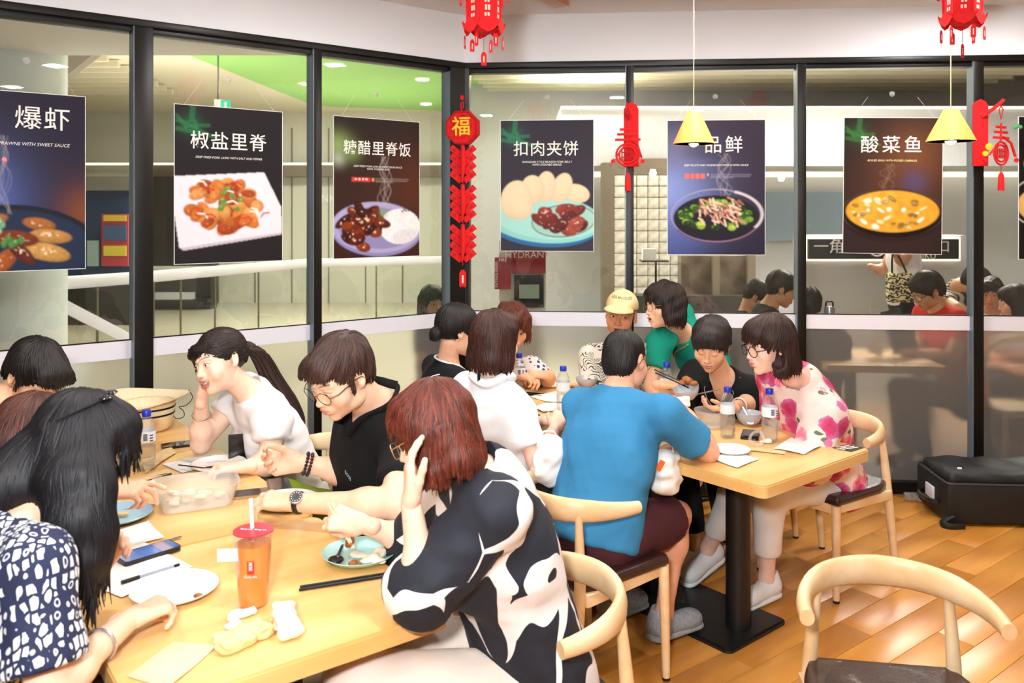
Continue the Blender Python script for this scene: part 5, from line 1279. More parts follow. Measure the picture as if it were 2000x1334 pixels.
lantern('red felt palace lantern hanging at the upper right over a pendant lamp', P(1880, -28, 3.3)+Vector((0, 0, .045)), .62)
def lamp(label, px, pyb, Y, R, h):
    c = P(px, pyb, Y); r = thing('pendant_lamp', label, 'lamp', c, 0, 'yellow cone pendant lamps')
    t = NT('shade_yellow') if 'lampm' not in MC else None
    if t:
        t.base(srgb('#eeaf58')); t.set(Roughness=.6); MC['lampm'] = t.m
    MB().lathe([(R, 0), (R*.3, h), (R*.27, h+.002), (0, h+.002), (0, h-.001), (R*.27, h-.002), (R*.985, .0)], 40).build('shade', MC['lampm'], r)
    m_b = M_('warm_bulb', '#fff0d0', .3, emit=(1, .82, .52), es=40); MB().sphere((0, 0, .012), .026, 20, 14).build('bulb', m_b, r)
    MB().lathe([(.014, .03), (.014, h-.01)], 12).build('lamp_holder', m_plastic_w, r)
    MB().tube([(0, 0, h), (0, 0, ZC-c.z)], .0022, 6).build('cable', M_('pale_cord', '#e5cf96', .6), r)
    MB().lathe([(.04, ZC-c.z-.02), (.045, ZC-c.z)], 20).build('ceiling_rose', m_plastic_w, r)
    l = bpy.data.lights.new('pendant_bulb_light', 'POINT'); l.energy = 6; l.color = (1, .78, .5); l.shadow_soft_size = .026; o = bpy.data.objects.new('pendant_bulb_light', l); COL.objects.link(o); o.location = c+Vector((0, 0, -.03)); return r
lamp('yellow cone pendant lamp in front of the beef poster', 1355, 281, 4.1, .1, .155)
lamp('yellow cone pendant lamp at the right of the fish poster', 1857, 276, 3.65, .1, .136)
# ---- octagon and firecracker string on the corner post
def felt(poly, th, M, c): return MB().prism(poly, -th/2, th/2, M, c)
MR = frame_M('R').to_3x3(); MLm = frame_M('L').to_3x3(); MX = plane_M((0,0,0), (DR-DL).normalized(), Z3).to_3x3()
oc = P(904, 250, 5.22); o8 = [(math.cos(math.pi/8+k*math.pi/4)*.112, math.sin(math.pi/8+k*math.pi/4)*.112) for k in range(8)]
oct_ = thing('fortune_ornament', 'red octagonal fortune ornament with a firecracker string on the corner post', 'ornament', oc, 0); MF = Matrix.Rotation(-.3, 3, 'Z') @ Matrix.Rotation(math.pi/2, 3, 'X')
felt(o8, .05, MF, (0, 0, 0)).build('octagon_box', m_felt, oct_, smooth=0)
o8b = [(x*.8, y*.8) for x, y in o8]; fwv = MF @ Vector((0, 0, 1))
rg = MB(); n = 8
fr_ = MB(); 
for i in range(8):
    a, b = Vector((*o8[i], 0)), Vector((*o8[(i+1) % 8], 0)); fr_.tube([MF @ (a*.94)+fwv*.026, MF @ (b*.94)+fwv*.026], .006, 6)
fr_.build('octagon_rim', m_felt2, oct_)
rr = np.random.RandomState(5); dots = MB()
for k in range(26): a, q = rr.uniform(0, 6.28), rr.uniform(.045, .078); dots.sphere(MF @ Vector((q*math.cos(a), q*math.sin(a), .025)), (.006, .004, .006), 8, 5)
dots.build('openwork', m_felt2, oct_)
text_obj('fortune_character', '福', .125, m_gold, oct_, Matrix.Translation(tuple(fwv*.028)) @ MF.to_4x4(), bold=.0012, extrude=.004)
MB().tube([(0, 0, .09), (-.012, 0, .12), (-.012, 0, .15), (0, 0, .165), (.006, 0, .15), (.0, 0, .12)], .004, 6).build('hanging_loop', m_felt, oct_); MB().box((-.006, .02, .19), (.02, .012, .026), bev=.003).build('wall_hook', m_felt, oct_)
z = -.11; MB().tube([(0, 0, -.09), (0, -.01, -.85)], .003, 6).build('string', m_felt2, oct_)
for grp in range(3):
    z0 = -.135-.245*grp
    sp = MB(); sp.tube([(0, -.012, z0+.03), (.004, -.02, z0-.08), (-.004, -.015, z0-.2)], [.012, .022, .006], 8); sp.build('paper_tuft', m_felt, oct_)
    for k in range(4):
        for s in (-1, 1):
            c = Vector((s*.042, 0, z0-.01-k*.052)); M = Matrix.Rotation(-.3*s*.3, 3, 'Z') @ Matrix.Rotation(s*-.7, 3, 'Y')
            cr = MB().box(c, (.085, .006, .038), M, .002).build('firecracker', m_felt, oct_)
            d = MB().box(c+M @ Vector((s*.012, -.004, 0)), (.022, .001, .02), M); d.box(c+M @ Vector((s*.036, -.004, 0)), (.004, .001, .03), M); d.build('cut_pattern', m_felt2, cr)
felt_tassel((0, -.01, -.93), .042, .11, None, oct_)
# ---- the two wall ornaments on the mullions
def wall_orn(label, px, py, Y, flip=1, spring=False):
    c = P(px, py, Y); r = thing('spring_ornament', label, 'ornament', c, 0, 'red hanging spring ornaments'); R = Matrix.Rotation(math.pi/2, 3, 'X')
    felt([(-.045, -.2), (.045, -.2), (.045, .16), (.03, .185), (0, .2), (-.03, .185), (-.045, .16)], .012, R, (-.02*flip, .03, .0)).build('back_plate', m_felt, r)
    S_ = Matrix.Rotation(.55*flip, 3, 'Z') @ R; off = Vector((.07*flip, -.045, -.05))
    MB().tube(bez([(-.02*flip, .02, .1), (.03*flip, -.01, .13), (.075*flip, -.045, .175), (.085*flip, -.05, .19)], 10), [.016, .015, .013, .012, .011, .011, .01, .01, .009, .009, .012], 8, flat=(.35, 1)).build('hook_arm', m_felt, r)
    MB().tube([off+Vector((0, 0, .2)), off+Vector((-.012, 0, .18)), off+Vector((.0, 0, .12)), off+Vector((.012, 0, .18)), off+Vector((0, 0, .2))], .0035, 6).build('knot_loop', m_felt2, r)
    b = MB()
    for w_, zz in ((.1, .075), (.13, .045), (.155, .012)): b.box(off+Vector((0, 0, zz)), (w_, .008, .015), Matrix.Rotation(.55*flip, 3, 'Z'), .003)
    b.tube([off+Vector((0, 0, .1)), off+Vector((-.0, 0, .0)), off+Vector((-.07, 0, -.09))], .008, 6, flat=(1, .6)); b.tube([off+Vector((0.01, 0, .02)), off+Vector((.06, 0, -.02)), off+Vector((.085, 0, -.1))], .012, 6, flat=(1, .5)); b.build('spring_character', m_felt, r)
    for rr_ in (.07, .052): MB().tube([off+S_ @ Vector((rr_*math.cos(a), rr_*math.sin(a)*.95, 0))+Vector((0, 0, -.08)) for a in np.linspace(0, 6.28, 33)[:-1]], .006, 6, closed=True).build('ring', m_felt, r)
    f = MB()
    for k in range(5): f.tube([off+S_ @ Vector((-.035+.0175*k, -.03, .0))+Vector((0, 0, -.08)), off+S_ @ Vector((-.035+.0175*k, .03, .0))+Vector((0, 0, -.08))], .004, 6)
    for k in range(2): f.tube([off+S_ @ Vector((-.04, -.015+.03*k, .0))+Vector((0, 0, -.08)), off+S_ @ Vector((.04, -.015+.03*k, .0))+Vector((0, 0, -.08))], .004, 6)
    f.build('fortune_lattice', m_felt2, r)
    for s in (-1, 1):
        q = off+Vector((s*.09, 0, -.12)); fl = MB().lathe([(.0, .004), (.014, .003), (.014, -.003), (0, -.004)], 8, q, R); fl.build('flower_bead', m_felt, r)
    if spring:
        MB().lathe([(0, .006), (.02, .004), (.02, -.004), (0, -.006)], 14, (-.0, -.03, -.09), R).build('yellow_flower', m_gold, r); MB().lathe([(0, .006), (.016, .004), (.016, -.004), (0, -.006)], 14, (-.022, -.03, -.13), R).build('yellow_flower', m_gold, r)
        cl = MB(); [cl.sphere(off+Vector((.08+.015*k, -.006, .075+.006*(k % 2))), (.014, .005, .012), 10, 6) for k in range(3)]; cl.build('green_cloud', m_gfelt, r)
    MB().tube([off+Vector((0, 0, -.15)), off+Vector((0, 0, -.19))], .002, 5).build('cord', m_felt2, r)
    ts = MB(); ts.tube([off+Vector((0, 0, -.19)), off+Vector((0, 0, -.21)), off+Vector((0, 0, -.3))], [.006, .016, .019], 12); ts.build('tassel', m_felt, r); return r
wall_orn('red spring ornament with tassel on the mullion between bun and beef posters', 1232, 262, 5.19, -.35)
wall_orn('red spring ornament with yellow flowers on the right mullion', 1926, 258, 5.03, .9, True)
# ================================================================ the concourse beyond the glass
m_ofloor = M_('concourse_floor_tile', '#c4bba4', .25, var=.04, scale=1.5); m_ocream = M_('concourse_cream', '#d3d1c2', .6, var=.03, scale=1); m_ogrey = M_('concourse_grey', '#c4c4c6', .7, var=.03, scale=1); m_oceil = M_('concourse_ceiling', '#d8cfb4', .8, var=.02)
m_dark = M_('dark_shop', '#2b2824', .5, var=.3, scale=2); m_ogreen = M_('green_ceiling', '#8fc168', .7, var=.03, scale=.6); m_cove = M_('cove_light', '#fff1d6', .5, emit=(1, .9, .72), es=1.3); m_brown = M_('bronze_beam', '#6d6252', .5); m_navy = M_('navy_panel', '#24416a', .5, var=.1)
def st(o): return tag(o, kind='structure')
def bx(x0, x1, y0, y1, z0, z1, mat, name, parent=None, bev=0): return MB().box(((x0+x1)/2, (y0+y1)/2, (z0+z1)/2), (x1-x0, y1-y0, z1-z0), bev=bev).build(name, mat, parent)
def pb(x0, x1, y0, y1, Y, d, mat, name, parent=None, bev=0):     # box whose front face fills these pixels at distance Y
    a, b = P(x0, y1, Y), P(x1, y0, Y); return bx(a.x, b.x, Y, Y+d, a.z, b.z, mat, name, parent, bev)
fo = MB(); fo.prism([(-14, 2.2), (C0.x-4.55*.7846-.25, C0.y-4.55*.62-.12), (C0.x-.1, C0.y+.12), (5.2, 4.98), (9, 4.9), (9, 18), (-14, 18)], -.1, 0.0); st(fo.build('floor_concourse', m_ofloor))
st(MB().prism([(-14, 2.2), (C0.x-4.55*.7846-.25, C0.y-4.55*.62-.12), (C0.x-.1, C0.y+.12), (5.2, 4.98), (9, 4.9), (9, 18), (-14, 18)], 3.6, 3.7).build('ceiling_concourse', m_oceil))
st(bx(-14, -.9, 16, 16.2, 0, 3.6, m_ocream, 'wall_far_left')); st(bx(-14.1, -14, 2, 16.2, 0, 3.6, m_ocream, 'wall_far_side')); st(bx(9, 9.1, 4, 18, 0, 3.6, m_ogrey, 'wall_far_right'))
wr = st(bx(-.9, 9, 12.2, 12.4, 0, 3.6, m_ogrey, 'wall_far_right_back'))
st(bx(-.95, -.75, 12.2, 16.2, 0, 3.6, m_ocream, 'wall_return'))
# cream wall panels with joints
for k in range(6): st(pb(425+k*72, 426.5+k*72, 250, 600, 15.97, .03, m_brown, 'trim_joint_%d' % (k+1)))
# green ceiling feature
gp = [P(330, 85, 1).xy]; G = lambda px, py: tuple((PZ(px, py, 3.59)).xy)
st(MB().prism([G(322, 84), G(470, 70), G(640, 72), G(860, 95), G(1120, 110), G(1190, 150), G(1090, 200), G(905, 222), G(850, 212), G(640, 205), G(596, 196)][::-1], 3.56, 3.6).build('ceiling_green_panel', m_ogreen))
# slatted ceiling
sl = thing('ceiling_slats', None, None, kind='structure')
for k in range(26):
    y = 6.2+k*.34; bx(-1.2+k*.05, 6.5, y, y+.07, 3.44, 3.56, m_oceil, 'slat', sl)
sl2 = thing('ceiling_slats_left', None, None, kind='structure')
for k in range(20):
    y = 5.2+k*.4; bx(-9.5, -4.2-.05*k, y, y+.06, 3.5, 3.58, m_oceil, 'slat', sl2)
st(MB().tube([P(78, 176, 10), P(205, 70, 7.5)], .16, 4, flat=(1, .5)).build('trim_beam', m_brown))
# cove-lit bulkheads
st(bx(.6, 9, 10.4, 12.2, 2.28, 3.0, m_ogrey, 'wall_bulkhead')); st(bx(.6, 9, 10.36, 10.42, 2.98, 3.01, m_cove, 'trim_cove_upper')); st(bx(.6, 9, 11.9, 12.18, 2.22, 2.28, m_cove, 'trim_cove_lower'))
st(pb(300, 870, 322, 345, 15.6, .35, m_brown, 'trim_bulkhead_left')); st(pb(160, 860, 318, 322, 15.55, .1, m_cove, 'trim_cove_left'))
for k, (x, y) in enumerate([(825, 155), (832, 203), (1182, 183), (1537, 176)]):
    p = PZ(x, y, 3.555); o = MB().lathe([(.0, 0), (.09, 0), (.09, .02), (.0, .02)], 20, (0, 0, -.01)).build('downlight', M_('downlight_glow', '#fff6e6', .5, emit=(1, .95, .85), es=7)); o.location = p; tag(o, ['round downlight in the green ceiling, left upper one', 'round downlight in the green ceiling, left lower one', 'round glowing disc for a lamp reflection over the bun poster', 'round downlight in the ceiling over the beef poster'][k], 'downlight', 'concourse downlights')  # third disc stands in for a lamp spot reflected in the glass
# column, shops, balustrade
co = st(MB().lathe([(.42, 0), (.42, 3.6)], 40, (-4.05, 6.8, 0)).build('wall_column', M_('pale_column', '#e4eeee', .5)))
ds = thing('shop', 'dark shop front with shelves beyond the balustrade', 'shop', P(350, 640, 14.8)*1); ds.location.z = 0
def kid(o, r): o.parent = r; o.location = -r.location; return o
kid(pb(250, 412, 345, 620, 14.9, .3, m_dark, 'shop_wall'), ds); kid(pb(256, 408, 520, 527, 14.8, .08, m_ocream, 'shelf_rail'), ds); kid(pb(262, 405, 585, 592, 14.7, .2, m_dark, 'counter'), ds); kid(pb(300, 375, 572, 585, 14.7, .15, m_ogrey, 'goods'), ds)
bs = thing('shop', 'blue shop front with yellow sale posters at far left', 'shop', P(160, 640, 12.9)); bs.location.z = 0
kid(pb(60, 262, 350, 640, 13, .3, m_navy, 'shop_wall'), bs); kid(pb(60, 262, 345, 372, 12.9, .2, M_('grey_fascia', '#84827c', .6), 'fascia'), bs)
pp = kid(pb(198, 250, 418, 520, 12.9, .03, M_('sale_poster_red', '#c4455a', .6), 'sale_poster'), bs)
for y0, y1, c in ((420, 432, '#e6c84c'), (480, 500, '#e8d24a'), (440, 470, '#44628e')): kid(pb(202, 246, y0, y1, 12.87, .02, M_('sale_'+c, c, .6), 'sale_panel'), bs)
kid(pb(170, 192, 470, 520, 12.9, .03, M_('notice', '#9fb7bb', .6), 'notice'), bs); kid(pb(60, 262, 560, 640, 12.8, .1, m_dark, 'plinth'), bs)
bal = thing('balustrade', 'glass balustrade with a white handrail crossing the concourse', 'balustrade', (-3.5, 9.5, 0))
kid(MB().tube([P(80, 556, 7.2), P(300, 540, 8.5), P(600, 514, 11), P(870, 508, 12)], .045, 8, flat=(.6, 1.3)).build('handrail', m_strip, None), bal)
kid(MB().tube([P(72, 570, 7.0), P(262, 668, 8.0)], .05, 6, flat=(.4, 1.2)).build('stair_handrail', m_strip, None), bal)
pts = [P(80, 556, 7.2), P(190, 548, 7.8), P(300, 540, 8.5), P(353, 536, 8.9), P(420, 530, 9.4), P(505, 522, 10.1), P(600, 514, 11), P(735, 511, 11.5), P(870, 508, 12)]
for a, b in zip(pts[:-1], pts[1:]):
    kid(MB().add([(a.x, a.y, 0), (b.x, b.y, 0), tuple(b), tuple(a)], [[0, 1, 2, 3]]).build('glass_panel', m_glass, None, smooth=0), bal); kid(MB().tube([(b.x, b.y, 0), tuple(b)], .012, 6).build('post', M_('dark_joint', '#6f6a50', .4), None), bal)
ex = thing('exit_sign', 'small green exit sign hanging over the pork poster', 'sign', P(432, 203, 9)); kid(pb(418, 432, 194, 212, 9, .12, m_plastic_w, 'sign_box'), ex); kid(pb(431, 449, 195, 213, 8.98, .02, M_('exit_green', '#1fb184', .5, emit=(.05, .6, .4), es=.6), 'sign_face'), ex); kid(pb(438, 442, 199, 209, 8.96, .02, m_plastic_w, 'running_figure'), ex); a = P(426, 194, 9.06); kid(MB().tube([a, (a.x, a.y, 3.6)], .008, 6).build('hanger', m_bp, None), ex)
bk = text_obj('bank_lettering', 'BANK O', .2, m_plastic_w, None, plane_M(P(640, 388, 15.985), (1, 0, 0), (0, 0, 1)), extrude=.01); tag(bk, 'white bank lettering on the far cream wall', 'lettering')
# hydrant cabinet
hy = thing('hydrant_cabinet', 'red and white fire hydrant cabinet beside the corner', 'cabinet', P(1015, 600, 7.6)); hy.location.z = 0; m_red = M_('hydrant_red', '#a3202a', .4); Yh = 7.6
a, b = P(975, 0, Yh), P(1066, 470, Yh); kid(bx(a.x, b.x, Yh, Yh+.25, 0, b.z, m_ocream, 'cabinet_body'), hy); kid(pb(1000, 1066, 483, 534, Yh-.03, .03, m_red, 'hydrant_door'), hy)
kid(pb(966, 998, 503, 565, Yh-.05, .04, m_red, 'extinguisher_sign'), hy); kid(pb(1004, 1062, 537, 601, Yh-.04, .04, m_bp, 'panel_frame'), hy); kid(pb(1014, 1053, 556, 583, Yh-.06, .03, M_('lcd_green', '#9db3a0', .3), 'display'), hy)
tx = lambda s, px, py, sz, mt, up=(0, 0, 1), ax=(1, 0, 0): kid(text_obj('lettering', s, sz, mt, None, plane_M(P(px, py, Yh-.07), ax, up), extrude=.002), hy)
tx('HYDRANT', 1030, 498, .085, m_plastic_w); tx('FIRE', 982, 508, .04, m_plastic_w); tx('EXTINGUISHER', 970, 536, .034, m_plastic_w, (-1, 0, 0), (0, 0, 1))
# glass block wall
gb = thing('wall_glass_block', None, None, kind='structure'); Yg = 10.2; s_ = .135; m_gb = M_('pressed_glass', '#c9c3b4', .12, var=.3, scale=14, bump=.9, bscale=26, coat=.6)
x0 = P(1199, 0, Yg).x; z1 = P(0, 342, Yg).z
gm = MB().box((0, 0, 0), (s_*.975, .06, s_*.975), bev=.012).build('glass_block', m_gb, gb); f1 = True
for i in range(11):
    for j in range(13):
        o = gm if f1 else gm.copy()
        if not f1: COL.objects.link(o)
        f1 = False; o.parent = gb; o.location = (x0+(i+.5)*s_, Yg, z1-(j+.5)*s_)
st(bx(x0-.14, x0, Yg-.03, Yg+.2, 0, z1+.15, m_brown, 'trim_block_frame')); st(bx(x0, x0+11*s_, Yg-.03, Yg+.1, z1, z1+.2, m_brown, 'trim_block_head')); st(bx(x0, x0+1.6, Yg+.02, Yg+.2, 0, z1, M_('pale_backing', '#8f897c', .6), 'wall_block_backing'))
kid_ = thing('counter_unit', 'dark kitchen counter under the glass blocks', 'counter', (P(1390, 0, 9.4).x, 9.6, 0)); kid(pb(1330, 1475, 500, 580, 9.6, .2, M_('dark_marble', '#5d5347', .25, var=.6, scale=5, bump=.3), 'back_panel'), kid_); a, b = P(1240, 0, 9.4), P(1480, 578, 9.4); kid(bx(a.x, b.x, 9.4, 9.7, 0, b.z, m_dark, 'counter_front'), kid_); kid(pb(1392, 1406, 500, 580, 9.5, .06, m_brown, 'pillar'), kid_); kid(pb(1460, 1476, 495, 590, 9.5, .06, m_brown, 'pillar'), kid_)
dsp = thing('dispenser_stand', 'small white dispenser on a thin black stand', 'stand', (P(1270, 0, 8.5).x, 8.5, 0)); kid(pb(1256, 1282, 486, 510, 8.5, .1, m_plastic_w, 'dispenser'), dsp); kid(pb(1254, 1306, 509, 512, 8.45, .2, m_bp, 'tray'), dsp); a = P(1281, 512, 8.55); kid(MB().tube([a, (a.x, a.y, 0)], .012, 8).build('pole', m_bp, None), dsp)
# sign board
sg = thing('shop_sign', 'long black shop sign with white characters and glowing edge', 'sign', P(1728, 486, 8.2)); kid(pb(1576, 1876, 463, 510, 8.25, .04, m_cove, 'glow_frame'), sg); kid(pb(1580, 1873, 467, 506, 8.2, .06, M_('sign_black', '#171c28', .4), 'sign_face'), sg)
a, b = P(1570, 0, 8.29), P(1885, 440, 8.29); kid(bx(a.x, b.x, 8.29, 8.6, 0, b.z-.1, m_ogrey, 'counter_wall'), sg)
for s, px, py, sz in (('一角烧', 1634, 483, .15), ('.NIKU', 1806, 500, .085), ('口', 1843, 483, .13)): kid(text_obj('sign_text', s, sz, m_plastic_w, None, plane_M(P(px, py, 8.18), (1, 0, 0), (0, 0, 1)), extrude=.003), sg)
kid(MB().tube([P(1713+14*math.cos(a), 487+13*math.sin(a), 8.17) for a in np.linspace(0, 6.28, 25)[:-1]], .009, 6, closed=True).build('round_logo', m_plastic_w, None), sg)
bp_ = pb(1495, 1660, 375, 470, 12.1, .05, M_('pale_blue_panel', '#9db3cb', .6), 'wall_panel'); tag(bp_, 'pale blue wall panel behind the beef poster', 'panel')
# second dining room just behind the glass
st(bx(.2, 5.1, 5.55, 8.0, -.01, .004, M_('dining_floor_outside', '#6e5238', .4, var=.15, scale=3), 'floor_second_dining'))
tbl = thing('dining_table', 'pale wood table pressed against the frosted glass', 'table', (2.36, 5.66, 0), -.084, GT); MB().prism(rrect(-.36, -.4, .36, .4, .02), .705, .75).build('table_top', m_top, tbl, smooth=30); MB().lathe([(.04, .0), (.04, .705)], 20, (-.12, 0, 0)).build('column', m_iron, tbl); MB().prism(rrect(-.25, -.25, .25, .25, .02), 0, .015).build('base_plate', m_iron, tbl)
fk_ = thing('water_flask', 'dark steel flask with a loop lid behind the glass', 'flask', P(1620, 617, 5.6)); fk_.location.z = .75
MB().lathe([(.036, 0), (.037, .24), (.03, .27), (.03, .3)], 20).build('flask_body', M_('flask_navy', '#22304a', .35), fk_); MB().lathe([(.033, .27), (.034, .31), (.03, .33)], 20).build('flask_lid', M_('flask_steel', '#b8bcc4', .3, .8), fk_); MB().tube(bez([(-.022, 0, .32), (-.02, 0, .36), (.02, 0, .36), (.022, 0, .32)], 10), .006, 6).build('loop', m_bp, fk_)
lp = thing('menu_book', 'open menu standing on the table behind the glass', 'menu', P(1720, 617, 5.7)); lp.location.z = .75; MB().box((-.05, 0, .16), (.14, .004, .3), Matrix.Rotation(.5, 3, 'Z') @ Matrix.Rotation(.25, 3, 'Y')).build('cover', m_plastic_w, lp); MB().box((.09, 0, .16), (.16, .004, .27), Matrix.Rotation(-.4, 3, 'Z') @ Matrix.Rotation(-.3, 3, 'Y')).build('cover', m_bp, lp)
bc = thing('rattan_chair', 'pale woven chair behind the glass at the right edge', 'chair', (3.35, 5.7, 0)); MB().tube(bez([(-.2, 0, .42), (-.22, 0, .75), (-.1, .02, .86), (.1, .02, .86), (.22, 0, .75), (.2, 0, .42)], 20), .02, 8).build('back_hoop', m_straw, bc); MB().box((0, -.05, .42), (.44, .42, .05), bev=.02).build('seat', m_straw, bc)
for x in (-.19, .19):
    for y in (-.22, .12): MB().tube([(x, y, 0), (x, y, .42)], .016, 8).build('leg', m_straw, bc)
# ================================================================ the diners
def q(px, py, Y): return np.array(P(px, py, Y))
def fab(name, color, rough=.85, var=.06, bump=.2, scale=9.): return M_(name, color, rough, var=var, scale=scale, bump=bump, bscale=28, spec=.25)
def m_floral():
    t = NT('pink_floral_cloth'); co = t.coord('Object'); nz = t.n('TexNoise', Vector=co, Scale=14., Detail=3.); wc = t.mix(.06, co, nz.outputs[1])
    v = t.n('TexVoronoi', Vector=wc, Scale=12.5); sep = t.n('SeparateColor'); t.l(v.outputs['Color'], sep.inputs[0])
    n2 = t.n('TexNoise', Vector=co, Scale=60., Detail=3.); base = t.mix(nz.outputs[0], srgb('#f7e6dc'), srgb('#efc9c4'))
    pet = t.ramp(t.math('ADD', v.outputs['Distance'], t.math('MULTIPLY', t.math('SUBTRACT', n2.outputs[0], .5), .3)), [(.15, srgb('#d43560')), (.36, srgb('#ea5c7e')), (.5, srgb('#f08ca2')), (.6, srgb('#f4b4bc'))])
    pur = t.mix(1., pet, srgb('#ddbdf0'), 'MULTIPLY'); pet = t.mix(t.math('GREATER_THAN', sep.outputs[1], .66), pet, pur)
    m = t.math('MULTIPLY', t.math('LESS_THAN', v.outputs['Distance'], .58), t.math('GREATER_THAN', sep.outputs[0], .3)); c = t.mix(m, base, pet)
    v2 = t.n('TexVoronoi', Vector=t.coord('Object', (1, 1, 2.2), (.5, .6, .3)), Scale=17.); s2 = t.n('SeparateColor'); t.l(v2.outputs['Color'], s2.inputs[0])
    lm = t.math('MULTIPLY', t.math('LESS_THAN', v2.outputs['Distance'], .36), t.math('GREATER_THAN', s2.outputs[0], .66)); lm = t.math('MULTIPLY', lm, t.math('SUBTRACT', 1., m))
    t.base(t.mix(lm, c, srgb('#6d6a58'))); t.set(Roughness=.8); t.bump(nz.outputs[0], .3, .01); return t.m
def m_bw():
    t = NT('navy_white_print_cloth'); co = t.coord('Object', (1, 1, .8)); nz = t.n('TexNoise', Vector=co, Scale=5., Detail=1.); wc = t.mix(.16, co, nz.outputs[1])
    v = t.n('TexVoronoi', {'feature': 'DISTANCE_TO_EDGE'}, Vector=wc, Scale=6.3); n2 = t.n('TexNoise', Vector=co, Scale=5.5, Detail=1.)
    th = t.math('MULTIPLY', t.math('MAXIMUM', t.math('SUBTRACT', n2.outputs[0], .4), 0.), .5); m = t.math('LESS_THAN', v.outputs['Distance'], th)
    t.base(t.mix(m, srgb('#171b27'), srgb('#ece6e4'))); t.set(Roughness=.75); n3 = t.n('TexNoise', Vector=co, Scale=16., Detail=3.); t.bump(n3.outputs[0], .35, .012); return t.m
def m_palm(name='palm_print_cloth', ink='#36493a', base='#efe7d8', sc=1.):
    t = NT(name); co = t.coord('Object', (sc,)*3); nz = t.n('TexNoise', Vector=co, Scale=7., Detail=2.); wc = t.mix(.25, co, nz.outputs[1])
    w = t.n('TexWave', {'wave_type': 'RINGS'}, Vector=wc, Scale=22., Distortion=9., Detail=2.); v = t.n('TexVoronoi', Vector=co, Scale=7.)
    m = t.math('MULTIPLY', t.math('GREATER_THAN', w.outputs[0], .74), t.math('LESS_THAN', v.outputs['Distance'], .6))
    t.base(t.mix(m, srgb(base), srgb(ink))); t.set(Roughness=.85); t.bump(nz.outputs[0], .3, .01); return t.m
def m_mono():
    t = NT('navy_monogram_cloth'); co = t.coord('Object', (1, 1, .62), (0.25, .35, 0)); nz = t.n('TexNoise', Vector=co, Scale=30., Detail=1.); wc = t.mix(.02, co, nz.outputs[1])
    v = t.n('TexVoronoi', {'feature': 'F1'}, Vector=wc, Scale=62., Randomness=.4); e = t.n('TexVoronoi', {'feature': 'DISTANCE_TO_EDGE'}, Vector=wc, Scale=62., Randomness=.4)
    s2 = t.n('SeparateColor'); t.l(v.outputs['Color'], s2.inputs[0]); big = t.math('MULTIPLY', t.math('GREATER_THAN', e.outputs['Distance'], .14), t.math('GREATER_THAN', s2.outputs[0], .28))
    ring = t.math('MULTIPLY', t.math('GREATER_THAN', v.outputs['Distance'], .22), t.math('LESS_THAN', v.outputs['Distance'], .36)); m = t.math('MAXIMUM', big, t.math('MULTIPLY', ring, .8))
    t.base(t.mix(m, srgb('#1c2444'), srgb('#e8ecf2'))); t.set(Roughness=.8); return t.m
def m_dots():
    t = NT('blue_berry_print_cloth'); co = t.coord('Object'); v = t.n('TexVoronoi', Vector=co, Scale=42., Randomness=.4); n = t.n('TexNoise', Vector=co, Scale=6.); s2 = t.n('SeparateColor'); t.l(v.outputs['Color'], s2.inputs[0])
    m = t.math('MULTIPLY', t.math('LESS_THAN', v.outputs['Distance'], .4), t.math('GREATER_THAN', n.outputs[0], .45)); c = t.mix(t.math('GREATER_THAN', s2.outputs[0], .82), srgb('#27408f'), srgb('#d8623a')); t.base(t.mix(m, srgb('#f2ece8'), c)); t.set(Roughness=.85); return t.m
def m_stripe():
    t = NT('brown_striped_cloth'); w = t.n('TexWave', {'bands_direction': 'DIAGONAL'}, Vector=t.coord('Object'), Scale=14., Distortion=.3); t.base(t.ramp(w.outputs[0], [(.45, srgb('#4c3b36')), (.55, srgb('#d8cfc6'))])); t.set(Roughness=.9); return t.m
m_lens = glass_mat('lens_glass', (.96, .96, .96), .25); m_gold_w = M_('gold_wire', '#a8865a', .3, .9); m_brown_w = M_('brown_wire', '#4a2a1c', .35, .3)
c_white = fab('white_cotton', '#f4f2f4', bump=.3); c_black = fab('black_knit', '#121214'); c_blue = fab('blue_cotton', '#3a83b2', bump=.35); c_green = fab('green_jersey', '#11917a'); c_cream_t = fab('cream_trouser', '#e6d6c8'); c_white_t = fab('white_trouser', '#ece6e2'); c_maroon = fab('maroon_short', '#4a2329', var=.15); c_olive = fab('olive_trouser', '#6d7d22'); c_dark_t = fab('dark_trouser', '#1b1c22'); c_red = fab('red_cotton', '#d8251c'); c_maroon2 = fab('maroon_cotton', '#541428')
m_shoe_w = M_('white_shoe', '#eef0f2', .5, bump=.1); m_shoe_g = M_('grey_knit_shoe', '#8d9298', .85, var=.2, scale=80, bump=.5)
G_IN = 'diners in the restaurant'; G_OUT = 'people behind the glass'
def ring_on(ob, name, c, axis, R, r, mat, n=26, beads=0, flat=None):
    c = np.array(c); a = nrm(axis); x = nrm(np.cross(a, (0.3, .2, 1))); y = np.cross(a, x); mb = MB()
    pts = [c+R*(math.cos(t)*x+math.sin(t)*y) for t in np.linspace(0, 2*math.pi, (beads or n)+1)[:-1]]
    if beads: [mb.sphere(p_, r, 10, 7) for p_ in pts]
    else: mb.tube([Vector(p_) for p_ in pts], r, 8, closed=True, flat=flat, up=tuple(a))
    return mb.build(name, mat, ob['root'], ob['org'])
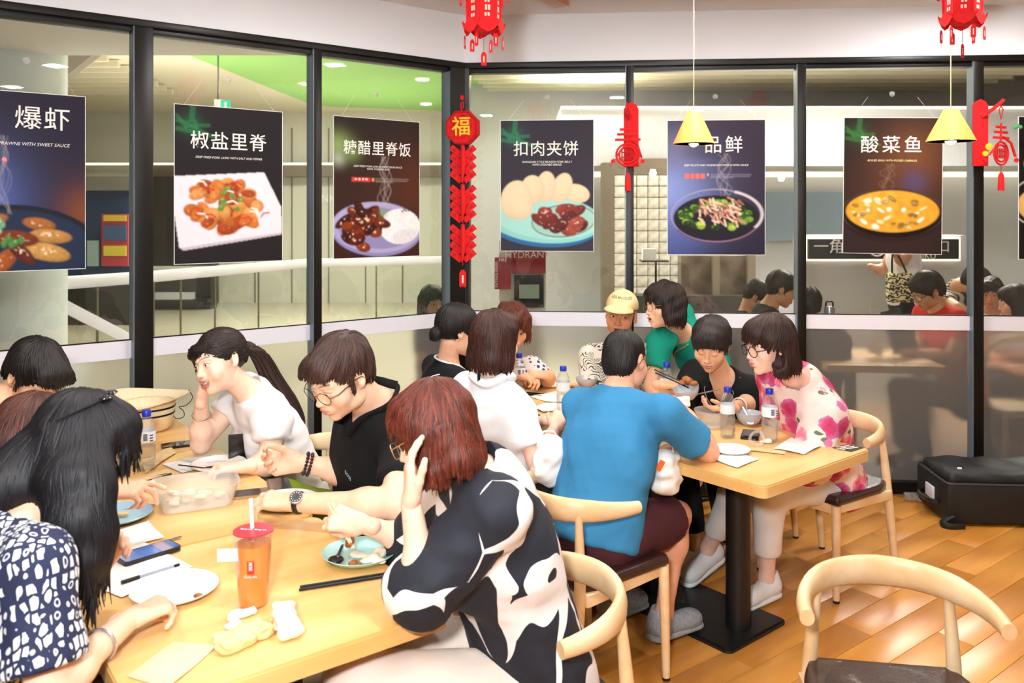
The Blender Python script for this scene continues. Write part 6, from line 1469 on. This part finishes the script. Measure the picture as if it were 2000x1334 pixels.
# --- man in the black polo
W5 = q(578, 982, 2.55); E5 = q(775, 985, 2.46)
o5 = person('man in a black polo shirt and wire glasses looking down at his plate', (-.5, 2.98), (-.5, 2.98, .52), (-.437, 2.76, 1.075), 217, q(668, 735, 2.62), -131, 30, 4,
    {'L': dict(E=E5, W=W5, pose='relax', N=(0, .25, -1), F=(-1, .12, .05)), 'R': dict(E=q(690, 925, 2.86), W=q(590, 904, 2.82), pose='pinch', N=(-.2, -.8, .5), F=(-1, -.1, .0))},
    female=False, skin='#f0c4a6', lips='#d0746c', eyes='narrow', look=(0, -.5), hair='short', hair_col='#3a241d', hopt=dict(fringe=1, thick=.004, wave=.006, crown=(.02, .06, .115)), shirt=dict(mat=c_black, neck='v', vd=.12, sleeve=.62, loose=.02), fat=.06, locks=900, group=G_IN, trousers=dict(mat=c_dark_t), seed=5, hscale=1.03)
glasses(o5, m_brown_w, m_lens, r=.0011)
ring_on(o5, 'bead_bracelet', lerp(q(690, 925, 2.86), q(590, 904, 2.82), .93), q(590, 904, 2.82)-q(690, 925, 2.86), .034, .006, M_('dark_beads', '#2a120e', .3), beads=18); ring_on(o5, 'bead_bracelet', lerp(q(690, 925, 2.86), q(590, 904, 2.82), .85), q(590, 904, 2.82)-q(690, 925, 2.86), .034, .006, MC['dark_beads'], beads=18)
wt = ring_on(o5, 'watch_strap', lerp(E5, W5, .97), W5-E5, .031, .009, m_bp, flat=(.35, 1)); wc = lerp(E5, W5, .97)+vec(-.002, -.024, .024); Rw = Matrix(orient((1, 0, 0), (0, -.7, .7)).tolist())
MB().lathe([(0, -.005), (.02, -.005), (.021, .0), (.02, .005), (.017, .006)], 24, wc, Rw).build('watch_case', M_('steel', '#c8c8cc', .25, .9), wt, o5['org']); MB().lathe([(0, .0065), (.0175, .0065)], 24, wc, Rw).build('watch_dial', m_bp, wt, o5['org'])
mk = MB(); [mk.box(wc+np.array(Rw @ Vector((.0135*math.cos(a), .0135*math.sin(a), .0072))), (.0025, .0025, .0008), Rw) for a in np.linspace(0, 6.28, 13)[:-1]]; mk.build('hour_marks', m_plastic_w, wt, o5['org'])
cl = MB(); nk = np.array((-.437, 2.76, 1.075)); up5, fw5, lf5 = o5['up'], o5['fw'], o5['lf']
for s in (-1, 1): cl.tube(bez([Vector(nk+up5*.05-fw5*.068+lf5*s*.005), Vector(nk+up5*.045+lf5*s*.075), Vector(nk+up5*.0+fw5*.085+lf5*s*.05), Vector(nk-up5*.06+fw5*.12+lf5*s*.035)], 12), .015, 8, flat=(.4, 1))
cl.build('collar', c_black, o5['root'], o5['org'])
tl_ = nk-up5*.17+fw5*.135+lf5*.09; text_obj('chest_logo', 'BOSS', .02, M_('grey_thread', '#8d8f98', .7), o5['root'], plane_M(tuple(np.array(tl_)-np.array(o5['org'])+fw5*.006), tuple(lf5), tuple(up5)))
# --- woman in the black and white blouse
E6 = q(828, 1150, 1.97); W6 = q(803, 985, 1.97)
o6 = person('auburn-haired woman in a black and white print blouse resting her cheek on her hand', (.02, 2.2), (.06, 2.22, .5), q(938, 925, 2.14), 205, q(850, 850, 2.1), 168, 26, -6,
    {'L': dict(S=q(970, 1000, 1.98), E=E6, W=W6, pose='cheek', N=(1, .25, .1), F=(-.04, .15, 1)), 'R': dict(E=q(812, 1060, 2.36), W=q(710, 1024, 2.3), pose='grip', N=(.1, .75, -.5), F=(-1, .1, .2))},
    skin='#f4cdb4', lips='#c8726c', eyes='narrow', hair='bob', hair_col='#5a2517', hopt=dict(thick=.013, len=.105, fringe=1, wave=.004, flare=.0), shirt=dict(mat=m_bw(), sleeve=1.16, loose=.045, inf=.03, hem=.16, name='blouse', folds=[(6, .012, 16), (15, .008, 34), (8, .004, 70)]), legs={'L': dict(K=(-.36, 2.02, .56), A=(-.4, 2.0, .12)), 'R': dict(K=(-.4, 2.2, .56), A=(-.45, 2.2, .12))}, trousers=dict(mat=c_cream_t, loose=.03), big=1.12, locks=1100, group=G_IN, seed=6, back=True)
glasses(o6, M_('pale_gold_wire', '#c9a57a', .3, .8), m_lens, round_=False)
ck = [stick('chopstick', l, Vector(q(640, 982, 2.3)+vec(dx, 0, 0)), Vector(q(688, 1070, 2.3)+vec(dx*.4, 0, 0)), .0034, m_wood2, 'chopstick', group='pale chopsticks in the auburn woman\'s hand') for dx, l in ((0, 'pale wooden chopstick held over the teal plate, left one'), (.012, 'pale wooden chopstick held over the teal plate, right one'))]
food('food_morsel', 'browned morsel gripped by the pale wooden chopsticks', q(683, 1068, 2.31), (.012, .009, .012), 51, m_brownfood, 2, .006)
# --- laughing woman with the ponytail
E4 = q(392, 866, 3.3); W4 = q(394, 775, 3.2)
o4 = person('laughing woman in a white tee shirt with a long ponytail', (-.86, 3.48), (-.84, 3.5, .5), q(494, 768, 3.27), 217, q(432, 708, 3.17), -124, 8, -14,
    {'R': dict(E=E4, W=W4, pose='cheek', N=(1, .2, 0), F=(.12, .1, 1)), 'L': dict(E=q(527, 905, 3.12), W=q(478, 912, 3.05), pose='relax', N=(0, 0, -1), F=(-1, -.2, 0))},
    skin='#f6cfb6', lips='#b5303a', mouth='smile', eyes='open', look=(-.2, 0), hair='tied', hair_col='#20130f', hopt=dict(sweep=-1, thick=.004, caps=[((0, .09, .03), (.01, .135, .02), .016, .024)], wave=.002, tail=((0, .1, .03), (.01, .15, -.05)), hang=0., crown=(.03, -.05, .12)), shirt=dict(mat=c_white, sleeve=.5, loose=.02, folds=[(3, .008, 24), (5, .006, 50)]), trousers=dict(mat=c_olive, loose=.03), legs={'L': dict(K=q(552, 985, 3.1), A=(-1.1, 3.1, .1)), 'R': dict(K=(-1.2, 3.4, .55), A=(-1.25, 3.3, .1))}, group=G_IN, locks=900, seed=4)
def tail(ob, pts, rad, mat_col, name='hair_tail', n=160, seed=1):       # hanging bundle of hair
    r = np.random.RandomState(seed); mb = MB(); pp = bez(pts, 14); hc = lin(mat_col); m = len(pp); rd = np.interp(np.linspace(0, 1, m), np.linspace(0, 1, len(rad)), rad)
    mb.tube(pp, rd*.85, 10, col=hc*.7)
    for k in range(n):
        a = r.uniform(0, 6.28); w = r.uniform(.6, 1.05); ph = r.uniform(-.5, .5); s0 = r.randint(0, 3); e0 = m-r.randint(0, 3); ps = []; rs = []
        for i in range(s0, e0):
            t = i/(m-1); o_ = Vector((math.cos(a+ph*t), math.sin(a+ph*t), 0))*rd[i]*w; ps.append(pp[i]+o_); rs.append(.0032*math.sin(math.pi*min(1, (i-s0+.5)/(e0-s0)))**.5+.0004)
        mb.tube(ps, rs, 4, cap=False, col=hc*r.uniform(.6, 1.5))
    return mb.build(name, m_hair, ob['root'], ob['org'], 60)
tail(o4, [q(478, 680, 3.23), q(505, 692, 3.3), q(532, 740, 3.34), q(560, 780, 3.36), q(582, 818, 3.37), q(590, 850, 3.37)], [.012, .034, .04, .038, .026, .006], '#2c1812', n=170)
ring_on(o4, 'hair_tie', q(479, 681, 3.23), (1, .5, -.4), .017, .006, M_('crimson_beads', '#a01838', .3), beads=9); ring_on(o4, 'bracelet', lerp(E4, W4, .62), W4-E4, .034, .0013, m_gold_w)
# --- boy at the far left
person('boy with black hair bending his head over the table at the far left', (-2.0, 2.75), (-2.05, 2.72, .5), q(-12, 800, 2.86), 37, q(66, 735, 2.9), -24, 40, 0, {'R': dict(E=(-1.8, 2.55, .78), W=(-1.65, 2.75, .8), pose='relax', N=(0, 0, -1))}, female=False, skin='#e9b48e', hair='short', hair_col='#171110', hopt=dict(thick=.006, fringe=1, wave=.004, swoop=1), shirt=dict(mat=c_maroon2), group=G_IN, locks=900, seed=11)
# --- brown-haired woman behind the long black hair
o2 = person('woman with long brown hair half hidden behind the black-haired woman', (-1.5, 2.2), (-1.8, 2.15, .5), (-1.5, 2.27, .95), 37, q(66, 868, 2.3), 20, 26, 0, {'R': dict(S=(-1.42, 2.16, .9), E=(-1.27, 2.12, .82), W=q(210, 962, 2.35), pose='point', N=(.0, .3, -1), F=(1, .1, .06))}, skin='#f3c6a8', hair='bob', hair_col='#4a261c', hopt=dict(thick=.016, len=.2, fringe=1), shirt=dict(mat=fab('brown_top', '#3a2622')), group=G_IN, locks=1000, seed=2, nail='#f2d4cc')
# --- woman with the long black hair
R3 = rotm(math.radians(106), math.radians(24), 0); H3 = q(160, 880, 1.9)
def l3(px, py, Y): return (R3.T @ (q(px, py, Y)-H3))/.965
HC3 = []
for pts_, rad_ in (([(165, 850, 1.86), (160, 930, 1.80), (162, 1010, 1.77), (170, 1090, 1.76), (180, 1150, 1.76)], (.03, .045, .045, .036, .01)), ([(130, 860, 1.86), (125, 940, 1.80), (135, 1030, 1.77), (150, 1110, 1.77)], (.03, .045, .042, .012)), ([(195, 870, 1.84), (196, 950, 1.80), (200, 1040, 1.78), (204, 1110, 1.78)], (.02, .022, .02, .006)), ([(100, 850, 1.9), (60, 900, 1.85), (10, 945, 1.81), (-40, 985, 1.78), (-90, 1025, 1.76)], (.04, .055, .055, .05, .02))):
    for k in range(len(pts_)-1): HC3.append((l3(*pts_[k]), l3(*pts_[k+1]), rad_[k], rad_[k+1]))
E3 = q(92, 1352, 1.6); W3 = q(252, 1210, 1.86)
o3 = person('woman with long black hair and a navy monogram print shirt', (-1.2, 1.6), (-1.26, 1.58, .5), (-1.03, 1.76, 1.02), 37, q(160, 880, 1.9), 16, 24, 0,
    {'R': dict(S=q(66, 1105, 1.65), E=E3, W=W3, pose='pinch', N=(.1, .2, -1), F=(.6, .8, .03)), 'L': dict(E=(-1.2, 1.95, .84), W=q(186, 1118, 2.0), pose='pinch', N=(.75, -.5, .35), F=(.45, .1, .75))},
    skin='#f4c9ac', lips='#c46a60', eyes='narrow', hair='bob', hair_col='#0d0c12', hopt=dict(thick=.012, len=.13, fringe=1, wave=.002, steps=10, face=.056, caps=HC3, k=.035, lw=.0034, hang=.6), shirt=dict(mat=m_mono(), sleeve=.8, loose=.03, inf=.014, h=.007, name='shirt'), group=G_IN, locks=1900, seed=3, nail='#e8d2cc', trousers=dict(mat=MC.get('navy_monogram_cloth') or c_dark_t))
ring_on(o3, 'bracelet', lerp(E3, W3, .62), W3-E3, .033, .0032, M_('silver_chain', '#d9d9e0', .25, .8), n=30)
sgm = MB(); 
for s in (-1, 1): sgm.sphere((s*.03, .0, .138), (.024, .005, .016), 16, 10, Matrix.Rotation(1.1, 3, 'X'))
sgm.tube([(-.01, .0, .142), (.01, .0, .142)], .003, 6); 
for s in (-1, 1): sgm.tube([(s*.054, .004, .134), (s*.085, .04, .1), (s*.088, .07, .07)], .0025, 6)
hpart(o3, 'sunglasses', sgm, M_('dark_lens', '#15131c', .1, coat=.5))
# --- woman in the black top with the bun
o7 = person('woman in a black top with white trim and hair in a low bun', (-.4, 4.05), (-.42, 4.02, .5), q(874, 712, 4.02), 25, q(893, 648, 4.0), 24, 14, 0, {'R': dict(E=q(935, 800, 3.95), W=q(990, 790, 4.1), pose='relax', N=(0, 0, -1))}, skin='#eab493', hair='tied', hair_col='#15100e', hopt=dict(thick=.012, balls=[((0, .105, -.03), (.035, .03, .035))], wave=.002), shirt=dict(mat=c_black, neck='scoop', sleeve=.7), group=G_IN, seed=7, back=True)
nk7 = q(874, 712, 4.02); tr7 = MB(); tr7.tube([Vector(nk7+o7['up']*(.022-.045*max(0, math.cos(a)))+o7['fw']*(.02+.085*math.cos(a))+o7['lf']*.088*math.sin(a)) for a in np.linspace(0, 6.28, 33)[:-1]], .0055, 6, closed=True); tr7.build('neck_trim', c_white, o7['root'], o7['org'])
MB().tube(bez([Vector(nk7+o7['up']*-.01-o7['lf']*.1), Vector(nk7-o7['up']*.06-o7['fw']*.12-o7['lf']*.09), Vector(nk7-o7['up']*.22-o7['fw']*.13-o7['lf']*.03), Vector(nk7-o7['up']*.4-o7['fw']*.13+o7['lf']*.05)], 12), .004, 6, flat=(1.6, .5)).build('bag_strap', M_('white_strap', '#e9dfd6', .5), o7['root'], o7['org'])
# --- woman in the white tee
o8 = person('woman in a white tee shirt with a brown bob seen from behind', (-.05, 3.46), (-.05, 3.46, .5), q(962, 745, 3.44), 45, q(968, 668, 3.45), 40, 10, 0,
    {'R': dict(S=q(1010, 805, 3.34), E=q(1048, 900, 3.28), W=q(1085, 835, 3.5), pose='relax', N=(-.3, .3, -.8), F=(.25, .6, .3)), 'L': dict(E=q(1000, 850, 3.85), W=q(1058, 822, 3.72), pose='relax', N=(.2, -.2, -1), F=(1, .1, .1))}, skin='#f3c3ad', hair='bob', hair_col='#3a1c14', hopt=dict(thick=.01, len=.105, tuck=0, wave=.003), shirt=dict(mat=c_white, sleeve=.72, loose=.022, inf=.018, h=.009, folds=[(4, .008, 22), (9, .006, 46)]), group=G_IN, locks=1000, seed=8, big=1.05, back=True)
ring_on(o8, 'bead_bracelet', lerp(q(1000, 850, 3.85), q(1058, 822, 3.72), .9), vec(1, -.4, .2), .032, .006, M_('agate_beads', '#5a2c20', .3, var=.6, scale=60), beads=16)
sc8 = MB(); nk8 = q(962, 745, 3.44); sc8.tube([Vector(nk8+o8['up']*(.02+.012*math.sin(3*a))+o8['fw']*.078*math.cos(a)+o8['lf']*.082*math.sin(a)) for a in np.linspace(0, 6.28, 33)[:-1]], .02, 8, closed=True); sc8.build('scarf', M_('white_scarf', '#f2f0f0', .8, bump=.4), o8['root'], o8['org'])
for a in (2.2, 3.3, 4.6): MB().box(nk8+o8['up']*.035+o8['fw']*.088*math.cos(a)+o8['lf']*.092*math.sin(a), (.012, .012, .03), bev=.003).build('scarf_print', c_black, o8['root'], o8['org'])
# --- curly-haired woman behind
person('curly-haired woman in a blue berry print top eating from a bowl', (.0, 4.78), (.0, 4.8, .48), q(986, 720, 4.62), -75, q(1000, 640, 4.42), -78, 22, 0, {'R': dict(E=q(985, 770, 4.6), W=q(1012, 733, 4.4), pose='pinch', N=(.2, .1, -1), F=(1, -.5, -.1)), 'L': dict(E=q(1072, 745, 4.65), W=q(1066, 732, 4.42), pose='pinch', N=(-.2, .1, -1), F=(-1, -.5, .1))}, skin='#e6ad88', hair='perm', hair_col='#5a2a18', hopt=dict(thick=.016, len=.07, wave=.008), shirt=dict(mat=m_dots(), sleeve=.9), group=G_IN, seed=9, lowh=True)
# --- man with the cap
o10 = person('older man in a cream baseball cap and palm print shirt', (.63, 4.92), (.63, 4.95, .45), q(1216, 684, 4.76), -92, q(1213, 617, 4.6), -106, 4, 6, {'R': dict(E=q(1160, 790, 4.66), W=q(1200, 800, 4.35), pose='relax', N=(0, 0, -1), F=(1, -.2, 0)), 'L': dict(E=q(1285, 785, 4.6), W=q(1245, 800, 4.35), pose='relax', N=(0, 0, -1), F=(-1, -.2, 0))}, female=False, skin='#c98a66', lips='#8a4a40', mouth='talk', eyes='narrow', look=(.4, 0), hair=None, shirt=dict(mat=m_palm(), neck='v', vd=.06, sleeve=.75, loose=.03, inf=.02, h=.009), group=G_IN, seed=10, brow='#3a2c26', hscale=1.03)
f = Field(); f.u(ell((0, .012, .05), (.086, .103, .09))).sub(half((0, 0, .042), (0, -.12, -1)), .004); V, Q = f.mesh(.005); m_capc = M_('cream_cap', '#ecd09a', .8, bump=.15, bscale=300)
cpo = fastmesh('baseball_cap', o10['tw'](V), Q, m_capc, o10['root'], org=o10['org'])
f = Field(); f.u(ell((0, -.105, .046), (.078, .085, .03))).sub(ell((0, -.1, .03), (.09, .1, .033)), .003).sub(half((0, -.02, 0), (0, 1, 0)), .004); V, Q = f.mesh(.004); fastmesh('cap_brim', o10['tw'](V), Q, m_capc, cpo, org=o10['org'])
for s, z, sz in (('LOS ANGELES', .108, .017), ('- - - - - -', .094, .012)):
    me = text_mesh(s, sz, extrude=.0006); a = np.array([v.co[:] for v in me.vertices]); x = a[:, 0]; zz = z+a[:, 1]; y = .012-.103*np.sqrt(np.clip(1-(x/.086)**2-((zz-.05)/.09)**2, 0, 1))-.0015-a[:, 2]
    loc = o10['tw'](np.stack([x, y, zz], 1))-np.array(o10['org']); me.vertices.foreach_set('co', loc.astype(np.float32).ravel()); me.materials.clear(); me.materials.append(m_bp); link('cap_lettering', me, cpo)
nk10 = q(1216, 684, 4.76); MB().tube(bez([Vector(nk10-o10['lf']*.085+o10['up']*.035-o10['fw']*.02), Vector(nk10-o10['lf']*.08+o10['fw']*.075-o10['up']*.0), Vector(nk10-o10['lf']*.05+o10['fw']*.145-o10['up']*.14), Vector(nk10+o10['fw']*.16-o10['up']*.3)], 12), .014, 6, flat=(1, .3)).build('bag_strap', c_black, o10['root'], o10['org'])
# --- woman in green
o11 = person('woman in a green wrap dress leaning over to talk', (1.15, 4.98), (1.16, 4.98, .8), q(1338, 652, 4.62), 195, q(1298, 600, 4.46), -163, 4, -8, {'L': dict(S=q(1292, 668, 4.5), E=q(1272, 755, 4.42), W=q(1300, 800, 4.25), pose='relax', N=(0, 0, -1)), 'R': dict(E=q(1240, 720, 4.85), W=q(1240, 780, 4.7), pose='relax', N=(0, 0, -1))}, skin='#efbf9f', lips='#b85a58', mouth='talk', eyes='open', look=(-.3, 0), hair='perm', hair_col='#231511', hopt=dict(thick=.018, len=.085, wave=.009, face=.056, flare=.006), shirt=dict(mat=c_green, neck='v', vd=.2, sleeve=.6, inf=.014, hem=.1, name='dress'), legs={'L': dict(K=(1.1, 4.95, .45), A=(1.1, 5.0, .1), shoe=m_bp, dir=(-1, -.3, 0)), 'R': dict(K=(1.2, 5.05, .45), A=(1.2, 5.08, .1), shoe=m_bp, dir=(-1, -.3, 0))}, trousers=dict(mat=c_green, to=1.2, loose=.03, name='skirt'), group=G_IN, seed=12)
glasses(o11, m_gold_w, m_lens); nk11 = q(1338, 652, 4.62); gt = M_('gold_trim', '#c9a244', .5)
def on_surf(ob, pts, rad, mat, name, off=.002, flat=(1, .6)):           # a cord laid on the clothes
    X = np.array([tuple(p_) for p_ in pts]); f = ob['sf']; e = .004
    for it in range(6):
        g = np.stack([f(X+e*np.eye(3)[k])-f(X-e*np.eye(3)[k]) for k in range(3)], 1); g /= np.linalg.norm(g, axis=1)[:, None]+1e-9; X = X-g*np.clip(f(X)-off, -.03, .03)[:, None]
    return MB().tube([Vector(x) for x in X], rad, 6, flat=flat).build(name, mat, ob['root'], ob['org'])
up, fw, lf = o11['up'], o11['fw'], o11['lf']
on_surf(o11, bez([Vector(nk11+lf*.075+up*.02), Vector(nk11+lf*.05+fw*.09-up*.06), Vector(nk11+fw*.14-up*.21), Vector(nk11-lf*.06+fw*.14-up*.33)], 16), .0055, gt, 'wrap_trim'); on_surf(o11, bez([Vector(nk11-lf*.075+up*.02), Vector(nk11-lf*.05+fw*.09-up*.06), Vector(nk11+fw*.14-up*.21)], 16), .0055, gt, 'wrap_trim')
on_surf(o11, [Vector(nk11-up*.36+fw*.16*math.cos(a)+lf*.17*math.sin(a)) for a in np.linspace(-1.6, 1.8, 16)], .006, gt, 'waist_tie')
# --- man in blue
E12 = q(1382, 882, 3.24); W12 = q(1345, 812, 3.46)
o12 = person('man in a blue tee shirt and maroon shorts seen from behind', (.3, 3.14), (.3, 3.14, .52), q(1204, 778, 3.28), 42, q(1221, 708, 3.36), 52, 18, 6,
    {'R': dict(S=q(1300, 812, 3.14), E=E12, W=W12, pose='fist', N=(-.6, .3, -.3), F=(-.3, .6, .35)), 'L': dict(E=(.32, 3.62, .82), W=(.62, 3.68, .82), pose='relax', N=(0, 0, -1))}, female=False, skin='#e3a98c', hair='bald_back', hair_col='#171311', hopt=dict(thick=-.002, wave=.001), shirt=dict(mat=c_blue, sleeve=.72, loose=.024, inf=.018, h=.009, hem=.05, folds=[(21, .007, 18), (22, .006, 40), (23, .003, 80)]), legs={'R': dict(K=(.66, 3.36, .5), A=(.60, 3.33, .125), shoe=m_shoe_g, dir=(.85, .5, 0), sole=m_shoe_g), 'L': dict(K=(.47, 3.66, .5), A=(.42, 3.5, .12), shoe=m_shoe_g, dir=(.8, .6, 0), sole=m_shoe_g)}, trousers=dict(mat=c_maroon, to=.88, loose=.035, name='shorts'), group=G_IN, seed=14, big=1.1, locks=700, sw=.18, back=True)
glasses(o12, m_bp, m_lens)
crumple('tissue', 'white tissue in the fist of the man in blue', Vector(q(1334, 795, 3.56)), .6, (.03, .018, .022), 33, m_paper, 'tissue')
# --- woman in the V-neck
E13 = (1.15, 4.02, .80); W13 = q(1425, 798, 3.82)
o13 = person('short-haired woman in a black V-neck top eating from a bowl', (1.16, 4.4), (1.17, 4.42, .5), q(1414, 738, 4.07), -122, q(1389, 674, 3.95), -116, 28, 4,
    {'L': dict(E=E13, W=W13, pose='relax', N=(-.1, .1, 1), F=(-1, -.1, .05)), 'R': dict(E=q(1325, 800, 4.05), W=q(1293, 752, 3.92), pose='pinch', N=(.5, -.2, -.7), F=(.7, -.5, .1))}, skin='#e8b691', lips='#a9665c', eyes='closed', hair='short', hair_col='#251c19', hopt=dict(thick=.014, fringe=1, wave=.006), shirt=dict(mat=c_black, neck='v', vd=.17, sleeve=1.3, loose=.025, inf=.018), trousers=dict(mat=c_dark_t), legs={'L': dict(K=(1.0, 4.1, .5), A=(1.05, 4.1, .1)), 'R': dict(K=(.85, 4.2, .5), A=(.9, 4.2, .1))}, group=G_IN, seed=13, locks=900, fat=.05, brow='#4a3a34')
up, fw, lf = o13['up'], o13['fw'], o13['lf']; nk13 = q(1414, 738, 4.07)
for s in (-1, 1): on_surf(o13, bez([Vector(nk13+lf*s*.078+up*.02), Vector(nk13+lf*s*.055+fw*.085-up*.06), Vector(nk13+fw*.14-up*.19)], 14), .0025, M_('grey_piping2', '#b9bccb', .6), 'neck_piping')
hb = disc_thing('bowl', 'grey bowl held up by the woman in the black V-neck', 'bowl', P(1345, 778, 3.80), bowl_prof(.058, .055), m_grey, group=GW); hb.rotation_euler = (.15, -.28, 0)
stick('chopstick', 'dark chopstick in the hand of the V-neck woman, upper one', q(1278, 722, 3.9), q(1345, 752, 3.8), .0036, m_bp, 'chopstick', group=GC); stick('chopstick', 'dark chopstick in the hand of the V-neck woman, lower one', q(1280, 728, 3.9), q(1345, 757, 3.8), .0036, m_bp, 'chopstick', group=GC)
food('food_morsel', 'torn pancake morsel lifted by dark chopsticks', q(1346, 752, 3.8), (.024, .014, .018), 55, m_brownfood, 2, .012)
stick('soup_spoon', 'thin dark spoon handle at the bowl of the V-neck woman', q(1362, 770, 3.78), q(1407, 760, 3.74), .003, M_('dull_steel', '#7d7470', .35, .6), 'spoon'); ring_on(o13, 'watch', lerp(np.array(E13), W13, .6), W13-np.array(E13), .036, .008, m_plastic_w, flat=(.4, 1))
# --- woman in the pink blouse
o14 = person('woman in a pink floral blouse and round black glasses', (1.44, 3.94), (1.46, 3.96, .5), q(1560, 745, 3.68), 208, q(1503, 676, 3.5), -164, 12, 0,
    {'L': dict(S=q(1612, 812, 3.56), E=q(1585, 905, 3.5), W=q(1500, 905, 3.62), pose='relax', N=(0, 0, -1)), 'R': dict(E=q(1520, 830, 3.95), W=q(1475, 850, 3.8), pose='relax', N=(0, 0, -1))}, skin='#f5c8b6', lips='#b9605c', eyes='open', look=(-.2, -.3), hair='bob', hair_col='#2c1611', hopt=dict(thick=.012, len=.11, fringe=1, flare=.012, wave=.004, tuck=1), shirt=dict(mat=m_floral(), neck='crew', sleeve=1.5, loose=.04, inf=.035, h=.009, hem=.2, name='blouse', folds=[(31, .012, 15), (32, .007, 36), (33, .004, 70)]), legs={'L': dict(K=(1.1, 3.62, .5), A=(1.115, 3.70, .105), shoe=m_shoe_w, dir=(-.75, -.6, 0), sole=m_shoe_w), 'R': dict(K=(.98, 3.72, .46), A=(.905, 3.90, .155), shoe=m_shoe_w, dir=(-.7, -.55, -.25), sole=m_shoe_w, up=(-.2, -.2, 1))}, trousers=dict(mat=c_white_t, to=1.72, loose=.012), group=G_IN, seed=31, locks=1100, big=1.12)
glasses(o14, m_bp, m_lens, r=.0019, rx=.026, rz=.023)
# ================================================================ people behind the glass
def seated(label, H, to, skin, hair, col, hopt, shirt, pitch=15, female=True, arms=None, drop=.15, **k):
    H = np.array(H); d = adir(to); N = H-vec(0, 0, drop)-d*.09; hip = vec(H[0]-d[0]*.2, H[1]-d[1]*.2, .5)
    return person(label, (hip[0], hip[1]), hip, N, to, H, to, pitch, 0, arms or {'L': dict(E=N-vec(0, 0, .28)+d*.1+np.cross((0, 0, 1), d)*.2, W=N-vec(0, 0, .26)+d*.32), 'R': dict(E=N-vec(0, 0, .28)+d*.1-np.cross((0, 0, 1), d)*.2, W=N-vec(0, 0, .26)+d*.32)}, female=female, skin=skin, hair=hair, hair_col=col, hopt=hopt, shirt=dict(mat=shirt, h=.015), lowh=True, group=G_OUT, **k)
seated('boy in a black shirt in profile behind the glass', q(1525, 566, 5.95), -8, '#c99068', 'short', '#15110f', dict(thick=.008, wave=.004), c_black, 22, False, drop=.13, seed=41, eyes='narrow')
seated('dark-haired person bending low behind the boy in black', q(1478, 580, 6.7), -20, '#c99068', 'short', '#1a1411', dict(thick=.01), c_black, 40, False, seed=42)
o17 = seated('man in a red shirt and black glasses reading behind the glass', q(1812, 570, 5.75), 190, '#d79a70', 'short', '#1d1512', dict(thick=.016, wave=.005), c_red, 26, False, drop=.12, seed=43, eyes='narrow'); glasses(o17, m_bp, m_lens, round_=False, r=.0016)
seated('child\'s dark head just above the white strip behind the glass', q(1578, 598, 5.75), 75, '#cf9a74', 'short', '#17120f', dict(thick=.01), c_black, 10, False, seed=44)
person('person in a brown striped top bending over the child', (3.9, 6.6), (3.9, 6.9, .78), q(1872, 556, 6.6), -120, q(1905, 552, 6.5), -60, 35, 0, {'R': dict(E=q(1870, 600, 6.4), W=q(1900, 640, 6.3)), 'L': dict(E=q(1930, 620, 6.5), W=q(1930, 650, 6.4))}, skin='#d7a27c', hair='short', hair_col='#2a1f1a', hopt=dict(thick=.01), shirt=dict(mat=m_stripe(), h=.015), lowh=True, group=G_OUT, seed=45, legs={'L': dict(K=(3.85, 6.9, .42), A=(3.85, 7.0, .1), shoe=m_bp, dir=(-.5, -.8, 0)), 'R': dict(K=(4.0, 6.95, .42), A=(4.0, 7.05, .1), shoe=m_bp, dir=(-.5, -.8, 0))}, trousers=dict(mat=c_dark_t))
seated('small curly-haired child beside the striped top', q(1936, 572, 6.25), -125, '#dca27c', 'perm', '#1c1512', dict(thick=.012, len=.05, wave=.008), c_white, 18, True, seed=46, hscale=.9)
o20 = seated('woman with long black hair and white lace top at the right edge', q(1982, 592, 6.0), 160, '#e2b090', 'bob', '#0f0d0d', dict(thick=.012, len=.2), m_palm('lace_cloth', '#d8c8b8', '#efe8e0', 2.), 14, True, seed=47)
seated('woman with grey-brown wavy hair peering past the corner post', q(846, 592, 6.1), -62, '#dca484', 'bob', '#5b4a40', dict(thick=.012, len=.16, wave=.007), fab('grey_top', '#7d746c'), 8, True, seed=48)
o21 = person('standing person in a white top and black trousers holding a patterned bag', (3.3, 7.1), (3.3, 7.1, .98), (3.3, 7.08, 1.5), 180, (3.3, 7.02, 1.74), 200, 10, 0, {'L': dict(E=q(1762, 512, 6.95), W=q(1745, 492, 6.8), pose='fist', N=(0, .3, 1), F=(-1, 0, .3)), 'R': dict(E=(3.2, 7.3, 1.2), W=(3.05, 7.2, 1.25))}, skin='#dca484', hair='bob', hair_col='#1a1411', hopt=dict(thick=.01), shirt=dict(mat=c_white, h=.015, sleeve=.5), lowh=True, group=G_OUT, seed=49, legs={'L': dict(K=(3.26, 7.05, .52), A=(3.26, 7.1, .1), shoe=m_bp, dir=(-1, 0, 0)), 'R': dict(K=(3.34, 7.2, .52), A=(3.36, 7.22, .1), shoe=m_bp, dir=(-1, 0, 0))}, trousers=dict(mat=c_dark_t))
zb = thing('patterned_tote_bag', 'black and yellow zigzag tote bag hanging from an arm', 'bag', P(1757, 562, 6.8)); t = NT('zigzag_print'); w = t.n('TexWave', {'bands_direction': 'Z'}, Vector=t.coord('Object'), Scale=9., Distortion=6., Detail=0., Detail_Scale=4.); t.base(t.ramp(w.outputs[0], [(.45, srgb('#14120f')), (.52, srgb('#f0e6b0'))])); t.set(Roughness=.7)
f = Field(); f.u(rbox((0, 0, 0), (.1, .05, .12), .025)); f.warp(wobble(3, .006, 20)); V, Q = f.mesh(.012); fastmesh('bag_body', V, Q, t.m, zb); MB().tube(bez([(-.06, 0, .11), (-.06, 0, .22), (-.045, 0, .3), (.0, 0, .24), (.06, 0, .11)], 14), .008, 6).build('bag_handle', m_bp, zb)
